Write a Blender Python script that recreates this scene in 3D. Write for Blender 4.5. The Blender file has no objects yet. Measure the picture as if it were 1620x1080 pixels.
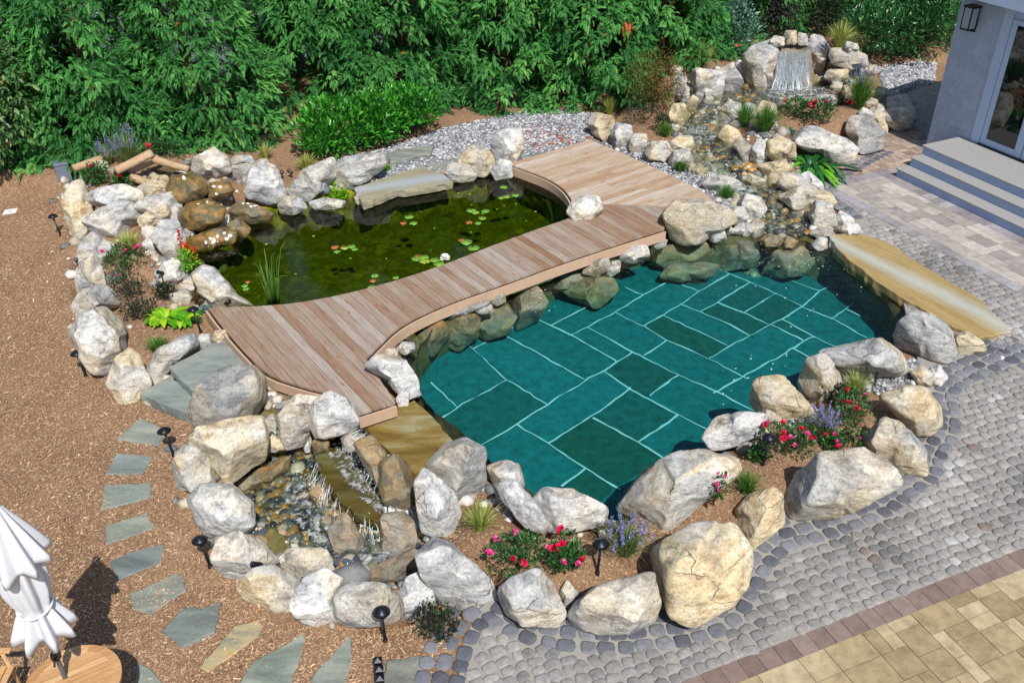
import bpy, bmesh, math, random
import numpy as np
from mathutils import Vector, Matrix
random.seed(7)
RNG = np.random.default_rng(11)
rad = math.radians
scene = bpy.context.scene
COL = scene.collection

# ------------------------------------------------------------------ camera
PH_F, PITCH, ROLL, CAM_H = 1471.74, rad(33.18), rad(-0.43), 7.5
FW = np.array([0, math.cos(PITCH), -math.sin(PITCH)])
_rt = np.array([1.0, 0, 0]); _up = np.cross(_rt, FW)
RT = _rt*math.cos(ROLL) + _up*math.sin(ROLL)
UP = -_rt*math.sin(ROLL) + _up*math.cos(ROLL)
EYE = np.array([0, 0, CAM_H])

def ray(px, py):
    return FW*PH_F + RT*(px-810) - UP*(py-540)

def at(px, py, z=0.0):
    """ground point seen at photo pixel (px, py) on the level z"""
    d = ray(px, py)
    if d[2] > -60: d[2] = -60
    return EYE + d*((z-CAM_H)/d[2])

def at2(px, py, z=0.0):
    p = at(px, py, z); return (p[0], p[1])

cam_d = bpy.data.cameras.new('camera'); cam = bpy.data.objects.new('camera', cam_d); COL.objects.link(cam)
cam_d.sensor_width = 36.0; cam_d.lens = 36.0*PH_F/1620.0; cam_d.clip_end = 600
cam.matrix_world = Matrix(((RT[0], UP[0], -FW[0], 0), (RT[1], UP[1], -FW[1], 0), (RT[2], UP[2], -FW[2], CAM_H), (0, 0, 0, 1)))
scene.camera = cam

# ------------------------------------------------------------------ light
SUN_AZ, SUN_EL = rad(18), rad(52)
to_sun = Vector((math.sin(SUN_AZ)*math.cos(SUN_EL), -math.cos(SUN_AZ)*math.cos(SUN_EL), math.sin(SUN_EL)))
w = bpy.data.worlds.new('World'); scene.world = w; w.use_nodes = True
nt = w.node_tree
sky = nt.nodes.new('ShaderNodeTexSky'); sky.sky_type = 'NISHITA'; sky.sun_disc = False
sky.sun_elevation = SUN_EL; sky.sun_rotation = math.pi - SUN_AZ
bg = nt.nodes['Background']; bg.inputs[1].default_value = 0.105
nt.links.new(sky.outputs[0], bg.inputs[0])
sl = bpy.data.lights.new('sun', 'SUN'); sl.energy = 4.6; sl.angle = rad(0.5); sl.color = (1.0, 0.965, 0.91)
so = bpy.data.objects.new('sun', sl); COL.objects.link(so); so.rotation_euler = to_sun.to_track_quat('Z', 'Y').to_euler()
so.location = (0, 0, 40)
scene.view_settings.view_transform = 'Standard'; scene.view_settings.look = 'None'
scene.view_settings.exposure = 0.22; scene.view_settings.gamma = 1.0
scene.cycles.use_denoising = True
scene.cycles.transparent_max_bounces = 16; scene.cycles.max_bounces = 8
scene.cycles.volume_bounces = 0

# ------------------------------------------------------------------ noise
def _hash(ix, iy, iz, seed):
    h = (ix*374761393 + iy*668265263 + iz*2147483647 + seed*974634773) & 0xffffffff
    h = ((h ^ (h >> 13))*1274126177) & 0xffffffff
    h = (h ^ (h >> 16)) & 0xffffffff
    return h.astype(np.float64)/4294967295.0

def vnoise(P, seed=0):
    P = np.asarray(P, float); i = np.floor(P).astype(np.int64); f = P-i; f = f*f*(3-2*f)
    r = 0
    for dx in (0, 1):
        wx = f[:, 0] if dx else 1-f[:, 0]
        for dy in (0, 1):
            wy = f[:, 1] if dy else 1-f[:, 1]
            for dz in (0, 1):
                wz = f[:, 2] if dz else 1-f[:, 2]
                r = r + wx*wy*wz*_hash(i[:, 0]+dx, i[:, 1]+dy, i[:, 2]+dz, seed)
    return r*2-1

def fbm(P, seed=0, oct=4, gain=0.5):
    r = 0; a = 1.0; P = np.asarray(P, float)
    for o in range(oct):
        r = r + a*vnoise(P, seed+o*17); P = P*2.03+11.3; a *= gain
    return r

# ------------------------------------------------------------------ mesh helpers
def mesh_np(name, V, F, mat=None, smooth=False, tone=None, uv=None):
    """V (N,3); F one (M,k) array or a list of such arrays; tone per face"""
    Fs = F if isinstance(F, list) else [F]
    Fs = [np.asarray(f, dtype=np.int32) for f in Fs if len(f)]
    me = bpy.data.meshes.new(name)
    V = np.ascontiguousarray(V, dtype=np.float32)
    me.vertices.add(len(V)); me.vertices.foreach_set('co', V.ravel())
    tot = np.concatenate([np.full(len(f), f.shape[1], np.int32) for f in Fs])
    idx = np.concatenate([f.ravel() for f in Fs])
    me.loops.add(len(idx)); me.loops.foreach_set('vertex_index', idx)
    st = np.concatenate(([0], np.cumsum(tot)[:-1])).astype(np.int32)
    me.polygons.add(len(tot)); me.polygons.foreach_set('loop_start', st); me.polygons.foreach_set('loop_total', tot)
    if smooth: me.polygons.foreach_set('use_smooth', np.ones(len(tot), bool))
    if tone is not None:
        at_ = me.attributes.new('tone', 'FLOAT', 'FACE'); at_.data.foreach_set('value', np.asarray(tone, np.float32))
    if uv is not None:
        l = me.uv_layers.new(name='uv'); l.data.foreach_set('uv', np.asarray(uv, np.float32)[idx].ravel())
    me.update(calc_edges=True); me.validate()
    if mat: me.materials.append(mat)
    return me

class MB:
    """collects primitives for ONE mesh"""
    def __init__(s): s.V = []; s.F = []; s.T = []; s.n = 0
    def add(s, V, F, tone=0.5):
        V = np.asarray(V, float); s.V.append(V)
        for f in F: s.F.append([i+s.n for i in f]); s.T.append(tone)
        s.n += len(V)
    def box(s, c, size, rz=0.0, tone=0.5, M=None, taper=1.0):
        x, y, z = [q/2 for q in size]
        V = np.array([(-x, -y, -z), (x, -y, -z), (x, y, -z), (-x, y, -z), (-x*taper, -y*taper, z), (x*taper, -y*taper, z), (x*taper, y*taper, z), (-x*taper, y*taper, z)])
        if M is not None: V = V @ np.array(M).T
        cs, sn = math.cos(rz), math.sin(rz)
        V = np.c_[V[:, 0]*cs-V[:, 1]*sn, V[:, 0]*sn+V[:, 1]*cs, V[:, 2]] + np.array(c)
        s.add(V, [(0, 3, 2, 1), (4, 5, 6, 7), (0, 1, 5, 4), (1, 2, 6, 5), (2, 3, 7, 6), (3, 0, 4, 7)], tone)
    def prism(s, poly, z0, z1, tone=0.5):
        poly = [tuple(p[:2]) for p in poly]
        a = sum(poly[i-1][0]*poly[i][1]-poly[i][0]*poly[i-1][1] for i in range(len(poly)))
        if a < 0: poly = poly[::-1]
        n = len(poly)
        V = [(x, y, z0) for x, y in poly] + [(x, y, z1) for x, y in poly]
        F = [tuple(range(n))[::-1], tuple(range(n, 2*n))] + [(i, (i+1) % n, n+(i+1) % n, n+i) for i in range(n)]
        s.add(V, F, tone)
    def tube(s, pts, rs, k=8, tone=0.5, cap=True):
        pts = [np.array(p, float) for p in pts]
        if not hasattr(rs, '__len__'): rs = [rs]*len(pts)
        V = []; F = []
        for i, p in enumerate(pts):
            d = pts[min(i+1, len(pts)-1)]-pts[max(i-1, 0)]; d = d/(np.linalg.norm(d)+1e-9)
            a = np.cross(d, (0, 0, 1.0)) if abs(d[2]) < .9 else np.cross(d, (0, 1.0, 0)); a /= np.linalg.norm(a); b = np.cross(d, a)
            for j in range(k):
                t = 2*math.pi*j/k; V.append(p+rs[i]*(a*math.cos(t)+b*math.sin(t)))
        for i in range(len(pts)-1):
            for j in range(k):
                F.append((i*k+j, (i+1)*k+j, (i+1)*k+(j+1) % k, i*k+(j+1) % k))
        if cap: F.append(tuple(range(k))); F.append(tuple(range((len(pts)-1)*k, len(pts)*k))[::-1])
        s.add(V, F, tone)
    def lathe(s, prof, c=(0, 0, 0), k=20, tone=0.5):
        V = []; F = []
        for r, z in prof:
            for j in range(k):
                t = 2*math.pi*j/k; V.append((c[0]+r*math.cos(t), c[1]+r*math.sin(t), c[2]+z))
        for i in range(len(prof)-1):
            for j in range(k):
                F.append((i*k+j, i*k+(j+1) % k, (i+1)*k+(j+1) % k, (i+1)*k+j))
        F.append(tuple(range(k))[::-1]); F.append(tuple(range((len(prof)-1)*k, len(prof)*k)))
        s.add(V, F, tone)
    def mesh(s, name, mat=None, smooth=False):
        me = bpy.data.meshes.new(name); V = np.concatenate(s.V)
        me.from_pydata(V.tolist(), [], s.F)
        at_ = me.attributes.new('tone', 'FLOAT', 'FACE'); at_.data.foreach_set('value', np.array(s.T, np.float32))
        if smooth: me.polygons.foreach_set('use_smooth', np.ones(len(me.polygons), bool))
        if mat: me.materials.append(mat)
        return me
    def build(s, name, mat=None, parent=None, smooth=False, loc=None, bevel=0):
        o = link(name, s.mesh(name, mat, smooth), parent, loc)
        if bevel:
            b = o.modifiers.new('bevel', 'BEVEL'); b.width = bevel; b.segments = 2; b.limit_method = 'ANGLE'
        return o

def link(name, me, parent=None, loc=None, rz=0.0, sc=None):
    o = bpy.data.objects.new(name, me); COL.objects.link(o)
    if parent is not None: o.parent = parent
    if loc is not None: o.location = tuple(loc)
    if rz: o.rotation_euler.z = rz
    if sc is not None: o.scale = (sc, sc, sc) if not hasattr(sc, '__len__') else sc
    return o

def tag(o, label=None, cat=None, group=None, kind=None):
    if label: o['label'] = label
    if cat: o['category'] = cat
    if group: o['group'] = group
    if kind: o['kind'] = kind
    return o

def struct(name, me): return tag(link(name, me), kind='structure')
def empty(name, loc, rz=0.0):
    o = bpy.data.objects.new(name, None); COL.objects.link(o); o.location = tuple(loc); o.rotation_euler.z = rz
    o.empty_display_size = 0.1
    return o

# ------------------------------------------------------------------ 2-D helpers
def inpoly(x, y, poly):
    x = np.asarray(x); y = np.asarray(y); r = np.zeros(x.shape, bool); n = len(poly)
    for i in range(n):
        x0, y0 = poly[i-1][:2]; x1, y1 = poly[i][:2]
        if y0 == y1: continue
        c = ((y0 > y) != (y1 > y)) & (x < (x1-x0)*(y-y0)/(y1-y0)+x0)
        r ^= c
    return r

def clip_half(poly, n, d):
    """keep the side where n.p <= d"""
    out = []
    for i in range(len(poly)):
        a, b = poly[i-1], poly[i]; da = n[0]*a[0]+n[1]*a[1]-d; db = n[0]*b[0]+n[1]*b[1]-d
        if (da <= 0) != (db <= 0):
            t = da/(da-db); out.append((a[0]+(b[0]-a[0])*t, a[1]+(b[1]-a[1])*t))
        if db <= 0: out.append(tuple(b[:2]))
    return out

def clip_convex(poly, region):
    a = sum(region[i-1][0]*region[i][1]-region[i][0]*region[i-1][1] for i in range(len(region)))
    reg = region if a > 0 else region[::-1]
    for i in range(len(reg)):
        p, q = reg[i-1], reg[i]; n = (q[1]-p[1], -(q[0]-p[0]))
        poly = clip_half(poly, n, n[0]*p[0]+n[1]*p[1])
        if len(poly) < 3: return []
    return poly

def dist_polyline(x, y, pl):
    d = np.full(np.shape(x), 1e9)
    for (x0, y0), (x1, y1) in zip(pl[:-1], pl[1:]):
        L2 = (x1-x0)**2+(y1-y0)**2+1e-12
        t = np.clip(((x-x0)*(x1-x0)+(y-y0)*(y1-y0))/L2, 0, 1)
        d = np.minimum(d, np.hypot(x-x0-t*(x1-x0), y-y0-t*(y1-y0)))
    return d

def smooth_line(pts, it=2, closed=False, c=.25):
    pts = [np.array(p, float) for p in pts]
    for _ in range(it):
        out = [] if closed else [pts[0]]
        for i in range(len(pts) if closed else len(pts)-1):
            a, b = pts[i], pts[(i+1) % len(pts)]; out += [a*(1-c)+b*c, a*c+b*(1-c)]
        if not closed: out.append(pts[-1])
        pts = out
    return pts

def S(r, g, b):
    f = lambda c: (c/255/12.92 if c/255 <= .04045 else ((c/255+.055)/1.055)**2.4)
    return (f(r), f(g), f(b), 1)
# ------------------------------------------------------------------ materials
class NT:
    def __init__(s, name):
        s.m = bpy.data.materials.new(name); s.m.use_nodes = True; s.t = s.m.node_tree; s.p = s.t.nodes['Principled BSDF']; s.out = s.t.nodes['Material Output']
    def n(s, typ, ins=None, **kw):
        x = s.t.nodes.new('ShaderNode'+typ)
        for k, v in kw.items(): setattr(x, k, v)
        for k, v in (ins or {}).items(): s.set(x, k, v)
        return x
    def set(s, node, k, v):
        i = node.inputs[k]
        if isinstance(v, bpy.types.NodeSocket): s.t.links.new(v, i)
        elif isinstance(v, bpy.types.Node): s.t.links.new(v.outputs[0], i)
        else: i.default_value = v
    def ramp(s, fac, stops, interp='LINEAR'):
        r = s.n('ValToRGB', {0: fac}); cr = r.color_ramp; cr.interpolation = interp
        while len(cr.elements) < len(stops): cr.elements.new(0.5)
        for e, (p, c) in zip(cr.elements, stops): e.position = p; e.color = c if hasattr(c, '__len__') else (c, c, c, 1)
        return r.outputs[0]
    def mix(s, f, a, b, mode='MIX'):
        x = s.n('Mix', data_type='RGBA', blend_type=mode)
        s.set(x, 0, f); s.set(x, 6, a); s.set(x, 7, b); return x.outputs[2]
    def math(s, op, a, b=0.0, c=None, clamp=False):
        x = s.n('Math', operation=op, use_clamp=clamp); s.set(x, 0, a); s.set(x, 1, b)
        if c is not None: s.set(x, 2, c)
        return x.outputs[0]
    def noise(s, vec, scale, detail=4, rough=.55, dist=0.0, out=0):
        x = s.n('TexNoise', {'Scale': scale, 'Detail': detail, 'Roughness': rough, 'Distortion': dist})
        if vec is not None: s.set(x, 'Vector', vec)
        return x.outputs[out]
    def coord(s, which='Object'):
        return s.n('TexCoord').outputs[which]
    def tone(s): return s.n('Attribute', attribute_name='tone').outputs['Fac']
    def bump(s, h, strength=.5, dist=.02, normal=None):
        x = s.n('Bump', {'Strength': strength, 'Distance': dist, 'Height': h})
        if normal is not None: s.set(x, 'Normal', normal)
        return x.outputs[0]
    def done(s, color=None, rough=None, normal=None, spec=None, metal=None):
        if color is not None: s.set(s.p, 'Base Color', color)
        if rough is not None: s.set(s.p, 'Roughness', rough)
        if normal is not None: s.set(s.p, 'Normal', normal)
        if spec is not None: s.set(s.p, 'Specular IOR Level', spec)
        if metal is not None: s.set(s.p, 'Metallic', metal)
        return s.m

def plain(name, c, rough=.6, metal=0.0, var=.25, scale=8.0, spec=.5, bump=.0):
    k = NT(name); v = k.coord(); n = k.noise(v, scale, 6)
    c2 = tuple(x*(1-var) for x in c[:3])+(1,)
    col = k.mix(n, c2, c)
    return k.done(col, rough, k.bump(n, bump, .01) if bump else None, spec, metal)

# rock: object colour carries r = tan share, g = brightness, b = wetness
def mat_rock():
    k = NT('rock'); oi = k.n('ObjectInfo'); sep = k.n('SeparateColor', {0: oi.outputs['Color']})
    tan, bri, wet = sep.outputs[0], sep.outputs[1], sep.outputs[2]
    off = k.n('CombineXYZ', {0: k.math('MULTIPLY', oi.outputs['Random'], 91), 1: k.math('MULTIPLY', oi.outputs['Random'], 37), 2: k.math('MULTIPLY', oi.outputs['Random'], 53)})
    v = k.n('VectorMath', {0: k.coord(), 1: off}, operation='ADD').outputs[0]
    vs = k.n('Mapping', {'Vector': v, 'Rotation': (0.5, 0.4, 0.3), 'Scale': (1.0, 1.0, 2.6)}).outputs[0]
    tone = k.tone()
    big = k.noise(v, 1.7, 4, .55, .4); mid = k.noise(vs, 3.4, 9, .68, .35); fine = k.noise(v, 30, 6, .72); med = k.noise(vs, 8.0, 8, .7, .6)
    mixv = k.math('ADD', k.math('MULTIPLY', mid, .62), k.math('MULTIPLY', med, .38))
    grey = k.ramp(mixv, [(.30, S(96, 99, 104)), (.42, S(152, 153, 154)), (.52, S(196, 195, 192)), (.64, S(226, 224, 218))])
    tanc = k.ramp(mixv, [(.30, S(128, 106, 76)), (.42, S(184, 162, 124)), (.53, S(208, 192, 158)), (.66, S(226, 217, 194))])
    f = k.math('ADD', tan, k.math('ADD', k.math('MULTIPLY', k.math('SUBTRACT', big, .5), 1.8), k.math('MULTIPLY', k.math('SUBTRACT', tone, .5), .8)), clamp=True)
    col = k.mix(f, grey, tanc)
    # ochre seams and dark lichen
    och = k.ramp(k.noise(vs, 4.2, 7, .66, .5), [(.57, 0.0), (.68, 1.0)])
    col = k.mix(k.math('MULTIPLY', och, k.math('MULTIPLY', f, .6)), col, S(164, 120, 66))
    lich = k.ramp(k.noise(v, 2.6, 10, .8, .2), [(.53, 0.0), (.64, 1.0)])
    col = k.mix(k.math('MULTIPLY', lich, k.math('MULTIPLY_ADD', tone, .5, .25)), col, S(84, 84, 84))
    sp = k.ramp(fine, [(.34, S(132, 130, 128)), (.5, S(255, 255, 255))])
    col = k.mix(.6, col, sp, 'MULTIPLY')
    # cracks
    vd = k.n('VectorMath', {0: vs, 1: k.n('VectorMath', {0: k.noise(v, 3, 4, .6, 0, 1), 'Scale': .35}, operation='SCALE').outputs[0]}, operation='ADD').outputs[0]
    vor = k.n('TexVoronoi', {'Vector': vd, 'Scale': 1.3}, feature='DISTANCE_TO_EDGE').outputs[0]
    crk = k.ramp(vor, [(.0, 1.0), (.013, 0.0)])
    cm = k.math('MULTIPLY', crk, k.ramp(k.noise(v, 1.7, 3), [(.48, 0.0), (.62, 1.0)]))
    col = k.mix(k.math('MULTIPLY', cm, .8), col, S(62, 58, 54))
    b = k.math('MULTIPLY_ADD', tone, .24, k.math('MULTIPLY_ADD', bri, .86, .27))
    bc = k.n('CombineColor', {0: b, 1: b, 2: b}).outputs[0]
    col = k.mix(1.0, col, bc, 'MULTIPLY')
    wetc = k.ramp(k.noise(v, 5, 8, .7, .6), [(.3, S(30, 32, 14)), (.46, S(80, 70, 24)), (.6, S(146, 104, 34)), (.75, S(112, 116, 66))])
    col = k.mix(wet, col, wetc)
    r = k.math('MULTIPLY_ADD', wet, -.68, .9)
    h = k.math('ADD', k.math('MULTIPLY', mixv, .8), k.math('ADD', k.math('MULTIPLY', k.noise(v, 14, 10, .75), .6), k.math('MULTIPLY', cm, -.35)))
    return k.done(col, r, k.bump(h, .8, .04), .35)

def mat_mulch():
    k = NT('bark_mulch'); v = k.coord(); tn = None
    a = k.noise(v, 22, 8, .75, 1.5); b = k.noise(v, 1.1, 4); c = k.noise(v, 70, 4, .7)
    col = k.ramp(a, [(.3, S(92, 70, 54)), (.45, S(148, 116, 90)), (.58, S(176, 145, 115)), (.72, S(206, 180, 148))])
    col = k.mix(.4, col, k.ramp(b, [(.35, S(180, 166, 156)), (.65, S(255, 255, 255))]), 'MULTIPLY')
    h = k.math('ADD', a, k.math('MULTIPLY', c, .5))
    return k.done(col, .95, k.bump(h, 1.0, .03), .15)

def mat_chip():
    k = NT('bark_chips'); col = k.ramp(k.tone(), [(.0, S(108, 83, 64)), (.3, S(154, 121, 93)), (.6, S(180, 146, 114)), (.88, S(206, 176, 142)), (1.0, S(228, 208, 180))])
    return k.done(col, .9, None, .2)

def mat_tone(name, stops, rough=.8, spec=.3, bump=.0, scale=20, var=.35):
    k = NT(name); v = k.coord(); col = k.ramp(k.tone(), stops)
    n = k.noise(v, scale, 6, .65)
    col = k.mix(var, col, k.ramp(n, [(.3, S(110, 108, 105)), (.6, S(255, 255, 255))]), 'MULTIPLY')
    return k.done(col, rough, k.bump(n, bump, .012) if bump else None, spec)

def mat_wood(name, stops, scale=1.0, ang=0.0, rough=.75, knots=True):
    k = NT(name); v = k.coord(); t = k.tone()
    ofs = k.n('CombineXYZ', {0: k.math('MULTIPLY', t, 61), 1: k.math('MULTIPLY', t, 23), 2: 0.0})
    mp = k.n('Mapping', {'Vector': v, 'Rotation': (0, 0, -ang)}).outputs[0]
    mv = k.n('VectorMath', {0: mp, 1: ofs}, operation='ADD').outputs[0]
    gr = k.noise(k.n('Mapping', {'Vector': mv, 'Scale': (1.3*scale, 26*scale, 6)}).outputs[0], 1.6, 8, .65, .8)
    pat = k.noise(mv, 1.3*scale, 4, .6)
    f = k.math('ADD', k.math('MULTIPLY', t, .75), k.math('MULTIPLY_ADD', pat, .7, -.23), clamp=True)
    col = k.ramp(f, stops)
    col = k.mix(.75, col, k.ramp(gr, [(.28, S(142, 118, 104)), (.5, S(232, 226, 222)), (.7, S(255, 255, 255))]), 'MULTIPLY')
    if knots:
        vo = k.n('TexVoronoi', {'Vector': k.n('Mapping', {'Vector': mv, 'Scale': (2.0, 6.5, 1)}).outputs[0], 'Scale': 1.0}).outputs[0]
        col = k.mix(k.ramp(vo, [(.07, .85), (.13, 0.0)]), col, S(150, 88, 52))
    return k.done(col, rough, k.bump(gr, .35, .006), .25)

def mat_leaf(name, stops, rough=.5, trans=.25, spec=.4):
    k = NT(name); col = k.ramp(k.tone(), stops)
    k.set(k.p, 'Base Color', col); k.set(k.p, 'Roughness', rough); k.set(k.p, 'Specular IOR Level', spec)
    tr = k.n('BsdfTranslucent', {0: col}); mx = k.n('MixShader', {0: trans, 1: k.p.outputs[0], 2: tr.outputs[0]})
    k.t.links.new(mx.outputs[0], k.out.inputs[0]); return k.m

def mat_water(name, absorb=None, dens=1.0, tint=(1, 1, 1, 1), bscale=3.0, bstr=.25, rough=.02, mask=None):
    k = NT(name); v = k.coord()
    n1 = k.noise(v, bscale, 3, .5, .6); n2 = k.noise(v, bscale*4.3, 2, .5)
    nb = k.bump(k.math('ADD', n1, k.math('MULTIPLY', n2, .35)), bstr, .05)
    fr = k.n('Fresnel', {'IOR': 1.33, 'Normal': nb})
    gl = k.n('BsdfGlossy', {'Roughness': rough, 'Normal': nb}); tr = k.n('BsdfTransparent', {0: tint})
    mx = k.n('MixShader', {0: fr.outputs[0], 1: tr.outputs[0], 2: gl.outputs[0]})
    k.t.links.new(mx.outputs[0], k.out.inputs['Surface'])
    if absorb:
        va = k.n('VolumeAbsorption', {'Color': absorb, 'Density': dens}); k.t.links.new(va.outputs[0], k.out.inputs['Volume'])
    k.t.nodes.remove(k.p)
    return k.m

def mat_foam(name, uvs=(9.0, 1.6), lo=.45, hi=.62, maxa=.85, gloss=True):
    """falling / broken water: white strands with clear gaps"""
    k = NT(name); v = k.n('Mapping', {'Vector': k.coord('UV'), 'Scale': (uvs[0], uvs[1], 1)}).outputs[0]
    n = k.noise(v, 3.0, 6, .62, .5); a = k.ramp(n, [(lo, 0.0), (hi, maxa)])
    k.set(k.p, 'Base Color', S(232, 238, 242)); k.set(k.p, 'Roughness', .25); k.set(k.p, 'Normal', k.bump(n, .6, .03))
    tr = k.n('BsdfTransparent', {0: (.93, .96, .97, 1)}); gl = k.n('BsdfGlossy', {'Roughness': .08})
    fr = k.n('MixShader', {0: .10, 1: tr.outputs[0], 2: gl.outputs[0]})
    mx = k.n('MixShader', {0: a, 1: fr.outputs[0], 2: k.p.outputs[0]}); k.t.links.new(mx.outputs[0], k.out.inputs[0]); return k.m

M = {}
M['rock'] = mat_rock()
M['mulch'] = mat_mulch(); M['chip'] = mat_chip()
M['gravel'] = mat_tone('gravel', [(.0, S(88, 90, 96)), (.4, S(140, 142, 147)), (.75, S(180, 180, 183)), (.93, S(208, 206, 200)), (1.0, S(150, 84, 58))], .85, .3)
M['gravel_bed'] = plain('gravel_bed', S(140, 140, 144), .95, 0, .6, 60, .2, 1.0)
M['pebble'] = mat_tone('river_pebbles', [(.0, S(40, 46, 54)), (.3, S(84, 94, 104)), (.55, S(132, 134, 128)), (.72, S(158, 130, 84)), (.84, S(186, 138, 62)), (.93, S(196, 190, 178)), (1.0, S(232, 228, 220))], .14, .5)
M['smallstone'] = mat_tone('washed_stones', [(.0, S(100, 104, 110)), (.4, S(146, 143, 138)), (.7, S(180, 168, 144)), (1.0, S(210, 206, 198))], .7, .3, .4, 14)
M['cobble'] = mat_tone('cobbles', [(.0, S(106, 104, 104)), (.25, S(128, 125, 124)), (.6, S(146, 141, 138)), (.9, S(162, 157, 152)), (.97, S(172, 172, 172)), (1.0, S(124, 110, 102))], .8, .25, .5, 16, .42)
M['cobble_dark'] = mat_tone('dark_cobbles', [(.0, S(80, 82, 90)), (.5, S(102, 104, 112)), (1.0, S(128, 129, 134))], .8, .25, .5, 16, .4)
M['joint'] = plain('joint_sand', S(150, 146, 138), .95, 0, .2, 30, .2, .3)
M['brownpaver'] = mat_tone('brown_pavers', [(.0, S(116, 99, 92)), (.5, S(128, 110, 102)), (1.0, S(140, 123, 115))], .85, .25, .4, 9, .35)
M['tanpaver'] = mat_tone('tan_pavers', [(.0, S(146, 129, 98)), (.35, S(158, 140, 107)), (.7, S(170, 152, 118)), (1.0, S(182, 166, 134))], .85, .25, .4, 6, .5)
M['housepaver'] = mat_tone('house_pavers', [(.0, S(142, 136, 132)), (.4, S(156, 149, 143)), (.7, S(170, 162, 154)), (1.0, S(186, 178, 170))], .85, .25, .4, 7, .4)
M['bandpaver'] = mat_tone('band_pavers', [(.0, S(126, 118, 122)), (.5, S(146, 140, 142)), (1.0, S(160, 158, 164))], .85, .25, .4, 9, .35)
def mat_bluestone(name, c1, c2, c3, scale=1.5, rough=.75):
    k = NT(name); oi = k.n('ObjectInfo'); v = k.n('VectorMath', {0: k.coord(), 1: k.n('CombineXYZ', {0: k.math('MULTIPLY', oi.outputs['Random'], 77)})}, operation='ADD').outputs[0]
    mv = k.n('Mapping', {'Vector': v, 'Rotation': (0, 0, .6), 'Scale': (1, 3.2, 1)}).outputs[0]
    n = k.noise(mv, scale, 7, .6, .6); col = k.ramp(n, [(.3, c1), (.52, c2), (.7, c3)])
    col = k.mix(1.0, col, oi.outputs['Color'], 'MULTIPLY')
    f = k.noise(v, 24, 6, .7); col = k.mix(.3, col, k.ramp(f, [(.3, S(150, 150, 150)), (.6, S(255, 255, 255))]), 'MULTIPLY')
    return k.done(col, rough, k.bump(k.math('ADD', n, k.math('MULTIPLY', f, .5)), .5, .025), .3)
M['bluestone'] = mat_bluestone('bluestone', S(104, 108, 102), S(130, 134, 125), S(150, 152, 140))
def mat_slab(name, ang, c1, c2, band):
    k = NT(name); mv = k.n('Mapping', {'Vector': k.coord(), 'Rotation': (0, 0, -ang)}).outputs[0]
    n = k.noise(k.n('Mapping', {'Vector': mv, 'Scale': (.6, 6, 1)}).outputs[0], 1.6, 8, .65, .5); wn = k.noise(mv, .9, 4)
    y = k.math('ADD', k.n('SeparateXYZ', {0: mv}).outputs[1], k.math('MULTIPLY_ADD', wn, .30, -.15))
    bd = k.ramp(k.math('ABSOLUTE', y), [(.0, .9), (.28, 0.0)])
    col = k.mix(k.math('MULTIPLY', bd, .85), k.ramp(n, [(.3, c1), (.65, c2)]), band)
    f = k.noise(k.coord(), 22, 6, .7); col = k.mix(.25, col, k.ramp(f, [(.3, S(150, 150, 150)), (.6, S(255, 255, 255))]), 'MULTIPLY')
    return k.done(col, .7, k.bump(k.math('ADD', n, k.math('MULTIPLY', f, .4)), .4, .02), .3)
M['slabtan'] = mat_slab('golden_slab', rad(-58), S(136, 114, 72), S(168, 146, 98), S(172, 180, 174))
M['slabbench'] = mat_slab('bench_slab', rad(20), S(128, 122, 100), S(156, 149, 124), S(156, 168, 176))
M['wetslab'] = mat_bluestone('wet_slab', S(92, 74, 30), S(128, 106, 52), S(150, 150, 120), 1.2, .25)
M['ruststone'] = mat_bluestone('rust_stone', S(112, 116, 112), S(168, 156, 118), S(196, 138, 62), 1.7)
M['deck'] = mat_wood('weathered_deck', [(.1, S(138, 106, 82)), (.35, S(150, 126, 106)), (.6, S(157, 141, 126)), (.9, S(168, 159, 150))], 1.0, rad(-55))
M['deck2'] = mat_wood('weathered_platform', [(.1, S(168, 140, 112)), (.35, S(180, 158, 134)), (.6, S(186, 170, 152)), (.9, S(194, 184, 172))], 1.0, rad(36.6))
M['fascia'] = plain('deck_fascia', S(190, 160, 134), .7, 0, .25, 9, .3, .2)
M['teak'] = mat_wood('teak', [(.1, S(186, 142, 96)), (.5, S(206, 166, 118)), (.9, S(220, 184, 140))], 2.0, .55, .6, False)
M['log'] = mat_wood('log_bark', [(.1, S(150, 116, 84)), (.5, S(186, 158, 126)), (.9, S(206, 186, 160))], 3.0, 0, .85, False)
M['black'] = plain('black_metal', S(38, 42, 50), .35, .6, .3, 20)
M['grey_box'] = plain('grey_plastic', S(112, 122, 138), .5)
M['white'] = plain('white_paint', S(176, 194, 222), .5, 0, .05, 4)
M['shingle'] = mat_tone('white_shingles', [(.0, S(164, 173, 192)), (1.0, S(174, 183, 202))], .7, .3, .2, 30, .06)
M['tread'] = plain('composite_tread', S(152, 150, 148), .7, 0, .12, 14, .3, .15)
M['riser'] = plain('riser_paint', S(150, 170, 202), .55, 0, .08, 5)
M['metalframe'] = plain('lantern_metal', S(58, 50, 46), .4, .7, .2, 12)
M['roof'] = plain('roof_shingles', S(96, 92, 90), .9, 0, .4, 20)
M['fence'] = plain('fence_vinyl', S(150, 160, 172), .6, 0, .15, 2)
M['bark'] = plain('tree_bark', S(104, 82, 64), .9, 0, .5, 12, .2, .8)
M['paper'] = plain('white_paper', S(232, 232, 232), .8, 0, .05)
def mat_canvas():
    k = NT('canvas'); v = k.coord(); n = k.noise(v, 40, 3)
    return k.done(k.mix(n, S(196, 198, 204), S(212, 213, 216)), .85, k.bump(n, .15, .004), .2)
M['canvas'] = mat_canvas()
def mat_glass():
    k = NT('door_glass'); v = k.coord()
    return k.done(S(18, 22, 26), .03, None, .9)
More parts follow.
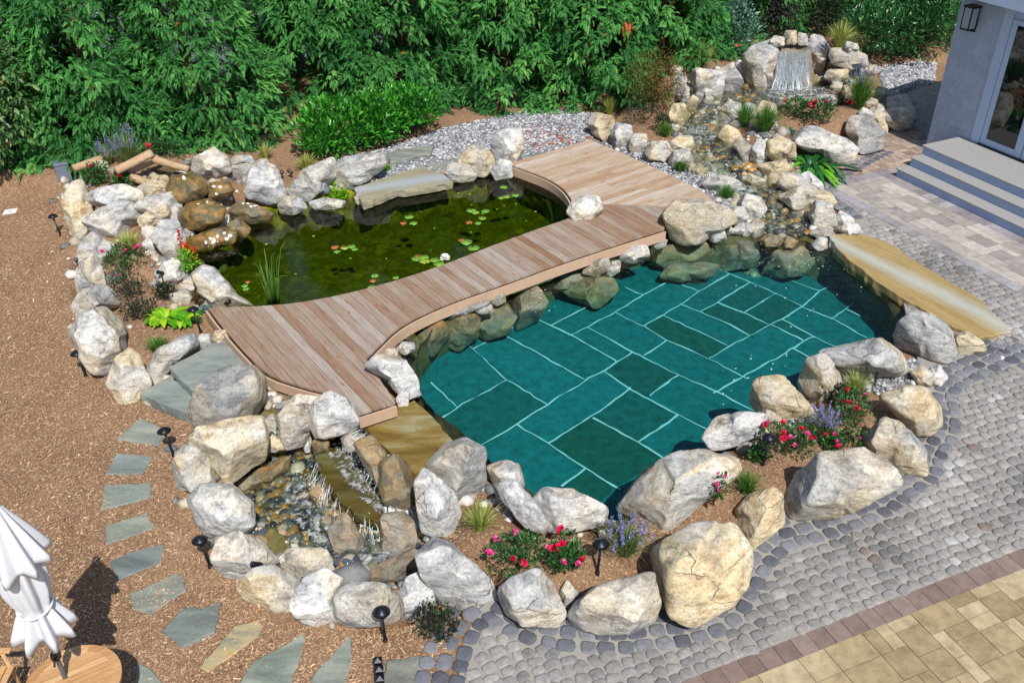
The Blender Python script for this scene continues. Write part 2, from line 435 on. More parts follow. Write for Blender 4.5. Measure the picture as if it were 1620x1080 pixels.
M['glass'] = mat_glass()
def mat_lglass():
    k = NT('lantern_glass'); return k.done(S(150, 160, 172), .12, None, .6)
M['lglass'] = mat_lglass()
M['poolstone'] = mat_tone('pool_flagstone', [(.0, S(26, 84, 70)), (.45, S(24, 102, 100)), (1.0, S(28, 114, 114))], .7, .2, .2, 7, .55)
M['grout'] = plain('pool_grout', S(206, 216, 214), .8, 0, .35, 5)
def mat_liner(name, c1, c2, c3):
    k = NT(name); v = k.coord(); n = k.noise(v, 4.2, 10, .78, .8)
    col = k.ramp(n, [(.3, c1), (.52, c2), (.72, c3)]); return k.done(col, .9, k.bump(n, .8, .05), .2)
M['pondbed'] = mat_liner('pond_bed_algae', S(54, 60, 10), S(116, 116, 24), S(196, 182, 80))
M['poolwall'] = mat_liner('pool_wall_rock', S(60, 62, 40), S(104, 98, 58), S(140, 130, 88))
# foliage
M['conifer'] = mat_leaf('cypress_spray', [(.0, S(30, 74, 36)), (.45, S(56, 118, 54)), (.8, S(90, 156, 74)), (.965, S(124, 178, 90)), (.99, S(170, 96, 48)), (1.0, S(176, 100, 52))], .6, .14, .25)
M['laurel'] = mat_leaf('laurel_leaf', [(.0, S(34, 96, 28)), (.5, S(58, 136, 38)), (1.0, S(96, 174, 54))], .3, .22, .5)
M['rhodo'] = mat_leaf('rhododendron_leaf', [(.0, S(26, 66, 32)), (.5, S(46, 102, 48)), (1.0, S(84, 140, 72))], .28, .2, .5)
M['broad'] = mat_leaf('broad_leaf', [(.0, S(44, 80, 44)), (.5, S(76, 118, 60)), (.85, S(124, 152, 92)), (1.0, S(170, 160, 96))], .4, .25, .5)
M['blue'] = mat_leaf('blue_leaf', [(.0, S(50, 84, 74)), (.5, S(84, 122, 106)), (1.0, S(140, 168, 152))], .4, .2, .4)
M['purple'] = mat_leaf('purple_leaf', [(.0, S(34, 26, 36)), (.5, S(54, 44, 52)), (1.0, S(104, 96, 98))], .35, .15, .5)
M['bronze'] = mat_leaf('bronze_leaf', [(.0, S(66, 58, 28)), (.5, S(104, 88, 44)), (.8, S(120, 92, 52)), (1.0, S(92, 110, 48))], .6, .25, .2)
M['rose'] = mat_leaf('rose_leaf', [(.0, S(28, 58, 28)), (.5, S(48, 96, 44)), (.85, S(70, 124, 54)), (1.0, S(104, 70, 50))], .4, .2, .4)
M['darkrose'] = mat_leaf('dark_leaf', [(.0, S(24, 34, 26)), (.5, S(40, 56, 38)), (.85, S(56, 76, 46)), (1.0, S(110, 76, 56))], .45, .15, .3)
M['lime'] = mat_leaf('lime_leaf', [(.0, S(70, 140, 20)), (.5, S(118, 190, 30)), (1.0, S(196, 214, 60))], .4, .35, .4)
M['deepgreen'] = mat_leaf('lily_strap_leaf', [(.0, S(24, 70, 34)), (.6, S(40, 110, 44)), (1.0, S(120, 190, 40))], .35, .3, .4)
M['grass'] = mat_leaf('grass_blade', [(.0, S(48, 90, 30)), (.5, S(84, 130, 50)), (1.0, S(128, 164, 76))], .5, .3, .3)
M['yellowgrass'] = mat_leaf('variegated_blade', [(.0, S(110, 130, 50)), (.5, S(160, 172, 84)), (1.0, S(214, 208, 140))], .5, .3, .3)
M['sage'] = mat_leaf('sage_leaf', [(.0, S(86, 110, 60)), (.5, S(120, 146, 82)), (1.0, S(150, 168, 110))], .6, .3, .2)
M['lavender'] = mat_leaf('lavender_flower', [(.0, S(112, 104, 170)), (.5, S(142, 136, 200)), (1.0, S(176, 170, 220))], .7, .3, .2)
M['bluegreen'] = mat_leaf('dianthus_leaf', [(.0, S(70, 110, 90)), (.5, S(104, 140, 122)), (1.0, S(140, 168, 150))], .6, .2, .2)
M['petal_red'] = mat_leaf('red_petal', [(.0, S(190, 14, 50)), (.5, S(222, 24, 70)), (1.0, S(238, 56, 100))], .55, .3, .2)
M['petal_pink'] = mat_leaf('pink_petal', [(.0, S(214, 40, 130)), (.5, S(232, 64, 150)), (1.0, S(244, 120, 180))], .55, .3, .2)
M['petal_white'] = mat_leaf('white_petal', [(.0, S(236, 236, 228)), (1.0, S(252, 250, 240))], .5, .2, .3)
M['scarlet'] = mat_leaf('scarlet_flower', [(.0, S(190, 16, 30)), (1.0, S(220, 40, 50))], .55, .3, .2)
M['pad'] = mat_leaf('lily_pad', [(.0, S(70, 120, 40)), (.6, S(118, 168, 60)), (.85, S(160, 170, 60)), (1.0, S(186, 112, 62))], .3, .15, .5)
# water
M['poolwater'] = mat_water('pool_water', (.44, .90, .915, 1), 1.3, (1, 1, 1, 1), 2.6, .5)
M['pondwater'] = mat_water('pond_water', (.45, .585, .05, 1), 1.35, (.95, .98, .86, 1), 1.6, .08)
M['streamwater'] = mat_water('stream_water', None, 1, (.76, .79, .72, 1), 7.0, .3, .03)
M['fall'] = mat_foam('falling_water', (15, 1.5), .45, .68, .92)
def mat_strand():
    k = NT('white_water'); v = k.coord(); n = k.noise(v, 30, 3)
    k.set(k.p, 'Base Color', S(236, 242, 246)); k.set(k.p, 'Roughness', .2)
    tr = k.n('BsdfTransparent'); mx = k.n('MixShader', {0: k.ramp(n, [(.3, .2), (.7, .8)]), 1: tr.outputs[0], 2: k.p.outputs[0]}); k.t.links.new(mx.outputs[0], k.out.inputs[0]); return k.m
M['strand'] = mat_strand()
M['foam'] = mat_foam('churned_water', (3.4, 3.4), .47, .78, .75)
M['film'] = mat_foam('running_film', (3.2, 2.2), .55, .75, .55)
# ------------------------------------------------------------------ boulders
_ICO = {}; ROCKS = []
def ico(sub):
    if sub not in _ICO:
        bm = bmesh.new(); bmesh.ops.create_icosphere(bm, subdivisions=sub, radius=1.0)
        _ICO[sub] = (np.array([v.co[:] for v in bm.verts]), np.array([[v.index for v in f.verts] for f in bm.faces])); bm.free()
    return _ICO[sub]
def rock(name, px, zg, tan, bri, wet, label, group=None, cat='boulder', df=.9, k=.72, round_=0.0, seed=None, big=1.075):
    """a boulder: traced size and outline, its own depth, facets and roughness, standing on level zg"""
    r = np.random.default_rng(abs(hash_(label)) % 99991 if seed is None else seed)
    P = np.array(smooth_line(px, 1, True, .09)); P = P.mean(0)+(P-P.mean(0))*big; x, y = P[:, 0], P[:, 1]
    A = .5*np.sum(x*np.roll(y, -1)-np.roll(x, -1)*y); cx = np.sum((x+np.roll(x, -1))*(x*np.roll(y, -1)-np.roll(x, -1)*y))/(6*A); cy = np.sum((y+np.roll(y, -1))*(x*np.roll(y, -1)-np.roll(x, -1)*y))/(6*A)
    # polar profile of the outline
    n = 72; th = np.linspace(-math.pi, math.pi, n, endpoint=False); prof = np.zeros(n)
    for i, t in enumerate(th):
        d = np.array([math.cos(t), -math.sin(t)]); best = 0
        for a, b in zip(P, np.roll(P, -1, 0)):
            e = b-a; den = d[0]*e[1]-d[1]*e[0]
            if abs(den) < 1e-9: continue
            q = a-(cx, cy); s = (q[0]*e[1]-q[1]*e[0])/den; u = (q[0]*d[1]-q[1]*d[0])/den
            if s > 0 and 0 <= u <= 1: best = max(best, s)
        prof[i] = best
    prof[prof == 0] = prof[prof > 0].mean()
    dv = ray(cx, cy); D = np.linalg.norm(dv); dv = dv/D
    EB = np.array([RT, UP, dv]); EI = np.linalg.inv(EB)
    w_px, h_px = x.max()-x.min(), y.max()-y.min()
    size = max(w_px, h_px); sub = 3 if size < 16 else (4 if size < 42 else 5)
    B, F = ico(sub); zg = max(zg, -.66)
    if round_ < .5:      # blocky quarry stone: rounded box, tilted, then broken faces
        W = B/(np.sum(np.abs(B)**9.0, axis=1)**(1/9.0))[:, None]
        Rm = (Matrix.Rotation(r.uniform(0, 6.28), 3, 'Z') @ Matrix.Rotation(r.normal(0, .22), 3, 'X') @ Matrix.Rotation(r.normal(0, .22), 3, 'Y')); W = W @ np.array(Rm).T*.74
        fid = np.argmax(np.abs(B), axis=1)*2+(np.take_along_axis(B, np.argmax(np.abs(B), axis=1)[:, None], 1)[:, 0] > 0); lastc = r.random(6)[fid]
    else: W = B @ EB; lastc = np.full(len(B), .5)
    cuts = []
    for i in range(9 if round_ < .5 else 4):
        q = r.uniform(0, 6.283); cuts.append(np.array([math.cos(q), math.sin(q), r.normal(.35, .45)]))
    for c in cuts:
        c = c/np.linalg.norm(c); t0 = W @ c; dd = np.percentile(t0, 100)*r.uniform(.56, .86)+.12*round_; t = t0-dd
        t = t+(.012+.02*round_)*vnoise(W*4+r.uniform(0, 50), 3); lastc = np.where(t > 0, r.random(), lastc) if round_ < .5 else lastc
        W = W-np.maximum(t, 0)[:, None]*c*(.97 if round_ < .5 else .6)
    so_ = r.uniform(0, 100)
    W = W*(1+(.025+.065*round_)*fbm(W*1.7+so_, 1, 3)[:, None])
    S_ = W @ EI
    ang = np.arctan2(S_[:, 1], S_[:, 0]); rho = np.hypot(S_[:, 0], S_[:, 1])
    bi = ((ang+math.pi)/(2*math.pi)*n).astype(int) % n
    sil = np.zeros(n); np.maximum.at(sil, bi, rho); sil = np.maximum(sil, .3); sil = (np.roll(sil, 1)+sil*2+np.roll(sil, -1))/4
    fi = (ang+math.pi)/(2*math.pi)*n; i0 = np.floor(fi).astype(int) % n; ft = fi-np.floor(fi)
    tp = prof[i0]*(1-ft)+prof[(i0+1) % n]*ft; ts = sil[i0]*(1-ft)+sil[(i0+1) % n]*ft
    sc = tp/ts
    mean = math.sqrt(abs(A)/math.pi); cdep = df*(.55*mean+.45*min(w_px, h_px)/2)
    L = np.c_[S_[:, 0]*sc, S_[:, 1]*sc, S_[:, 2]*cdep/.8]
    Wp = L @ EB           # pixels, world axes
    zlow = np.percentile(Wp[:, 2], 1.5)
    # depth t so that the foot is k-embedded:  z_c = CAM_H + dv_z*t ,  px size = t/D
    # z_c + k' * zlow * t/D = zg
    t = (zg-CAM_H)/(dv[2]+k/.85*zlow/D)
    c = EYE+dv*t; V = Wp*(t/D)
    rr = np.linalg.norm(V, axis=1).mean()
    nrm = V/(np.linalg.norm(V, axis=1)[:, None]+1e-9)
    strat = V/rr*np.array([2.2, 2.2, 5.5])
    V = V+nrm*(rr*(.013*fbm(strat+so_, 5, 4)-.07*np.maximum(0, fbm(V/rr*np.array([1.6, 1.6, 3.4])+so_+9, 8, 3)-.30))[:, None])
    hdv = np.array([dv[0], dv[1]]); hdv /= np.linalg.norm(hdv); lat_ = np.array([-hdv[1], hdv[0]]); uu = V[:, :2] @ hdv
    ROCKS.append((c[:2].copy(), hdv, lat_, np.abs(V[:, :2] @ lat_).max(), -uu.min(), uu.max(), zg, c[2]+V[:, 2].max()))
    me = mesh_np(name, V, F, M['rock'], sub < 4 or round_ > .5, np.clip(lastc[F].mean(1) if round_ < .5 else np.full(len(F), .5), 0, 1))
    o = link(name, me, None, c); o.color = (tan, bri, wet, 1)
    tag(o, label, cat, group)
    return o
def hash_(s):
    h = 2166136261
    for ch in s: h = ((h ^ ord(ch))*16777619) & 0xffffffff
    return h
def rocks(group, text, **kw):
    for line in text.strip().split('\n'):
        f = [q.strip() for q in line.split('|')]
        if len(f) < 4: continue
        zg, tan, bri, wet = [float(q) for q in f[0].split()]
        px = [tuple(float(v) for v in q.split(',')) for q in f[1].split()]
        opt = dict(kw)
        if len(f) > 3 and f[3]:
            for q in f[3].split():
                a, b = q.split('='); opt[a] = float(b)
        sz = max(max(p[0] for p in px)-min(p[0] for p in px), max(p[1] for p in px)-min(p[1] for p in px))
        isb = sz > 45
        rock('boulder' if isb else 'rock', px, zg, tan, bri, wet, f[2], group, 'boulder' if isb else 'rock', **opt)

rocks('boulders between the pool and the cobbles', '''
0 .78 .72 0|1031,870 1052,856 1098,830 1159,824 1187,874 1177,926 1146,962 1095,988 1060,968 1036,920|huge cream boulder with tan foot, largest beside the cobble paving|
0 .72 .66 0|1163,806 1185,783 1222,771 1237,785 1240,828 1214,850 1190,869 1168,840|upright pale tan boulder between the huge cream boulder and the greenish flat topped one|
0 .3 .62 0|1240,780 1262,745 1300,718 1365,712 1410,740 1419,770 1370,795 1330,818 1242,826|broad boulder with greenish flat top and white front beside the dark cobble edging|
0 .35 .55 0|1364,697 1395,662 1425,668 1462,708 1464,752 1420,748 1385,722|grey brown boulder in front of the round tan boulder at the right bed|
0 .85 .62 0|1390,628 1430,610 1465,613 1488,645 1490,672 1470,688 1450,688 1422,660|smooth rounded tan boulder at the right end of the rose bed|round_=.8
0 .6 .55 0|1440,590 1456,578 1476,590 1473,612 1452,607|small cream rock touching the white cracked rock by the cobbles|
0 .05 .8 0|1467,586 1486,576 1500,598 1488,610 1470,606|small white cracked rock next to a cream one by the cobbles|
-.05 .05 .5 0|1412,535 1422,510 1445,494 1480,500 1503,520 1511,560 1495,574 1455,563 1420,552|grey white boulder with deep vertical grooves at the end of the long golden slab|
-.05 .7 .6 0|1508,530 1530,524 1555,540 1560,555 1535,563 1512,560|low ochre rock between the grooved boulder and the golden slab|
-.05 .12 .5 0|1298,555 1340,545 1395,533 1425,558 1436,588 1420,597 1335,596 1310,577|long flat grey slab boulder lying on the pool edge|df=1.1
0 .6 .62 0|1262,605 1275,568 1305,560 1328,590 1332,620 1300,641 1270,626|upright cream boulder standing left of the flat grey slab boulder|
0 .8 .5 0|1186,635 1196,598 1235,594 1255,610 1287,652 1245,668 1200,655|flat tan boulder with a split top at the pool edge|
0 .05 .75 0|1112,690 1133,660 1170,652 1212,656 1207,690 1165,705 1125,714|smooth pale grey boulder at the pool edge left of the tan split one|
0 .55 .72 0|972,805 1010,758 1060,718 1110,713 1165,725 1170,748 1130,780 1060,836 1035,838 1000,815|long sloping cream boulder along the near pool edge|df=.8
-.1 .3 .15 .6|985,782 1020,742 1060,722 1062,738 1010,770 990,790|dark wet rock in the water against the long sloping cream boulder|
0 .05 .72 0|838,795 860,772 905,774 958,802 955,830 910,840 868,842 848,818|grey white wedge boulder with a low crest at the near pool edge|
-.05 .3 .66 0|768,738 800,727 822,735 829,765 818,790 785,775|cream boulder at the pool edge right of the purple grey one|
.1 .02 .76 0|787,768 812,758 842,788 870,830 858,842 830,834 795,792|sloping white boulder leaning down from the cream pool edge boulder|
-.05 .12 .42 0|672,737 700,705 735,692 766,712 768,765 752,785 720,792 698,768 680,752|big purple grey dome boulder beside the near spillway|
-.15 .02 .74 0|656,765 672,742 700,762 718,778 730,815 722,842 690,853 668,842 660,800|upright white fractured boulder beside the lower falls|
-.25 .05 .58 0|660,880 685,850 712,858 740,885 775,910 787,948 740,963 700,957 670,917|large grey boulder speckled black above the dark seed head shrub|
0 .1 .6 0|788,935 805,915 850,900 875,925 894,970 880,990 835,991 800,972|grey boulder with a brown lens on its face below the roses|
0 .15 .6 0|886,935 897,917 915,937 908,956 893,961|small upright white rock wedged between two grey boulders below the roses|
0 .35 .5 0|897,975 915,948 950,925 1030,905 1042,955 1032,985 985,1004 940,1004 915,996|broad grey tan boulder left of the huge cream boulder|
0 .3 .5 0|1195,655 1215,643 1240,655 1236,668 1206,668|small cream rock under the flat tan split boulder|
''')
rocks('boulders around the lower basin', big=1.14, text='''
-.3 .02 .8 0|627,945 645,915 668,905 684,938 686,965 660,979 636,981|white boulder right of the front path light|
-.3 .2 .62 0|529,945 560,920 600,925 625,942 631,978 585,990 542,986 528,968|grey boulder with tan foot behind the front path light|
-.75 .15 .3 .55|575,915 600,892 655,868 662,900 628,922 600,928|wet olive rock sloping down into the lower basin|df=.6
-.3 .02 .84 0|462,960 480,915 515,903 542,920 530,950 546,984 500,987 472,977|white lumpy boulder at the front rim of the basin|
-.55 .35 .55 0|436,890 460,868 512,868 530,903 510,916 470,922|pinkish flat rock inside the basin rim|df=.6
-.3 .75 .68 0|378,928 400,903 430,896 466,915 479,940 458,964 420,963 390,946|cream boulder right of the small black spotlight|
-.3 .08 .66 0|337,880 350,855 375,843 412,855 436,888 415,907 380,918 350,906|grey white boulder beside the path light with a red stain|
-.35 .12 .7 0|300,790 320,769 365,769 398,798 398,832 370,851 330,846 312,822|round pale boulder on the left rim of the basin|round_=1
-.32 .05 .72 0|342,828 365,820 385,830 382,848 352,850|white foot stone under the round pale boulder|
-.3 .3 .58 0|276,730 290,708 305,702 325,715 346,763 320,773 280,772|split angular boulder with reddish corner on the left rim|
-.2 .78 .74 0|300,700 320,678 360,668 412,660 420,690 416,725 390,742 360,764 345,742 318,716|big cream boulder under the grey weathered one|
.05 .3 .34 0|304,645 318,610 355,583 400,580 416,597 418,632 400,656 380,666 340,673 312,669|big grey brown weathered boulder beside the bluestone steps|round_=.4
-.2 .05 .8 0|302,655 312,650 318,672 306,676|white chip of rock at the foot of the lower step|
-.3 .12 .5 0|440,660 455,640 485,640 492,668 482,702 455,708 442,690|grey blocky rock in the bank below the deck|
-.1 .08 .66 0|452,642 470,624 505,630 497,652 462,662|pale grey ledge stone under the curved deck edge|
-.3 .25 .6 0|416,668 432,655 442,672 438,692 424,686|small cream grey rock right of the big weathered boulder|
-.4 .7 .55 0|416,705 432,688 455,694 452,712 420,716|tan wedge rock at the waterline below the deck bank|
-.1 .18 .66 0|490,668 500,635 522,620 556,640 572,668 545,684 502,692|pale boulder with a tan corner against the deck end|
-.45 .05 .8 0|478,690 485,678 493,692 490,714 482,712|thin white upright stone in the basin bank|
-.4 .2 .2 .8|494,700 505,690 520,698 520,718 498,720|dark wet rock at the head of the lower falls|
-.75 .6 .4 .7|460,712 475,702 487,710 482,726 464,726|wet ochre rock at the back of the basin|
-.8 .6 .4 .8|392,752 420,735 458,722 456,745 425,770 400,768|wet brown flat rock at the back of the basin|df=.6
-.75 .7 .5 .6|372,762 400,752 418,760 405,776 380,778|wet orange rock beside the big cream boulder|
-.35 .1 .6 .15|540,692 555,682 575,690 572,708 552,714 542,706|pitted grey rock at the top of the lower falls|
-.35 .45 .45 .55|562,705 590,692 622,735 628,770 600,772 578,738|ochre rock ridge under the spillway lip|df=1.2 k=.6
-.40 .55 .4 .65|600,735 630,722 654,748 656,800 640,818 612,800 600,770|brown wet ridge rock right of the falls|df=1.2 k=.6
-.75 .15 .55 .45|604,815 640,812 664,830 662,866 625,882 605,868|grey wet rock face at the right foot of the falls|df=1.1
-.8 .5 .5 .5|520,838 545,812 578,850 572,882 532,872|pinkish ochre rock behind the falling water|
-.8 .75 .5 .6|490,780 505,764 520,775 518,805 498,806|yellow wet rock in the middle of the basin|
-.8 .3 .5 .2|590,792 608,786 618,800 606,810 592,806|pale flat stone at the end of the falls ledge|
-.9 .7 .5 .5|545,838 560,830 568,842 555,852|amber stone lying in the basin shallows|
-.9 .1 .5 .2|588,888 606,882 612,895 594,900|grey striped stone lying in the basin shallows|
''')
rocks('boulders of the left wall', big=1.20, text='''
-.3 .95 .72 0|101,320 113,297 130,290 143,322 150,358 140,380 126,386 110,358|tall golden boulder at the outer corner of the left wall|
-.3 .03 .5 0|112,285 122,272 138,272 142,285 130,295 114,296|grey round rock beside the grey box|
.25 .02 .8 0|141,307 165,298 196,293 220,305 221,318 192,327 160,327 145,320|white oblong boulder at the back of the left wall|
.3 .55 .42 0|219,298 245,281 262,279 270,295 268,306 235,315 222,313|tan grey block left of the mossy cascade rocks|
-.05 .06 .6 0|133,350 158,333 190,321 222,328 226,345 200,371 165,373 146,361|long grey boulder below the white oblong one|
0 .05 .5 0|212,330 240,312 272,306 286,330 291,372 270,350 240,338|grey slab boulder beside the left cascade|
.12 .8 .72 0|220,346 236,334 262,321 275,343 250,353 226,359|wedge of cream rock lying on the grey slab boulder|
-.1 .03 .5 0|243,378 255,354 280,352 291,376 292,402 280,416 262,406|grey domed boulder above the scarlet flowers|
-.15 .02 .75 0|226,385 240,375 250,392 247,408 232,400|white rock left of the grey domed boulder|
-.1 .3 .65 0|225,362 240,358 252,368 246,380 230,376|small white tan rock under the cream wedge|
-.3 .3 .62 0|120,416 130,386 146,371 175,388 184,401 165,422 140,427|pale pointed boulder in the left wall|
-.3 .15 .62 0|119,440 128,418 146,407 160,425 164,452 142,462 121,468|grey cream boulder with small spotlight on its left side|
-.3 .0 .42 0|114,487 130,463 160,452 178,465 187,484 150,492 120,516|blue grey layered boulder in the left wall|
-.3 .2 .66 0|115,530 130,502 165,491 190,515 198,560 176,590 145,582 125,556|big white grey boulder behind the leaning path light|
-.3 .72 .76 0|172,606 185,570 205,556 222,570 236,606 215,632 190,633|cream rock at the corner left of the bluestone steps|
-.2 .05 .55 0|232,590 250,555 275,540 305,530 309,550 272,580 242,608|grey streaked rock leaning beside the steps|df=.7
-.1 .02 .45 0|308,545 318,530 333,530 337,548 322,557|grey rock at the back of the upper step|
-.05 .75 .62 0|333,540 342,525 356,521 363,534 345,548|cream rock at the deck corner behind the upper step|
-.1 .02 .68 0|247,432 262,416 281,412 293,436 280,451 255,449|grey pond edge boulder with a black spotlight on it|
-.1 .25 .6 0|306,437 325,423 345,430 372,466 402,482 345,488 320,467|long tan topped boulder sloping to the deck at the pond edge|
-.1 .4 .6 0|283,452 300,440 310,450 305,464 288,464|small cream rock left of the long tan topped boulder|
-.1 .5 .5 0|270,466 288,462 302,468 298,480 276,480|round tan rock beside the dark seedling|
''')
rocks('boulders along the back of the pond', big=1.14, text='''
.3 .35 .6 0|303,272 310,250 340,234 360,250 367,272 345,283 315,284|big pale boulder beside the log trough|
.25 .1 .55 0|362,262 372,247 395,246 402,258 385,268|grey rock behind the flat faced one at the cascade|
.2 .35 .48 0|365,262 398,260 396,278 380,288 366,284|flat faced olive grey rock right of the big pale boulder|
.1 .02 .72 0|387,302 395,270 415,254 436,266 449,300 450,316 425,321 395,313|white pyramid boulder beside the two black spotlights|
0 .4 .5 0|440,325 455,310 476,314 484,330 465,339 446,338|small tan rock on the pond edge below the white pyramid boulder|
.05 .35 .6 0|458,302 480,270 525,251 531,282 510,300 490,316 466,311|cream grey boulder right of the yellow grass|
.1 .15 .5 0|526,270 545,250 605,243 609,262 580,286 552,296 534,293|long grey boulder with dark face behind the bench stone|
-.02 .1 .62 0|490,320 515,313 545,318 540,330 500,332|low grey rock below the lime green plant at the waterline|
0 .3 .6 0|560,312 570,306 576,318 566,324|little pale rock at the left end of the bench stone|
.05 .65 .5 0|722,260 735,240 752,229 776,242 783,266 765,279 740,273|pointed tan boulder with brown left face|
0 .55 .5 0|700,273 715,259 740,261 753,278 745,287 710,288|low tan boulder at the right end of the bench stone|
.1 .03 .62 0|779,248 780,216 800,206 824,205 826,235 816,258 792,264|tall grey standing boulder at the corner of the platform|df=.7
0 .02 .6 0|775,268 790,252 808,256 810,280 785,284|grey rock at the foot of the standing boulder|
.10 .3 .82 0|898,335 905,320 925,309 945,312 953,330 936,348 910,350|smooth round white boulder on the inner corner of the deck|round_=1.0
''')
rocks('mossy rocks of the left cascade', big=1.22, text='''
.35 .5 .4 .85|266,300 275,282 300,276 322,286 324,305 305,318 280,320|mossy brown rock with pale leaves, left of the two at the top of the cascade|round_=.6
.3 .5 .4 .85|326,302 338,290 360,288 367,303 352,314 332,315|mossy amber rock with pale leaves, right of the two at the top of the cascade|round_=.6
.05 .4 .4 .9|286,342 300,324 330,318 352,332 348,352 325,362 300,362|largest mossy rock in the middle of the left cascade|round_=.6
-.05 .4 .4 .75|362,335 380,322 400,324 428,338 420,352 385,352|brown mossy rock at the waterline right of the cascade|
-.1 .6 .4 .7|362,355 378,346 395,362 388,374 368,370|amber rock at the foot of the cascade|
-.1 .6 .3 .85|306,378 330,366 350,362 372,368 368,384 335,394 312,396|flat orange brown rock strewn with pale leaves|
-.1 .3 .5 .9|306,372 325,362 345,360 330,372|yellow green mossy rock under the middle of the cascade|
''')
rocks('boulders along the left bank of the stream', big=1.13, text='''
-.08 .8 .42 0|1052,338 1070,320 1110,318 1149,330 1162,350 1130,366 1110,382 1080,386 1058,372|big tan grey boulder at the right end of the bridge|df=1.1
.1 .75 .5 0|929,196 940,180 968,185 973,205 958,222 940,213|tan boulder at the far corner of the platform|
.1 .2 .48 0|966,215 975,196 998,200 1001,220 990,236 970,231|grey brown boulder second from the far corner of the platform|
.1 .65 .5 0|995,228 1002,213 1022,213 1023,232 1010,246 997,240|square tan rock third along the platform edge|
.1 .5 .5 0|1020,242 1030,224 1058,225 1063,240 1050,257 1026,254|tan grey boulder fourth along the platform edge|
.1 .1 .45 0|1058,256 1066,240 1090,236 1097,252 1085,270 1062,268|grey boulder behind a grass tuft beside the platform|
.25 .6 .62 0|1062,225 1075,215 1094,217 1101,235 1085,243 1066,238|cream rock on the stream bank behind the grass tuft|
.15 .55 .48 0|1092,250 1098,240 1110,248 1112,262 1096,264|small tan rock at the bend of the stream|
.1 .6 .66 0|1095,270 1104,259 1122,262 1125,278 1108,284|cream rock beside the small lower cascade|
.1 .02 .82 0|1110,262 1118,255 1134,266 1138,280 1124,282|white rock beside the small lower cascade|
.05 .3 .52 0|1110,290 1140,276 1165,285 1175,300 1145,306 1120,300|long mottled boulder behind the lower grass tuft|
.0 .45 .52 0|1170,284 1185,275 1208,284 1213,298 1195,303 1178,300|tan boulder in the middle of the stream bank|
.0 .2 .56 0|1168,322 1180,307 1203,313 1212,330 1200,346 1176,345|pale boulder with dark left side beside the pebble stream|
.05 .0 .7 0|1178,303 1190,298 1200,303 1195,310 1182,310|smooth grey cobble on top of the stream bank|
.0 .3 .45 0|1148,345 1158,328 1175,328 1184,345 1172,355 1155,354|grey brown rock between the big bridge boulder and the stream|
-.08 .05 .7 0|1155,368 1172,353 1196,354 1202,366 1180,374|low white ledge rock at the pool inlet|
-.08 .5 .5 .1|1183,356 1196,346 1208,352 1206,372 1190,376|tan rock at the mouth of the stream|
-.1 .15 .55 0|1112,372 1126,358 1146,362 1148,378 1130,384|grey rock at the waterline right of the big bridge boulder|
-.1 .3 .5 0|1138,352 1152,352 1160,366 1150,374 1140,368|wedge grey rock above the waterline near the stream mouth|
''')
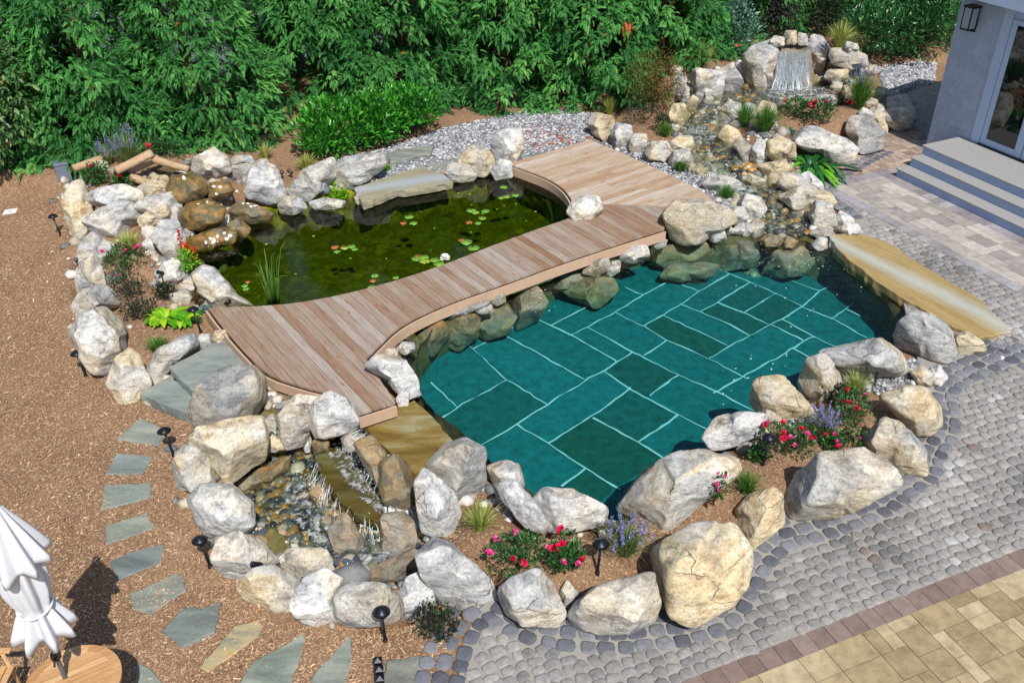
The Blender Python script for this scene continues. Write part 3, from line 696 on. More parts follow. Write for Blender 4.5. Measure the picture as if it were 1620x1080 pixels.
rocks('boulders along the right bank of the stream', big=1.14, text='''
.25 .98 .62 0|1057,188 1065,166 1083,165 1091,188 1083,207 1066,202|orange tan upright boulder beside the upper weir|
.35 .1 .5 0|1130,192 1140,178 1155,188 1150,202 1136,203|small grey rock on the right of the upper weir|
.5 .15 .62 0|1140,176 1154,158 1170,168 1173,188 1152,192|pale grey boulder on the near rim of the upper pool|
.5 .1 .72 0|1172,180 1180,163 1195,168 1196,185 1182,190|white ridged rock behind the grass on the upper pool rim|
.5 .55 .52 0|1190,178 1205,160 1226,165 1229,182 1210,188|ochre grey boulder behind the tall grass on the upper pool rim|
.55 .6 .4 .4|1228,168 1240,157 1262,156 1269,170 1250,174|brown wet rock on the rim below the falls|
.5 .05 .6 0|1268,160 1300,150 1322,151 1321,164 1294,171|flat grey slab rock on the rim above the red roses|df=.6
.3 .8 .6 0|1136,216 1148,198 1166,206 1173,220 1156,231 1140,229|saddle shaped tan boulder on the right bank|
.2 .1 .3 .1|1158,230 1172,217 1190,234 1182,264 1168,248|dark faced upright rock on the right bank|
.2 .08 .7 0|1187,238 1200,221 1216,228 1215,254 1198,266 1186,252|white grey boulder right of the dark faced rock|
.3 .7 .55 0|1214,225 1232,216 1256,228 1257,250 1228,258 1212,246|tan topped boulder below the two blue green tufts|
.05 .85 .58 0|1200,262 1240,254 1252,268 1232,286 1218,294 1208,278|golden flat boulder with a dark wet side above the stream|
.0 .35 .55 0|1231,292 1240,275 1262,275 1292,300 1302,312 1270,312 1246,306|grey tan boulder left of the white one by the strap leaved lily|
.0 .02 .84 0|1259,282 1280,272 1300,290 1303,304 1280,301|white boulder just below the strap leaved lily|
.0 .55 .58 0|1232,312 1260,298 1308,304 1321,322 1290,337 1258,331|cream boulder above the upright tan one on the right bank|
-.05 .65 .6 0|1279,342 1290,318 1314,323 1323,356 1302,367 1284,361|upright tan boulder with a dark side at the stream mouth|
.0 .02 .82 0|1320,350 1330,334 1350,346 1350,358 1330,358|white rock between the upright tan boulder and the golden slab|
.0 .4 .7 0|1322,364 1336,350 1358,356 1364,370 1340,376|cream rock at the head of the golden slab|
-.06 .5 .4 .2|1280,370 1296,360 1316,362 1318,372 1295,376|flat brown rock at the head of the pool|df=.6
-.1 .02 .65 .1|1284,388 1296,375 1308,378 1308,394 1294,396|grey white rock under the corner of the golden slab|
-.1 .7 .4 .6|1200,380 1218,370 1238,376 1234,388 1210,390|orange wet rock where the stream enters the pool, left|
-.1 .7 .4 .6|1234,384 1246,374 1262,382 1254,392 1240,391|orange wet rock where the stream enters the pool, right|
.0 .12 .66 0|1253,226 1266,212 1276,203 1294,202 1312,212 1340,222 1354,236 1342,256 1320,264 1300,250 1278,240|large pale veined boulder behind the strap leaved lily|
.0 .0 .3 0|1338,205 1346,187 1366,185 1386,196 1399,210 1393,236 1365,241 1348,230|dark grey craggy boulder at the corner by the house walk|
.0 .55 .6 0|1375,178 1386,163 1398,168 1405,200 1400,219 1386,205|tall tan boulder at the corner by the shaded boulder|
.4 .03 .58 0|1357,180 1366,170 1380,178 1382,192 1364,190|small grey rock behind the dark craggy boulder|
.45 .8 .5 0|1364,163 1376,155 1390,158 1388,168 1370,170|small ochre rock beside the blue flowered grass|
.0 .3 .55 0|1315,345 1322,338 1332,344 1326,352|little grey rock against the white rock at the slab head|
''')
rocks('boulders of the upper waterfall', big=1.14, text='''
.55 .15 .55 0|1177,90 1192,76 1221,66 1228,77 1226,112 1220,142 1192,146 1177,133|big grey boulder left of the upper waterfall|
.7 .0 .74 0|1163,104 1170,95 1183,106 1184,120 1172,120|small white rock against the big grey waterfall boulder|
.55 .3 .48 0|1136,114 1160,101 1175,130 1161,152 1140,156|grey tan boulder second left of the upper waterfall|
.5 .03 .74 0|1093,126 1100,110 1118,112 1141,115 1144,132 1136,162 1110,166 1098,146|white streaked boulder third left of the upper waterfall|
.55 .2 .3 0|1111,160 1118,149 1128,154 1128,166 1114,167|small dark rock at the foot of the white streaked boulder|
.4 .02 .42 0|1061,128 1075,110 1090,130 1077,152 1062,152|blue grey pointed boulder at the left end of the upper wall|
.8 .7 .66 0|1061,112 1066,103 1080,106 1078,116 1064,118|cream block on top of the blue grey pointed boulder|
.85 .7 .55 0|1065,100 1075,90 1094,92 1094,102 1072,106|low tan rock in the mulch at the top of the left end|
.4 .05 .55 0|1071,150 1084,132 1100,140 1096,160 1078,166|grey rock below the blue grey pointed boulder|
.4 .75 .66 0|1085,168 1096,150 1106,160 1100,176 1088,178|cream rock above the upper weir|
1.5 .4 .6 0|1217,66 1226,57 1240,60 1240,72 1224,74|pale rock left of the top block of the waterfall|
1.55 .7 .55 0|1239,62 1243,50 1259,49 1260,69 1242,70|square tan block at the very top of the waterfall|
1.55 .08 .5 0|1260,64 1264,52 1276,55 1278,72 1264,71|grey rock right of the top block of the waterfall|
.6 .3 .5 0|1279,74 1285,58 1300,60 1312,76 1308,106 1296,121 1279,118|tall standing boulder right of the upper waterfall|
1.0 .5 .5 0|1313,88 1318,78 1350,77 1368,88 1371,104 1342,109 1315,101|wide tan grey block below the yellow grass clump|
1.4 .1 .55 0|1334,76 1340,66 1356,70 1358,80 1342,82|flat grey rock behind the wide tan block|
.75 .65 .5 0|1304,124 1311,111 1340,110 1340,124 1318,131|tan block under the wide tan grey block|
.7 .1 .3 0|1342,120 1350,105 1366,108 1366,121 1352,124|dark grey rock right of the tan under block|
.7 .75 .5 0|1365,116 1372,103 1386,104 1390,116 1374,120|tan rock at the right shoulder of the waterfall|
.55 .7 .35 .55|1268,134 1280,123 1304,121 1306,134 1284,139|ochre wet rock at the right foot of the waterfall|
.6 .35 .5 0|1312,140 1318,129 1332,131 1332,142 1320,144|small grey tan rock beside the upper pool|
.55 1.0 .45 .25|1329,152 1334,136 1347,137 1350,150 1340,157|orange rock at the foot of the blue flowered grass|
.65 .1 .55 0|1338,136 1345,126 1356,130 1354,139 1344,140|small pale rock behind the orange rock|
.55 .2 .28 .5|1226,138 1226,82 1240,74 1280,75 1284,138 1255,144|dark wet rock face behind the upper waterfall|df=.9
.55 .7 .5 .2|1232,142 1234,106 1246,100 1252,120 1250,143|tan rock showing through the upper waterfall|df=1.3
''')
rocks('boulders by the house', '''
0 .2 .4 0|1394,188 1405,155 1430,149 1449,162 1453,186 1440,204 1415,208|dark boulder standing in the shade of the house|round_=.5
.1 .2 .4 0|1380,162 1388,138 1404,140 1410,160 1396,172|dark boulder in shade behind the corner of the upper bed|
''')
rocks('stones at the ends of the deck', '''
-.06 .12 .74 0|577,580 600,560 640,568 660,600 663,626 640,632 610,602|big white cracked boulder in the notch at the pool end of the deck|
-.06 .02 .72 0|624,632 636,617 648,622 646,640 632,645|small white rock at the corner of the deck end|
-.1 .1 .72 0|566,660 574,650 584,654 582,664 570,668|white rock first under the deck end board|
-.1 .35 .7 0|584,655 594,647 604,652 600,662 588,664|cream rock second under the deck end board|
-.1 .15 .7 0|604,650 614,642 624,646 620,658 608,660|white rock third under the deck end board|
-.06 .1 .74 0|627,552 638,540 655,542 656,554 640,562|white rock under the curve of the deck|
-.06 .6 .66 0|603,562 614,550 630,552 628,564 612,568|cream rock left under the curve of the deck|
''')
rocks('stones under the bridge at the pool edge', '''
-.9 .4 .3 .75|640,545 665,520 700,508 712,530 690,560 655,575|olive rock under water near the deck curve|
-.9 .4 .3 .75|700,540 706,508 735,492 760,500 755,535 725,556|mossy olive rock under water below the bridge|
-.9 .4 .3 .75|750,520 765,494 800,480 818,500 800,530 768,538|broad olive rock under water below the bridge|
-.12 .05 .45 .1|752,490 760,480 778,481 780,494 762,498|grey rock at the waterline below the bridge|
-.12 .4 .35 .3|774,478 780,466 798,465 800,478 786,484|brown rock at the waterline below the bridge|
-.12 .05 .3 .1|695,502 730,488 772,474 776,480 735,498 705,508|thin grey ledge stone along the waterline below the bridge|df=.7
-.5 .55 .4 .5|866,452 880,430 915,424 936,440 920,455 885,458|tan olive rock at the waterline left of the submerged slab rock|
-.95 .5 .35 .7|890,462 930,436 970,440 978,462 945,488 915,478|large olive slab rock just under the water|
-.2 .45 .5 .2|920,432 935,412 962,406 966,425 945,438|tan rock below the bridge right of the tan olive one|
-.2 .1 .6 .1|955,432 965,414 982,412 980,430 966,438|white grey rock below the bridge|
-.2 .05 .5 0|974,402 995,387 1024,389 1028,406 1002,417 980,413|rounded grey rock below the right part of the bridge|
-.15 .2 .4 0|1032,388 1044,376 1056,380 1052,392 1038,394|brown cobble under the bridge end|
-.85 .45 .35 .6|1022,420 1040,385 1110,380 1130,400 1112,420 1060,424|long olive boulder under water at the bridge end|
-.9 .4 .35 .6|1040,440 1060,418 1115,415 1140,420 1120,440 1070,446|lower olive boulder under water at the bridge end|
-.8 .4 .4 .6|1130,420 1145,385 1190,376 1206,398 1190,422 1150,428|olive boulder under water left of the inlet|
-.8 .3 .4 .6|1205,430 1225,398 1270,390 1290,415 1270,436 1230,440|olive grey boulder under water in front of the inlet|
-.9 .3 .35 .6|800,512 815,470 850,452 866,478 850,508 820,522|dark rock under water where bubbles rise|
-.6 .3 .3 .6|1408,530 1412,500 1430,478 1445,490 1440,520 1420,540|dark green rock under water beside the golden slab|
''')
# ------------------------------------------------------------------ levels
ZPOOL, ZPOND, ZDECK, ZBASIN, ZFLOOR, ZMULCH = -0.06, 0.0, 0.20, -0.53, -0.72, -0.30
GX0, GX1, GY0, GY1, GS = -17.0, 17.0, 2.0, 36.0, 0.0625
gx = np.arange(GX0, GX1+1e-6, GS); gy = np.arange(GY0, GY1+1e-6, GS)
GXX, GYY = np.meshgrid(gx, gy, indexing='ij')

POOL_PX = [(636, 560), (690, 497), (760, 462), (840, 428), (930, 395), (1050, 352), (1150, 362), (1190, 372), (1312, 376), (1430, 476), (1440, 530), (1330, 575), (1270, 625), (1200, 668), (1120, 735), (1040, 790), (965, 845), (850, 800), (770, 745), (730, 690), (660, 645)]
POND_PX = [(290, 395), (330, 355), (400, 335), (470, 322), (560, 305), (640, 296), (720, 282), (800, 262), (850, 272), (905, 305), (915, 350), (800, 395), (700, 435), (600, 470), (510, 490), (420, 497), (370, 480), (330, 440), (300, 425)]
BASIN_PX = [(352, 757), (395, 740), (480, 712), (545, 690), (655, 770), (655, 880), (600, 905), (545, 922), (500, 912), (440, 884), (400, 850), (366, 800)]
POOL = [at2(*p, ZPOOL) for p in POOL_PX]; POND = [at2(*p, ZPOND) for p in POND_PX]; BASIN = [at2(*p, -0.6) for p in BASIN_PX]

Z = np.zeros_like(GXX)-0.03
def zone(px, ze, zv):
    poly = [at2(x, y, ze) for x, y in px]; m = inpoly(GXX, GYY, poly)
    Z[m] = zv(GXX[m], GYY[m]) if callable(zv) else zv
def mulch_z(x, y):
    t = np.clip((x+2.3)/1.7, 0, 1); return ZMULCH*(1-t*t*(3-2*t))
zone([(-900, 1500), (690, 1500), (738, 968), (600, 1000), (380, 930), (330, 800), (345, 640), (352, 560), (310, 560), (200, 590), (100, 520), (95, 290), (-900, 255)], -0.3, mulch_z)
zone([(-900, 258), (95, 282), (300, 300), (470, 325), (570, 312), (715, 285), (800, 270), (940, 215), (1140, 335), (1200, 330), (1270, 290), (1330, 240), (1440, 215), (1470, 100), (1560, 20), (1560, -80), (-900, -80)], 0.1, 0.10)
zone([(150, 400), (300, 390), (320, 430), (370, 480), (345, 512), (300, 535), (240, 560), (190, 540), (150, 480)], -.05, -.05)
zone([(110, 285), (150, 245), (220, 215), (330, 235), (400, 265), (340, 300), (290, 320), (290, 380), (200, 400), (140, 380)], .5, .42)
zone([(690, 800), (760, 780), (850, 840), (960, 845), (1100, 750), (1200, 690), (1290, 640), (1350, 605), (1400, 640), (1380, 700), (1250, 760), (1180, 820), (1040, 880), (900, 925), (790, 915), (720, 880)], .22, .22)
zone([(1045, 250), (975, 200), (1000, 140), (1060, 120), (1090, 150), (1085, 200), (1110, 250)], .35, .34)
zone([(1125, 215), (1160, 180), (1260, 165), (1330, 160), (1395, 160), (1395, 215), (1320, 230), (1255, 225), (1190, 240), (1160, 215)], .6, .58)
zone([(1040, 118), (1070, 90), (1170, 80), (1200, 100), (1170, 120), (1090, 115)], .95, .95)
zone([(1180, 92), (1225, 54), (1300, 46), (1340, 66), (1345, 92), (1300, 100), (1225, 92)], 1.4, 1.30)
zone([(1230, 70), (1285, 70), (1285, 84), (1230, 84)], 1.6, 1.60)
zone([(1085, 170), (1130, 155), (1180, 130), (1320, 125), (1345, 140), (1260, 162), (1160, 170), (1130, 198), (1085, 200)], .6, .55)
zone([(1085, 203), (1135, 200), (1168, 250), (1150, 276), (1118, 274), (1095, 240)], .4, .30)
_s0, _s1 = np.array(at2(1140, 285, .25)), np.array(at2(1235, 372, -.1))
def stream_z(x, y):
    d = _s1-_s0; t = np.clip(((x-_s0[0])*d[0]+(y-_s0[1])*d[1])/(d@d), 0, 1); return .20-.28*t
zone([(1115, 278), (1165, 276), (1215, 292), (1262, 325), (1300, 378), (1195, 380), (1200, 345), (1170, 305)], .1, stream_z)
zone([(560, 660), (660, 625), (740, 690), (700, 770), (640, 770), (600, 720)], -.1, -.32)
def blur(A, it):
    for _ in range(it):
        B = A.copy()
        B[1:-1, 1:-1] = (A[1:-1, 1:-1]*2+A[:-2, 1:-1]+A[2:, 1:-1]+A[1:-1, :-2]+A[1:-1, 2:])/6; A = B
    return A
Z = blur(Z, 7)
Z += 0.018*fbm(np.c_[GXX.ravel()*1.3, GYY.ravel()*1.3, np.zeros(GXX.size)], 3, 3).reshape(Z.shape)
def keep_clear(px, py, z, hw, fr, bk):
    p = at(px, py, z); h = p[:2]/np.hypot(p[0], p[1]); ROCKS.append((p[:2], h, np.array([-h[1], h[0]]), hw, fr, bk, z, z+.3))
keep_clear(265, 632, -.31, .45, .45, .5); keep_clear(330, 600, -.13, .5, .35, .4); keep_clear(300, 650, -.31, .2, .2, .2)
for rc, hdv, lat_, hw, fr, bk, zg, zt_ in ROCKS:
    U = (GXX-rc[0])*hdv[0]+(GYY-rc[1])*hdv[1]; Lq = (GXX-rc[0])*lat_[0]+(GYY-rc[1])*lat_[1]
    m = (np.abs(Lq) < hw*.97) & (U > -fr-3.5) & (U < bk)
    Df = np.hypot(*rc)-fr*.92; D = np.hypot(GXX[m], GYY[m])
    lim = np.where(D < Df, zg+.02+(CAM_H-zg)*(Df-D)/Df-.03*np.minimum(1, (Df-D)), np.where(U[m] < 0, zg+.03, zg+.03+(zt_-zg)*.8*np.clip(U[m]/bk, 0, 1)))
    Z[m] = np.minimum(Z[m], lim)
Z = blur(Z, 2)
mp = inpoly(GXX, GYY, POOL); mo = inpoly(GXX, GYY, POND); mb = inpoly(GXX, GYY, BASIN)
Z[mp] = ZFLOOR-.03; Z[mo] = -.75; Z[mb] = -.62
PATIO_PX = [(722, 1090), (735, 1015), (752, 968), (790, 935), (860, 960), (960, 975), (1080, 950), (1170, 890), (1240, 800), (1360, 770), (1440, 690), (1460, 600), (1430, 480), (1312, 372), (1330, 330), (1260, 290), (1300, 240), (1395, 215), (1420, 150), (1520, 120), (1900, 250), (1900, 1400), (600, 1400)]
PATIO = [at2(*p) for p in PATIO_PX]
m = inpoly(GXX, GYY, PATIO) & ~mp
Z[m] = np.minimum(Z[m], -.05)
def zt(x, y):
    i = np.clip((np.asarray(x, float)-GX0)/GS, 0, len(gx)-1.001); j = np.clip((np.asarray(y, float)-GY0)/GS, 0, len(gy)-1.001)
    a = i.astype(int); b = j.astype(int); u = i-a; v = j-b
    return Z[a, b]*(1-u)*(1-v)+Z[a+1, b]*u*(1-v)+Z[a, b+1]*(1-u)*v+Z[a+1, b+1]*u*v
def ground(px, py, it=14):
    z = 0.0
    for _ in range(it):
        p = at(px, py, z); z = .5*z+.5*float(zt(p[0], p[1]))
    p = at(px, py, z); return np.array([p[0], p[1], z])

def grid_mesh(name, mask_v, mat, dz=0.0, splitmats=None):
    """the part of the terrain whose cells have all corners in mask"""
    idx = np.arange(GXX.size).reshape(GXX.shape)
    c = mask_v[:-1, :-1] & mask_v[1:, :-1] & mask_v[1:, 1:] & mask_v[:-1, 1:]
    F = np.c_[idx[:-1, :-1][c], idx[1:, :-1][c], idx[1:, 1:][c], idx[:-1, 1:][c]]
    V = np.c_[GXX.ravel(), GYY.ravel(), Z.ravel()+dz]
    u, inv = np.unique(F, return_inverse=True)
    return mesh_np(name, V[u], inv.reshape(F.shape), mat, True)
dil = lambda A: A | np.roll(A, 1, 0) | np.roll(A, -1, 0) | np.roll(A, 1, 1) | np.roll(A, -1, 1)
def grow(A, n):
    for _ in range(n): A = dil(A)
    return A
def offs_(poly, d):
    P = np.array(poly); c = P.mean(0); v = P-c; L = np.linalg.norm(v, axis=1)[:, None]; return [tuple(q) for q in c+v*(L+d)/L]
me = grid_mesh('ground', np.ones_like(mp), M['mulch'])
# bed materials of the water basins
for mt in ('poolwall', 'pondbed', 'gravel_bed'): me.materials.append(M[mt])
cen = np.zeros(len(me.polygons)*3, np.float32); me.polygons.foreach_get('center', cen); cen = cen.reshape(-1, 3)
mi = np.zeros(len(cen), np.int32)
ii = np.clip(((cen[:, 0]-GX0)/GS).round().astype(int), 0, len(gx)-1); jj = np.clip(((cen[:, 1]-GY0)/GS).round().astype(int), 0, len(gy)-1)
mi[grow(mp, 3)[ii, jj] & (cen[:, 2] < -.08)] = 1; mi[grow(mo, 3)[ii, jj] & (cen[:, 2] < .02)] = 2; mi[inpoly(cen[:, 0], cen[:, 1], offs_(BASIN, .5)) & (cen[:, 2] < .05)] = 1
me.polygons.foreach_set('material_index', mi)
struct('ground', me)
# far ground, four sheets round the modelled plot
far = MB(); E_ = 220
for x0, x1, y0, y1 in ((-E_, E_, -60, GY0), (-E_, E_, GY1, E_*1.5), (-E_, GX0, GY0, GY1), (GX1, E_, GY0, GY1)):
    far.add([(x0, y0, -.05), (x1, y0, -.05), (x1, y1, -.05), (x0, y1, -.05)], [(0, 1, 2, 3)])
struct('outer_ground', far.mesh('outer_ground', M['mulch']))

# ------------------------------------------------------------------ patio
pb = MB(); pb.prism(PATIO, -.06, -.002)
struct('patio_base', pb.mesh('patio_base', M['joint']))
C_DIR = rad(-64.6); D_DIR = rad(25.4)
EDGE_PX = [(706, 1090), (722, 1025), (745, 985), (775, 962), (800, 985), (850, 1003), (910, 1012), (975, 1015), (1040, 1008), (1100, 1000), (1150, 978), (1178, 935), (1200, 890), (1240, 852), (1300, 838), (1350, 822), (1400, 800), (1440, 768), (1470, 750), (1478, 712), (1500, 690), (1502, 650), (1490, 622), (1520, 600), (1560, 580), (1610, 556), (1640, 545)]
EDGE = [tuple(p) for p in smooth_line([at2(*p) for p in EDGE_PX], 2)]
EDGE2 = [tuple(p) for p in smooth_line([at2(*p) for p in ((1325, 362), (1372, 390), (1430, 435), (1500, 492), (1560, 540), (1640, 590))], 2)]
EDGE3 = [tuple(p) for p in smooth_line([at2(*p) for p in ((1352, 350), (1318, 322), (1290, 308), (1312, 285), (1345, 265), (1372, 250), (1402, 236))], 2)]
STRIP_A, STRIP_B = np.array(at2(1097, 1071)), np.array(at2(1620, 867))
sd = (STRIP_B-STRIP_A)/np.linalg.norm(STRIP_B-STRIP_A); sn = np.array([-sd[1], sd[0]])     # sn points away from the viewer
SANG = math.atan2(sd[1], sd[0])
STRIP_W = abs(sn @ (np.array(at2(1190, 1071))-STRIP_A))
def cobble_mesh(items):
    """items (x, y, half length, half width, angle, tone)"""
    k = 10; a = np.linspace(0, 2*math.pi, k, endpoint=False)
    cx = np.sign(np.cos(a))*np.abs(np.cos(a))**.55; cy = np.sign(np.sin(a))*np.abs(np.sin(a))**.55
    V = []; F = []; T = []; n = 0
    for x, y, l, wd, an, t in items:
        j = 1+RNG.uniform(-.09, .09, k); cs, s2 = math.cos(an), math.sin(an); h = RNG.uniform(-.002, .003)
        for f, z in ((1.0, .0), (.95, .010), (.66, .016)):
            u, v = cx*l*f*j, cy*wd*f*j
            V.append(np.c_[x+u*cs-v*s2, y+u*s2+v*cs, np.full(k, z+h)])
        q = np.arange(k); q2 = (q+1) % k
        for r in (0, 1): F.append(np.c_[n+r*k+q, n+r*k+q2, n+(r+1)*k+q2, n+(r+1)*k+q]); T += [t]*k
        n += 3*k
    caps = np.array([[i*3*k+2*k+j for j in range(k)] for i in range(len(items))])
    return np.concatenate(V), [np.concatenate(F), caps], np.array(T+[it[5] for it in items])
dark = []
for line, offs in ((EDGE, (-.25, -.085, .08)), (EDGE2, (.03,)), (EDGE3, (.0, .16))):
    seg = np.array(line); ds = np.r_[0, np.cumsum(np.hypot(*np.diff(seg, axis=0).T))]
    for off in offs:
        s = .1+.04*(off > .1)
        while s < ds[-1]-.1:
            ln = RNG.uniform(.15, .21)
            i = np.searchsorted(ds, s)-1; d = seg[i+1]-seg[i]; d /= np.linalg.norm(d); p = seg[i]+d*(s-ds[i]); nn = np.array([d[1], -d[0]])
            q = p+nn*off
            dark.append((q[0], q[1], ln/2-.003, .077, math.atan2(d[1], d[0])+RNG.normal(0, .06), RNG.uniform(0, 1))); s += ln+.008
_v, _f, _t = cobble_mesh(dark)
struct('dark_cobble_edging', mesh_np('dark_cobble_edging', _v, _f, M['cobble_dark'], True, _t))
items = []
HB = np.array(at2(1308, 301.7)); HN = np.array([math.cos(D_DIR), math.sin(D_DIR)])
EDGE_POLY = EDGE+[at2(1900, 560), at2(1900, 1400), at2(600, 1400)]
row = 0; v = .0
while v < 14:
    hw = RNG.uniform(.052, .076); u = -6+RNG.uniform(0, .2)
    while u < 12:
        ln = RNG.uniform(.11, .185); p = STRIP_A+sd*(u+ln/2)+sn*(v+hw)
        items.append((p[0]+RNG.normal(0, .009), p[1]+RNG.normal(0, .009), ln/2-.003, hw-.0025, SANG+RNG.normal(0, .22), 0)); u += ln+.002
    v += 2*hw-.004
X = np.array([i[:2] for i in items])
m = inpoly(X[:, 0], X[:, 1], PATIO) & ((X-STRIP_A) @ sn > .045) & ((X-HB) @ HN < -.02)
m &= dist_polyline(X[:, 0], X[:, 1], EDGE) > .165
m &= (dist_polyline(X[:, 0], X[:, 1], EDGE2) > .15) & (dist_polyline(X[:, 0], X[:, 1], EDGE3) > .28)
# keep only what lies outside the rock edge
inner = inpoly(X[:, 0], X[:, 1], EDGE+[at2(1500, 560), at2(1420, 470), at2(1150, 700), at2(700, 850), at2(640, 1000)]) 
m &= ~inner
m &= X[:, 0] < 9.5
wn = fbm(np.c_[X*.8, np.zeros(len(X))], 5, 3)
keep = [it[:5]+(float(np.clip(.5+.3*wn[i]+RNG.normal(0, .17), 0, .96)) if RNG.random() > .012 else 1.0,) for i, it in enumerate(items) if m[i]]
cv, cf, ct = cobble_mesh(keep)
struct('cobble_paving', mesh_np('cobble_paving', cv, cf, M['cobble'], True, ct))

def tiles(region, ang, origin, gens, z=.004, gap=.004, seed=1):
    """flat paving stones laid in courses; region convex"""
    r = random.Random(seed); mb = MB(); cs, s2 = math.cos(ang), math.sin(ang); ox, oy = origin
    loc = [((x-ox)*cs+(y-oy)*s2, -(x-ox)*s2+(y-oy)*cs) for x, y in region]
    u0, u1 = min(p[0] for p in loc), max(p[0] for p in loc); v0, v1 = min(p[1] for p in loc), max(p[1] for p in loc)
    for rect in gens(r, u0, u1, v0, v1):
        a, b, c, d = rect; q = [(a+gap, c+gap), (b-gap, c+gap), (b-gap, d-gap), (a+gap, d-gap)]
        q = clip_convex(q, loc)
        if len(q) < 3: continue
        zz = z+r.uniform(-.0015, .0015)
        mb.prism([(ox+x*cs-y*s2, oy+x*s2+y*cs) for x, y in q], -.01, zz+.004, r.random())
    return mb
def ashlar(mod, sizes):
    def g(r, u0, u1, v0, v1):
        nu = int((u1-u0)/mod)+3; nv = int((v1-v0)/mod)+3; used = [[False]*nv for _ in range(nu)]; out = []
        for j in range(nv):
            for i in range(nu):
                if used[i][j]: continue
                sz = sizes[:]; r.shuffle(sz)
                for a, b in sz+[(1, 1)]:
                    if i+a <= nu and j+b <= nv and not any(used[i+x][j+y] for x in range(a) for y in range(b)):
                        for x in range(a):
                            for y in range(b): used[i+x][j+y] = True
                        out.append((u0+i*mod, u0+(i+a)*mod, v0+j*mod, v0+(j+b)*mod)); break
        return out
    return g
def soldier(wd):
    def g(r, u0, u1, v0, v1):
        u = u0; out = []
        while u < u1: out.append((u, u+wd, v0-.001, v1+.001)); u += wd
        return out
    return g
sa, sb = STRIP_A-sd*3, STRIP_A+sd*11
reg = [tuple(sa), tuple(sb), tuple(sb-sn*STRIP_W), tuple(sa-sn*STRIP_W)]
struct('brown_paver_border', tiles(reg, SANG, tuple(STRIP_A), soldier(.205), gap=.003).mesh('brown_paver_border', M['brownpaver']))
reg = [tuple(sa-sn*STRIP_W), tuple(sb-sn*STRIP_W), tuple(sb-sn*5), tuple(sa-sn*5)]
struct('tan_paver_terrace', tiles(reg, SANG+.0, tuple(STRIP_A-sn*STRIP_W), ashlar(.155, [(2, 2), (3, 2), (2, 2), (3, 2), (1, 2), (2, 1)]), gap=.004, seed=4).mesh('tan_paver_terrace', M['tanpaver']))
# paving in front of the house: a soldier band each side of random rectangular pavers
cd = np.array([math.cos(C_DIR), math.sin(C_DIR)]); hd = HN
P0 = HB+cd*(-1.1)
W1 = float((np.array(at2(1416.5, 279.3))-HB) @ hd)      # foot of the steps
def hreg(a, b, s0, s1): return [tuple(HB+cd*s0+hd*a), tuple(HB+cd*s1+hd*a), tuple(HB+cd*s1+hd*b), tuple(HB+cd*s0+hd*b)]
S0 = float((np.array(at2(1345, 305))-HB) @ cd)-.55
mb1 = tiles(hreg(0, .21, S0, 9), C_DIR, tuple(HB), soldier(.21), gap=.003, seed=6)
mb2 = tiles(hreg(W1-.24, W1+.1, S0, 9), C_DIR, tuple(HB), soldier(.21), gap=.003, seed=7)
mb3 = tiles(hreg(.21, W1-.24, S0, S0+.22), C_DIR, tuple(HB), lambda r, u0, u1, v0, v1: [(u0-.001, u1+.001, v, v+.21) for v in np.arange(v0, v1, .21)], gap=.003, seed=8)
for q in (mb2, mb3):
    for Vv, in zip(q.V): mb1.V.append(Vv)
    for f in q.F: mb1.F.append([i+mb1.n for i in f])
    mb1.T += q.T; mb1.n += q.n
struct('grey_paver_band', mb1.mesh('grey_paver_band', M['bandpaver']))
struct('house_paver_walk', tiles(hreg(.21, W1-.24, S0+.22, 9), C_DIR, tuple(HB), ashlar(.15, [(2, 1), (3, 2), (2, 2), (4, 2), (3, 1), (3, 2)]), gap=.0035, seed=9).mesh('house_paver_walk', M['housepaver']))
reg = hreg(0.0, W1+2.4, S0-5.5, S0)
struct('side_paver_walk', tiles(reg, C_DIR, tuple(HB), ashlar(.11, [(2, 1), (1, 2), (2, 2), (2, 1)]), gap=.004, seed=10).mesh('side_paver_walk', mat_tone('side_pavers', [(.0, S(132, 112, 100)), (.4, S(160, 140, 126)), (1.0, S(184, 166, 152))], .85, .25, .4, 9, .45)))

# ------------------------------------------------------------------ gravel yard
GRAV_PX = [[(520, 255), (600, 240), (700, 205), (760, 192), (860, 172), (945, 182), (960, 225), (1060, 250), (1120, 285), (1180, 335), (1150, 345), (1100, 320), (960, 350), (800, 290), (720, 288), (600, 300), (560, 285)],
           [(1330, 600), (1320, 560), (1420, 560), (1450, 600), (1420, 622), (1370, 610)], [(1205, 645), (1235, 605), (1300, 660), (1260, 680)], [(1420, 560), (1470, 560), (1610, 540), (1600, 556), (1510, 590), (1470, 610)], [(1385, 108), (1440, 100), (1482, 96), (1476, 215), (1440, 215), (1400, 150)]]
gm = np.zeros_like(mp); GPOLY = []
for px in GRAV_PX:
    poly = [at2(x, y, .08) for x, y in px]; GPOLY.append(poly); gm |= inpoly(GXX, GYY, poly)
gm2 = gm & ~grow(mp, 2) & ~grow(mo, 2)
struct('gravel_yard', grid_mesh('gravel_yard', gm2, M['gravel_bed'], .012))

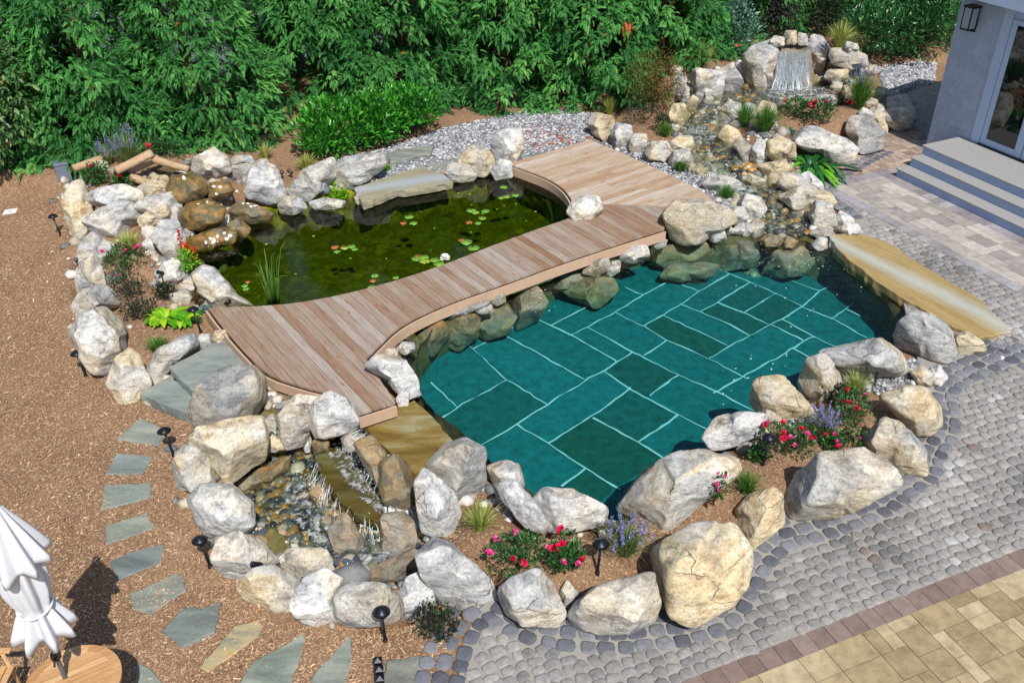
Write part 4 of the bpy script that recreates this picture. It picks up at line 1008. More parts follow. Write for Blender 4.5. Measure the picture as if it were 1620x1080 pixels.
# loose stuff lying on the ground: bark chips, gravel, pebbles
def scatter(poly_list, dens, cond=None):
    out = []
    for poly in poly_list:
        xs = [p[0] for p in poly]; ys = [p[1] for p in poly]; A = (max(xs)-min(xs))*(max(ys)-min(ys))
        n = int(A*dens); P = np.c_[RNG.uniform(min(xs), max(xs), n), RNG.uniform(min(ys), max(ys), n)]
        P = P[inpoly(P[:, 0], P[:, 1], poly)]
        if cond is not None: P = P[cond(P)]
        out.append(P)
    return np.concatenate(out)
def chips(name, P, L, W, mat, lift=.012, tones=None):
    n = len(P); a = RNG.uniform(0, 2*math.pi, n); l = RNG.uniform(*L, n); wd = RNG.uniform(*W, n); z = zt(P[:, 0], P[:, 1])+RNG.uniform(.002, lift, n)
    u = np.c_[np.cos(a), np.sin(a), RNG.normal(0, .16, n)]; vv = np.c_[-np.sin(a), np.cos(a), RNG.normal(0, .3, n)]
    c = np.c_[P, z+.004]
    V = np.stack([c-u*l[:, None]-vv*wd[:, None]*.6, c+u*l[:, None]*.8-vv*wd[:, None], c+u*l[:, None]+vv*wd[:, None]*.5, c-u*l[:, None]*.7+vv*wd[:, None]], 1).reshape(-1, 3)
    F = np.arange(4*n).reshape(n, 4)
    return tag(link(name, mesh_np(name, V, F, mat, False, RNG.beta(1.6, 1.6, n) if tones is None else tones)), kind='stuff')
MUL = [at2(*p, -.3) for p in [(-120, 262), (110, 285), (120, 560), (300, 640), (330, 850), (440, 990), (700, 1000), (745, 965), (700, 1120), (-120, 1120)]]
BEDS = [[at2(x, y, z) for x, y in px] for z, px in ((0, [(150, 390), (290, 400), (370, 480), (345, 530), (310, 560), (180, 570), (150, 480)]), (.22, [(690, 800), (850, 840), (960, 840), (1100, 750), (1200, 690), (1400, 640), (1380, 700), (1180, 820), (1040, 880), (900, 925), (790, 915), (720, 880)]), (.6, [(1125, 215), (1160, 180), (1330, 160), (1395, 180), (1320, 225), (1190, 240)]), (.34, [(930, 200), (1000, 140), (1085, 130), (1090, 240), (1045, 240)]), (.45, [(120, 290), (220, 225), (320, 240), (230, 290), (140, 300)]))]
far_ok = lambda P: ~(inpoly(P[:, 0], P[:, 1], PATIO))
cp = scatter([MUL], 2600, far_ok); cp2 = scatter(BEDS, 1700, far_ok)
chips('bark_chips', np.concatenate([cp, cp2]), (.006, .021), (.0018, .0050), M['chip'])
big_ = scatter([MUL], 26, far_ok)
chips('bark_pieces', big_, (.022, .045), (.005, .012), M['chip'], .02, RNG.beta(1.2, 1.0, len(big_)))
def stones(name, P, R, mat, zs, flat=.55, tones=None, sub=1, soft=True):
    bm = bmesh.new(); bmesh.ops.create_icosphere(bm, subdivisions=sub, radius=1.0); bv = np.array([v.co[:] for v in bm.verts]); bf = np.array([[v.index for v in f.verts] for f in bm.faces]); bm.free()
    n = len(P); r = R(n) if callable(R) else RNG.uniform(*R, n)
    a = RNG.uniform(0, 6.28, n); sx = RNG.uniform(.8, 1.35, n); sy = RNG.uniform(.7, 1.0, n); sz = RNG.uniform(flat*.7, flat*1.3, n)
    B = bv[None]*(1+(.14 if soft else .34)*np.stack([vnoise(bv*1.7+i*3.1, i % 7) for i in range(12)])[RNG.integers(0, 12, n)][:, :, None])
    B = B*np.stack([sx, sy, sz], 1)[:, None, :]*r[:, None, None]
    t = RNG.normal(0, .25, n); ct_, st_ = np.cos(t), np.sin(t)
    B = np.stack([B[:, :, 0], B[:, :, 1]*ct_[:, None]-B[:, :, 2]*st_[:, None], B[:, :, 1]*st_[:, None]+B[:, :, 2]*ct_[:, None]], 2)
    ca, sa_ = np.cos(a), np.sin(a)
    B = np.stack([B[:, :, 0]*ca[:, None]-B[:, :, 1]*sa_[:, None], B[:, :, 0]*sa_[:, None]+B[:, :, 1]*ca[:, None], B[:, :, 2]], 2)
    B += np.c_[P, zs+r*flat*.45][:, None, :]
    V = B.reshape(-1, 3); F = (bf[None]+np.arange(n)[:, None, None]*len(bv)).reshape(-1, 3)
    tn = RNG.uniform(0, 1, n) if tones is None else tones
    return mesh_np(name, V, F, mat, soft, np.repeat(tn, len(bf)))
gp = scatter(GPOLY, 1300, lambda P: gm2[np.clip(((P[:, 0]-GX0)/GS).round().astype(int), 0, len(gx)-1), np.clip(((P[:, 1]-GY0)/GS).round().astype(int), 0, len(gy)-1)])
tg = RNG.uniform(0, .93, len(gp)); red = np.hypot((gp[:, 0]-at2(885, 222, .1)[0])/1.5, (gp[:, 1]-at2(885, 222, .1)[1])/1.0) < RNG.uniform(0, 1.2, len(gp)); tg[red & (RNG.random(len(gp)) < .22)] = 1.0
tag(link('gravel_stones', stones('gravel_stones', gp, lambda n: RNG.gamma(4, .0042, n)+.009, M['gravel'], zt(gp[:, 0], gp[:, 1])+.012, .6, tg)), kind='stuff')
pb_ = scatter([offs_(BASIN, .32)], 300, lambda P: zt(P[:, 0], P[:, 1]) < -.08)
tag(link('basin_pebbles', stones('basin_pebbles', pb_, lambda n: RNG.gamma(3.5, .0085, n)+.02, M['pebble'], zt(pb_[:, 0], pb_[:, 1]), .6, None, 2)), kind='stuff')
ST = [[at2(x, y, z) for x, y in px] for z, px in ((.0, [(1115, 278), (1165, 276), (1215, 292), (1265, 325), (1305, 378), (1190, 380), (1200, 345), (1170, 305)]), (.3, [(1085, 203), (1135, 200), (1168, 250), (1150, 276), (1118, 274), (1095, 240)]), (.55, [(1090, 170), (1180, 135), (1320, 128), (1340, 140), (1260, 162), (1160, 170), (1130, 198), (1085, 200)]))]
sp = scatter(ST, 330)
tag(link('stream_pebbles', stones('stream_pebbles', sp, lambda n: RNG.gamma(4, .010, n)+.02, M['pebble'], zt(sp[:, 0], sp[:, 1]), .6)), kind='stuff')
# small washed stones filling the gaps between boulders
GAP = [(.02, [(1205, 640), (1240, 605), (1262, 640), (1300, 655), (1280, 690), (1240, 660)]), (0.0, [(430, 590), (560, 620), (640, 640), (600, 680), (500, 640), (430, 690), (410, 640)]), (-.05, [(240, 375), (300, 380), (300, 440), (250, 440)]), (-.1, [(210, 640), (240, 590), (330, 540), (345, 560), (250, 610)]), (.04, [(1330, 350), (1372, 372), (1330, 378)]), (.1, [(262, 300), (330, 300), (385, 318), (380, 345), (300, 385), (285, 340)]), (-.6, [(350, 755), (420, 735), (480, 705), (500, 730), (420, 770)]), (-.6, [(360, 845), (440, 890), (540, 940), (650, 900), (640, 870), (540, 900), (440, 840), (380, 800)]), (.3, [(1060, 165), (1090, 160), (1095, 250), (1070, 240)]), (.1, [(1110, 250), (1150, 290), (1200, 330), (1190, 350), (1150, 320)]), (.1, [(1200, 215), (1260, 260), (1290, 330), (1320, 360), (1290, 365), (1230, 310), (1190, 260)]),
       (.0, [(1060, 365), (1190, 360), (1200, 385), (1060, 395)]), (0.0, [(620, 560), (690, 500), (800, 455), (810, 462), (700, 515), (640, 570)])]
WALLS = [(-.2, .16, [(118, 300), (140, 400), (140, 450), (150, 540), (205, 600)]), (.0, .2, [(150, 300), (240, 310), (285, 380), (270, 440), (330, 480)]), (-.3, .14, [(300, 700), (320, 790), (360, 860), (430, 920), (500, 950), (580, 960), (660, 950)]), (.0, .16, [(640, 640), (740, 770), (850, 820), (960, 840), (1080, 760), (1180, 690), (1250, 640), (1310, 610)]), (.15, .14, [(310, 270), (420, 300), (500, 300), (600, 280)]), (.1, .2, [(1095, 250), (1120, 275), (1170, 310), (1170, 350), (1080, 370)]), (.1, .2, [(1160, 230), (1220, 270), (1280, 320), (1320, 360)]), (.6, .16, [(1070, 140), (1120, 140), (1180, 130), (1230, 140)]), (.6, .16, [(1290, 120), (1340, 125), (1380, 110)]), (.5, .14, [(1130, 195), (1190, 180), (1270, 165), (1320, 160)])]
wl = []
for z, hw_, px in WALLS:
    L_ = np.array(smooth_line([at2(x, y, z) for x, y in px], 1))
    for a_, b_ in zip(L_[:-1], L_[1:]):
        n_ = int(np.linalg.norm(b_-a_)*22)+1; t_ = RNG.random(n_)[:, None]; nv_ = np.array([-(b_-a_)[1], (b_-a_)[0]])/np.linalg.norm(b_-a_); wl.append(a_+(b_-a_)*t_+nv_*RNG.normal(0, hw_, n_)[:, None])
wl = np.concatenate(wl); wz = zt(wl[:, 0], wl[:, 1]); wl = wl[(wz > -.5)]
tag(link('wall_filler_stones', stones('wall_filler_stones', wl, lambda n: RNG.gamma(2.5, .019, n)+.022, M['smallstone'], zt(wl[:, 0], wl[:, 1])-.01, .8, None, 1, False)), kind='stuff')
ssp = scatter([[at2(x, y, z) for x, y in px] for z, px in GAP], 90); zz = np.maximum(zt(ssp[:, 0], ssp[:, 1]), -.35)
ok = (zt(ssp[:, 0], ssp[:, 1]) > -.9) & ~inpoly(ssp[:, 0], ssp[:, 1], POOL); ssp = ssp[ok]; zz = zt(ssp[:, 0], ssp[:, 1])
tag(link('gap_stones', stones('gap_stones', ssp, lambda n: RNG.gamma(3, .012, n)+.018, M['smallstone'], zz, .7, None, 2)), kind='stuff')

# ------------------------------------------------------------------ pool floor
def zf(px, py): return at2(px, py, ZFLOOR)
A5 = lambda *p: [(1000+x*400/1620, 380+y*400/1620) for x, y in p]
A4 = lambda *p: [(740+x*320/1620, 600+y*320/1620) for x, y in p]
A3 = lambda *p: [(640+x*260/1080, 480+y*260/1080) for x, y in p]
A6 = lambda *p: [(900+x*.4075, 360+y*.4075) for x, y in p]
LINES = [A6(*q) for q in ([(690, 140), (780, 170), (880, 215), (975, 250)], [(570, 138), (590, 165), (625, 182), (700, 213), (800, 257), (905, 308)], [(905, 312), (1030, 360), (1155, 430)], [(405, 208), (505, 252)], [(575, 293), (680, 335), (775, 380)], [(430, 300), (510, 330), (625, 380), (700, 422)], [(362, 342), (500, 405), (625, 465)], [(180, 335), (290, 388), (380, 440), (545, 512), (690, 590)], [(70, 390), (150, 430), (250, 488), (425, 575), (575, 640), (720, 715)], [(135, 562), (240, 632), (425, 730), (560, 800)], [(95, 740), (270, 838), (400, 918)], [(215, 235), (285, 265)], [(785, 382), (910, 440)], [(830, 360), (945, 425), (1060, 478)], [(1075, 320), (1225, 390)], [(870, 475), (960, 520)],
  [(0, 425), (75, 388), (180, 332), (290, 265), (400, 205), (500, 150)], [(290, 385), (370, 340), (440, 298), (505, 252), (625, 183)], [(510, 330), (575, 295), (705, 215)], [(680, 333), (805, 258)], [(290, 500), (380, 443)], [(545, 512), (625, 465), (700, 425), (775, 382), (830, 357), (905, 310), (975, 252), (1045, 212)], [(310, 655), (425, 578)], [(560, 648), (690, 575), (820, 500), (950, 425)], [(1015, 360), (1075, 320), (1140, 272)], [(270, 838), (425, 732)])]
LINES += [A3((390, 258), (450, 308), (670, 512), (940, 668)), A3((645, 210), (860, 325), (1080, 450), (1180, 508)), [(840, 502), (873, 518), (905, 533), (975, 573)], A3((175, 525), (250, 600), (345, 695)), A4((395, 375), (645, 525), (940, 720), (1220, 895)), A3((455, 305), (645, 205), (845, 95)), [(873, 517), (929, 487)], A3((210, 780), (345, 695), (670, 512)), [(762, 707), (819, 672), (866, 642), (922, 607), (955, 588), (1002, 559)], A4((645, 525), (1000, 300), (1310, 80)), A4((745, 865), (940, 730))]
fb = MB(); fb.prism(smooth_line([np.array(zf(*p)) for p in [(600, 600), (690, 500), (900, 410), (1060, 360), (1320, 390), (1460, 500), (1450, 560), (1280, 640), (1050, 790), (960, 870), (760, 770), (650, 680)]], 0), ZFLOOR-.02, ZFLOOR, .62)
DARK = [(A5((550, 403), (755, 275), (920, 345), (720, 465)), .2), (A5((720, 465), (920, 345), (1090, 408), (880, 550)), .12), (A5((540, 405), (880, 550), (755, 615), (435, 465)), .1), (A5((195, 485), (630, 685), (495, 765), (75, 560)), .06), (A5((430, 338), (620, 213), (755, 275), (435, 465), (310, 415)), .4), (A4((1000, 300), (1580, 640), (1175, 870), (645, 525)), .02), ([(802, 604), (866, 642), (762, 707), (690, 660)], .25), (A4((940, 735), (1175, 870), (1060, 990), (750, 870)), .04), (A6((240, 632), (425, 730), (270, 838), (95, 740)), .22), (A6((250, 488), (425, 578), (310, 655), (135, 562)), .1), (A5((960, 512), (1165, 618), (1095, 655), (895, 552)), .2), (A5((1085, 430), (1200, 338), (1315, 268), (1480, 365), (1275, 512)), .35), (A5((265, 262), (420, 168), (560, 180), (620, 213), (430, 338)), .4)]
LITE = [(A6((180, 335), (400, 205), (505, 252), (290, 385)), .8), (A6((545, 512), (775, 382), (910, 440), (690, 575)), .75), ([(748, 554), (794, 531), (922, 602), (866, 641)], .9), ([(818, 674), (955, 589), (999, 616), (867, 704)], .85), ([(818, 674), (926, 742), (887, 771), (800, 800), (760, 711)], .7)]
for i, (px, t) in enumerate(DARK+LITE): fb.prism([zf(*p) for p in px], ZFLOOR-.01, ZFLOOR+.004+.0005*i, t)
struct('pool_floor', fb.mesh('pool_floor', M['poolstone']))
gb = MB()
for li, ln in enumerate(LINES):
    pts = [np.array(zf(*p)) for p in ln]
    dense = []
    for a, b in zip(pts[:-1], pts[1:]):
        n = max(2, int(np.linalg.norm(b-a)/.12)); dense += [a+(b-a)*t for t in np.linspace(0, 1, n, endpoint=False)]
    dense.append(pts[-1]); dense = np.array(dense)
    d = np.gradient(dense, axis=0); d /= np.linalg.norm(d, axis=1)[:, None]+1e-9; nn = np.c_[-d[:, 1], d[:, 0]]
    wv = .0125+.006*vnoise(np.c_[dense*2.1, np.zeros(len(dense))], li)+.003*RNG.normal(size=len(dense)); jit = nn*(.008*RNG.normal(size=(len(dense), 1)))
    L = dense+jit+nn*wv[:, None]; R = dense+jit-nn*wv[:, None]; z = ZFLOOR+.016+.0004*(li % 40)
    n = len(dense); V = np.r_[np.c_[L, np.full(n, z)], np.c_[R, np.full(n, z)]]
    gb.add(V, [(i, i+n, i+n+1, i+1) for i in range(n-1)])
struct('pool_floor_grout', gb.mesh('pool_floor_grout', M['grout']))

def bank(name, poly, ztop, zbot, mat, inset):
    P = np.array([p for p in smooth_line(offs_(poly, -inset), 1, True)]); D = []
    for a, b in zip(P, np.roll(P, -1, 0)):
        n = max(1, int(np.linalg.norm(b-a)/.08)); D += [a+(b-a)*t/n for t in range(n)]
    D = np.array(D); n = len(D); m = 12; c = D.mean(0); nn = (c-D)/np.linalg.norm(c-D, axis=1)[:, None]; V = []
    for i in range(m):
        t = i/(m-1); z = ztop+(zbot-ztop)*t; q = np.c_[D*2.2, np.full(n, z*3)]; V.append(np.c_[D+nn*(.05*t+.07*fbm(q, 4, 4))[:, None], np.full(n, z)])
    F = np.array([(i*n+j, i*n+(j+1) % n, (i+1)*n+(j+1) % n, (i+1)*n+j) for i in range(m-1) for j in range(n)])
    return struct(name, mesh_np(name, np.concatenate(V), F, mat, True))
bank('pool_bank', POOL, -.075, ZFLOOR+.002, M['poolwall'], .10)
bank('pond_bank', POND, -.02, -.76, M['pondbed'], .10)
# ------------------------------------------------------------------ water bodies
def water_body(name, poly, ztop, zbot, mat, grow_=0.0):
    mb = MB(); mb.prism(poly, zbot, ztop); return struct(name, mb.mesh(name, mat))
def offs(poly, d):
    P = np.array(poly); c = P.mean(0); v = P-c; L = np.linalg.norm(v, axis=1)[:, None]; return [tuple(q) for q in c+v*(L+d)/L]
water_body('pool_water', offs(POOL, .12), ZPOOL, ZFLOOR-.2, M['poolwater'])
water_body('pond_water', offs(POND, .12), ZPOND, -1.0, M['pondwater'])
def sheet(name, px, ztop, mat, n=1):
    poly = [at2(x, y, ztop if not callable(ztop) else .1) for x, y in px]
    if sum(poly[i-1][0]*poly[i][1]-poly[i][0]*poly[i-1][1] for i in range(len(poly))) < 0: poly = poly[::-1]      # face up
    mb = MB(); mb.add([(x, y, ztop if not callable(ztop) else ztop(x, y)) for x, y in poly], [tuple(range(len(poly)))])
    return struct(name, mb.mesh(name, mat))
sheet('basin_water', [(340, 770), (395, 730), (480, 705), (545, 680), (665, 780), (665, 890), (570, 940), (430, 900), (375, 850)], ZBASIN, M['streamwater'])
sheet('upper_pool_water', [(1075, 165), (1130, 150), (1180, 120), (1320, 118), (1350, 140), (1265, 166), (1165, 175), (1135, 200), (1085, 203)], .70, M['streamwater'])
sheet('middle_stream_water', [(1080, 205), (1140, 203), (1175, 250), (1155, 277), (1112, 276), (1088, 240)], .425, M['streamwater'])
sheet('lower_stream_water', [(1110, 280), (1168, 277), (1220, 292), (1270, 325), (1296, 366), (1205, 372), (1200, 345), (1168, 305)], lambda x, y: float(stream_z(np.array(x), np.array(y)))+.075, M['streamwater'])
sheet('left_cascade_water', [(232, 265), (300, 258), (330, 276), (300, 284), (262, 284)], .50, M['streamwater'])
# ------------------------------------------------------------------ deck
def strips(mb, region, ang, origin, wd, z0, z1, gap=.005, jitter=0, seed=3, breaks=None):
    r = random.Random(seed); cs, s2 = math.cos(ang), math.sin(ang); ox, oy = origin
    loc = [((x-ox)*cs+(y-oy)*s2, -(x-ox)*s2+(y-oy)*cs) for x, y in region]
    v0 = min(p[1] for p in loc); v1 = max(p[1] for p in loc); v = v0; i = 0
    while v < v1:
        q = clip_half(clip_half(loc, (0, 1), v+wd-gap/2), (0, -1), -(v+gap/2))
        if len(q) >= 3:
            us = [p[0] for p in q]; cuts = [min(us)-1, max(us)+1]
            if breaks and r.random() < .35: cuts.insert(1, r.uniform(min(us)+.3*(max(us)-min(us)), max(us)-.3*(max(us)-min(us))))
            for c0, c1 in zip(cuts[:-1], cuts[1:]):
                qq = clip_half(clip_half(q, (1, 0), c1-.002), (-1, 0), -(c0+.002)); zz = r.uniform(-.002, .002)
                if len(qq) < 3: continue
                pts = []
                for p in qq:
                    if not pts or math.hypot(p[0]-pts[-1][0], p[1]-pts[-1][1]) > .003: pts.append(p)
                if len(pts) >= 3: mb.prism([(ox+x*cs-y*s2, oy+x*s2+y*cs) for x, y in pts], z0+zz, z1+zz, min(1, max(0, r.gauss(.5, .24))))
        v += wd; i += 1
def sml(pts, it=2): return [tuple(p) for p in smooth_line(pts, it)]
POND_SIDE = sml([at2(*p, ZDECK) for p in [(329, 487), (440, 483), (510, 473), (600, 452), (700, 420), (800, 380), (895, 347), (940, 331)]], 2)
POOL_SIDE = sml([at2(*p, ZDECK) for p in [(1051, 362), (900, 410), (800, 447), (720, 474), (660, 500), (625, 521), (598, 548), (579, 567)]], 2)
END_R = [at2(625, 636, ZDECK), at2(566, 655, ZDECK)]
END_L = sml([at2(*p, ZDECK) for p in [(560, 648), (545, 628), (528, 622), (500, 617), (465, 607), (430, 595), (410, 581), (380, 549), (350, 515), (329, 487)]], 1)
BRIDGE = POND_SIDE+[at2(951, 323.5, ZDECK), at2(1053, 327.5, ZDECK)]+POOL_SIDE+END_R+END_L[:-1]
POND_SIDE2 = sml([at2(*p, ZDECK) for p in [(805, 259), (833, 269), (867, 282), (889, 296), (902, 311), (908, 326)]], 2)
FAR_SIDE = sml([at2(*p, ZDECK) for p in [(805, 259), (870, 240), (933, 221)]], 0)
RIGHT_SIDE = sml([at2(*p, ZDECK) for p in [(933, 221), (1000, 249), (1067, 280), (1111, 302), (1128, 318), (1134, 332)]], 2)
PLATFORM = FAR_SIDE+RIGHT_SIDE[1:]+[at2(1053, 326.5, ZDECK), at2(951, 322.5, ZDECK)]+POND_SIDE2[::-1][:-1]
deck = empty('wooden_deck', at(700, 420, ZDECK)); tag(deck, 'weathered wooden deck bridging between the green pond and the teal pool', 'deck')
deck.location = (0, 0, 0)
mb = MB(); strips(mb, BRIDGE, rad(-55), at2(330, 487, ZDECK), .14, ZDECK-.035, ZDECK); mb.build('bridge_boards', M['deck'], deck)
mb = MB(); strips(mb, PLATFORM, rad(36.6), at2(805, 259, ZDECK), .14, ZDECK-.035, ZDECK, seed=8, breaks=True); mb.build('platform_boards', M['deck2'], deck)
def ribbon(mb, line, z0, z1, th, side=1):
    P = np.array(line); d = np.gradient(P, axis=0); d /= np.linalg.norm(d, axis=1)[:, None]; nn = np.c_[-d[:, 1], d[:, 0]]*side
    A = P-nn*.022; B = P-nn*(.022+th); n = len(P)
    V = np.r_[np.c_[A, np.full(n, z1)], np.c_[A, np.full(n, z0)], np.c_[B, np.full(n, z1)], np.c_[B, np.full(n, z0)]]
    F = []
    for i in range(n-1):
        F += [(i, i+1, n+i+1, n+i), (2*n+i+1, 2*n+i, 3*n+i, 3*n+i+1), (i, 2*n+i, 2*n+i+1, i+1), (n+i, n+i+1, 3*n+i+1, 3*n+i)]
    F += [(0, n, 3*n, 2*n), (n-1, 2*n-1, 4*n-1, 3*n-1)][::1]
    mb.add(V, F)
for line, sd_, h in ((POND_SIDE, -1, .16), (POOL_SIDE, -1, .17), ([END_R[0], END_R[1]], -1, .16), (END_L, -1, .14), (POND_SIDE2, 1, .17), (FAR_SIDE, -1, .14), (RIGHT_SIDE, -1, .14)):
    f = MB(); ribbon(f, line, ZDECK-.035-h, ZDECK-.037, .03, sd_); f.build('fascia', M['fascia'], deck)
# joists under the bridge
jb = MB()
for t in np.linspace(.1, .95, 9):
    i = int(t*(len(POND_SIDE)-1)); p = np.array(POND_SIDE[i]); q = np.array(POOL_SIDE[len(POOL_SIDE)-1-int(t*(len(POOL_SIDE)-1))])
    c = (p+q)/2; d = q-p; jb.box((c[0], c[1], ZDECK-.11), (np.linalg.norm(d)-.14, .04, .12), math.atan2(d[1], d[0]))
jb.build('joist', M['fascia'], deck)

# ------------------------------------------------------------------ stone slabs, steps, flagstones
def slab(name, px, ztop, th, mat, label, cat, group=None, col=(1, 1, 1), rough_=.012, parent=None):
    poly = [at2(x, y, ztop) for x, y in px]; P = []
    r = np.random.default_rng(hash_(label) % 9973)
    for a, b in zip(poly, poly[1:]+poly[:1]):
        a = np.array(a); b = np.array(b); L = np.linalg.norm(b-a); n = max(1, int(L/.09))
        for t in range(n):
            P.append(a+(b-a)*t/n+(r.normal(0, rough_, 2) if t else 0))
    P = np.array(P); c = P.mean(0); n = len(P)
    a = .5*np.sum(P[:, 0]*np.roll(P[:, 1], -1)-np.roll(P[:, 0], -1)*P[:, 1])
    if a < 0: P = P[::-1]
    Q = P-c; L = np.linalg.norm(Q, axis=1)[:, None]
    rings = [(Q*(L-.014)/L, 0.0), (Q, -.010), (Q+r.normal(0, rough_*.8, Q.shape), -th*.5), (Q*(L-.01)/L+r.normal(0, rough_*.6, Q.shape), -th)]
    V = np.concatenate([np.c_[q, np.full(n, z)] for q, z in rings]); F = [tuple(range(n))]
    for k in range(3):
        for i in range(n): F.append((k*n+i, (k+1)*n+i, (k+1)*n+(i+1) % n, k*n+(i+1) % n))
    F.append(tuple(range(3*n, 4*n))[::-1])
    me = bpy.data.meshes.new(name); me.from_pydata(V.tolist(), [], F); me.materials.append(mat)
    o = link(name, me, None, (c[0], c[1], ztop)); o.color = tuple(col)+(1,)
    return tag(o, label, cat, group)
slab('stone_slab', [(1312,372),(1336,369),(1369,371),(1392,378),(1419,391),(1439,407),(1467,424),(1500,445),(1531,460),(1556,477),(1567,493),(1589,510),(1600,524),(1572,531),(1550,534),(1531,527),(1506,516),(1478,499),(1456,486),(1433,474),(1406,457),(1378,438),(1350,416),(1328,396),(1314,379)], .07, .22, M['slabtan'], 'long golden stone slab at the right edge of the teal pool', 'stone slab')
slab('spillway_slab', [(574, 668), (620, 648), (655, 632), (678, 652), (712, 690), (720, 700), (690, 730), (655, 748), (625, 722), (600, 700)], -.045, .16, M['wetslab'], 'wet brown stone slab where the pool spills over near the deck end', 'stone slab')
slab('bench_stone', [(560, 297), (612, 280), (669, 263), (702, 275), (717, 287), (680, 294), (640, 301), (627, 300), (600, 312), (574, 321)], .17, .15, M['slabbench'], 'thick split bluestone bench slab at the back edge of the pond', 'stone slab', None, (1.0, 1.02, 1.05))
slab('stone_step', [(614, 247), (621, 238), (687, 229), (680, 243), (617, 256)], .22, .12, M['bluestone'], 'raised bluestone block in the gravel behind the bench slab', 'stone step', 'bluestones in the gravel yard')
slab('stepping_stone', [(664, 257), (700, 246), (742, 250), (736, 263), (690, 271)], .135, .05, M['bluestone'], 'flat bluestone between the bench slab and the pointed tan boulder', 'stepping stone', 'bluestones in the gravel yard')
slab('stepping_stone', [(714, 239), (735, 236), (745, 243), (724, 247)], .13, .04, M['bluestone'], 'small bluestone behind the pointed tan boulder', 'stepping stone', 'bluestones in the gravel yard', (.95, .95, .95))
slab('stepping_stone', [(824, 236), (838, 231), (862, 238), (858, 246), (830, 252)], .13, .05, M['bluestone'], 'bluestone right of the tall grey standing boulder', 'stepping stone', 'bluestones in the gravel yard', (.95, 1.0, 1.05))
slab('bluestone_step', [(221, 622), (268, 594), (310, 625), (312, 645), (302, 656), (262, 640)], -.12, .17, M['bluestone'], 'lower bluestone step rising from the bark mulch', 'step', 'bluestone steps up to the deck', (1.0, 1.06, 1.12), .005)
slab('bluestone_step', [(267, 580), (320, 552), (363, 534), (405, 584), (345, 600), (312, 625)], .05, .17, M['bluestone'], 'upper bluestone step touching the wooden deck', 'step', 'bluestone steps up to the deck', (1.02, 1.06, 1.1), .005)
FL = [([(222, 660), (263, 678), (252, 705), (186, 693)], (1.05, 1.08, 1.05), 'topmost flagstone below the bluestone steps, beside a path light'),
 ([(184, 716), (241, 721), (227, 747), (167, 749)], (.88, .94, 1.02), 'dark flagstone second from the top of the path'),
 ([(165, 767), (238, 762), (239, 785), (218, 792), (158, 806)], (1.0, 1.06, 1.04), 'pale green grey flagstone third from the top of the path'),
 ([(166, 831), (233, 809), (235, 819), (248, 833), (190, 853), (167, 859)], (1.0, 1.03, .98), 'green grey flagstone fourth from the top of the path'),
 ([(172, 888), (220, 868), (259, 860), (256, 882), (248, 892), (188, 916)], (.72, .76, .84), 'darkest flagstone, right of the tip of the parasol shadow'),
 ([(205, 938), (280, 905), (288, 912), (295, 933), (237, 971), (213, 962)], (.92, .96, .92), 'wide flagstone below the darkest one'),
 ([(256, 997), (284, 962), (305, 958), (318, 962), (350, 949), (340, 999), (287, 1023)], (.78, .82, .86), 'dark flagstone with a notched top edge'),
 ([(317, 1055), (345, 1020), (372, 988), (410, 978), (414, 990), (408, 1006), (330, 1062)], (1.0, 1.0, 1.0), 'rust stained tan flagstone'),
 ([(375, 1085), (400, 1045), (440, 1025), (478, 1001), (484, 1010), (462, 1078), (450, 1090)], (1.0, 1.06, 1.02), 'large pale flagstone cut by the bottom of the picture, right of the rust stained one'),
 ([(490, 1085), (500, 1060), (555, 1003), (556, 1050), (540, 1088)], (.98, 1.02, 1.0), 'triangular flagstone below the front path light'),
 ([(604, 1085), (612, 1043), (640, 1040), (662, 1034), (670, 1055), (664, 1088)], (.88, .86, .84), 'brownish flagstone beside the black metal knobs'),
 ([(212, 1085), (216, 1045), (236, 1055), (262, 1085)], (.95, 1.0, .98), 'flagstone half hidden behind the round teak table')]
for px, col, lab in FL:
    z = max(float(zt(*at2(*q, -.25))) for q in px)
    slab('flagstone', px, z+.014, .06, M['ruststone' if 'rust' in lab and 'right' not in lab else 'bluestone'], lab, 'flagstone', 'flagstones set in the bark mulch', col, .008)
tag(link('paper_sheet', (lambda mb: (mb.prism([at2(*p, -.28) for p in [(3, 340), (8, 332), (29, 329), (24, 337)]], -.285, -.28), mb.mesh('paper_sheet', M['paper']))[1])(MB())), 'white sheet of paper lying on the mulch at the far left', 'paper')

# ------------------------------------------------------------------ path lights and spotlights
def path_light(px, py, tx, ty, label):
    p = ground(px, py); top = None
    o = empty('path_light', p)
    h = .46
    d = ray(tx, ty); dist = np.dot(p-EYE, FW)/np.dot(d, FW); q = EYE+d*dist; lean = (q-p)/np.linalg.norm(q-p)*h
    lean[2] = max(lean[2], .36); lean[1] = np.clip(lean[1], -.04, .04); lean[0] = np.clip(lean[0], -.06, .06)
    mb = MB(); mb.tube([(0, 0, -.08), (0, 0, .0), tuple(lean*.97)], [.016, .016, .013], 10); mb.lathe([(.026, -.02), (.026, .03), (.018, .035)], k=10); mb.build('stem', M['black'], o, True)
    mb = MB(); mb.lathe([(.084, 0.0), (.088, .004), (.06, .032), (.025, .05), (.012, .058), (.002, .06)], tuple(lean), 24); mb.build('cap', M['black'], o, True)
    return tag(o, label, 'path light', 'black path lights')
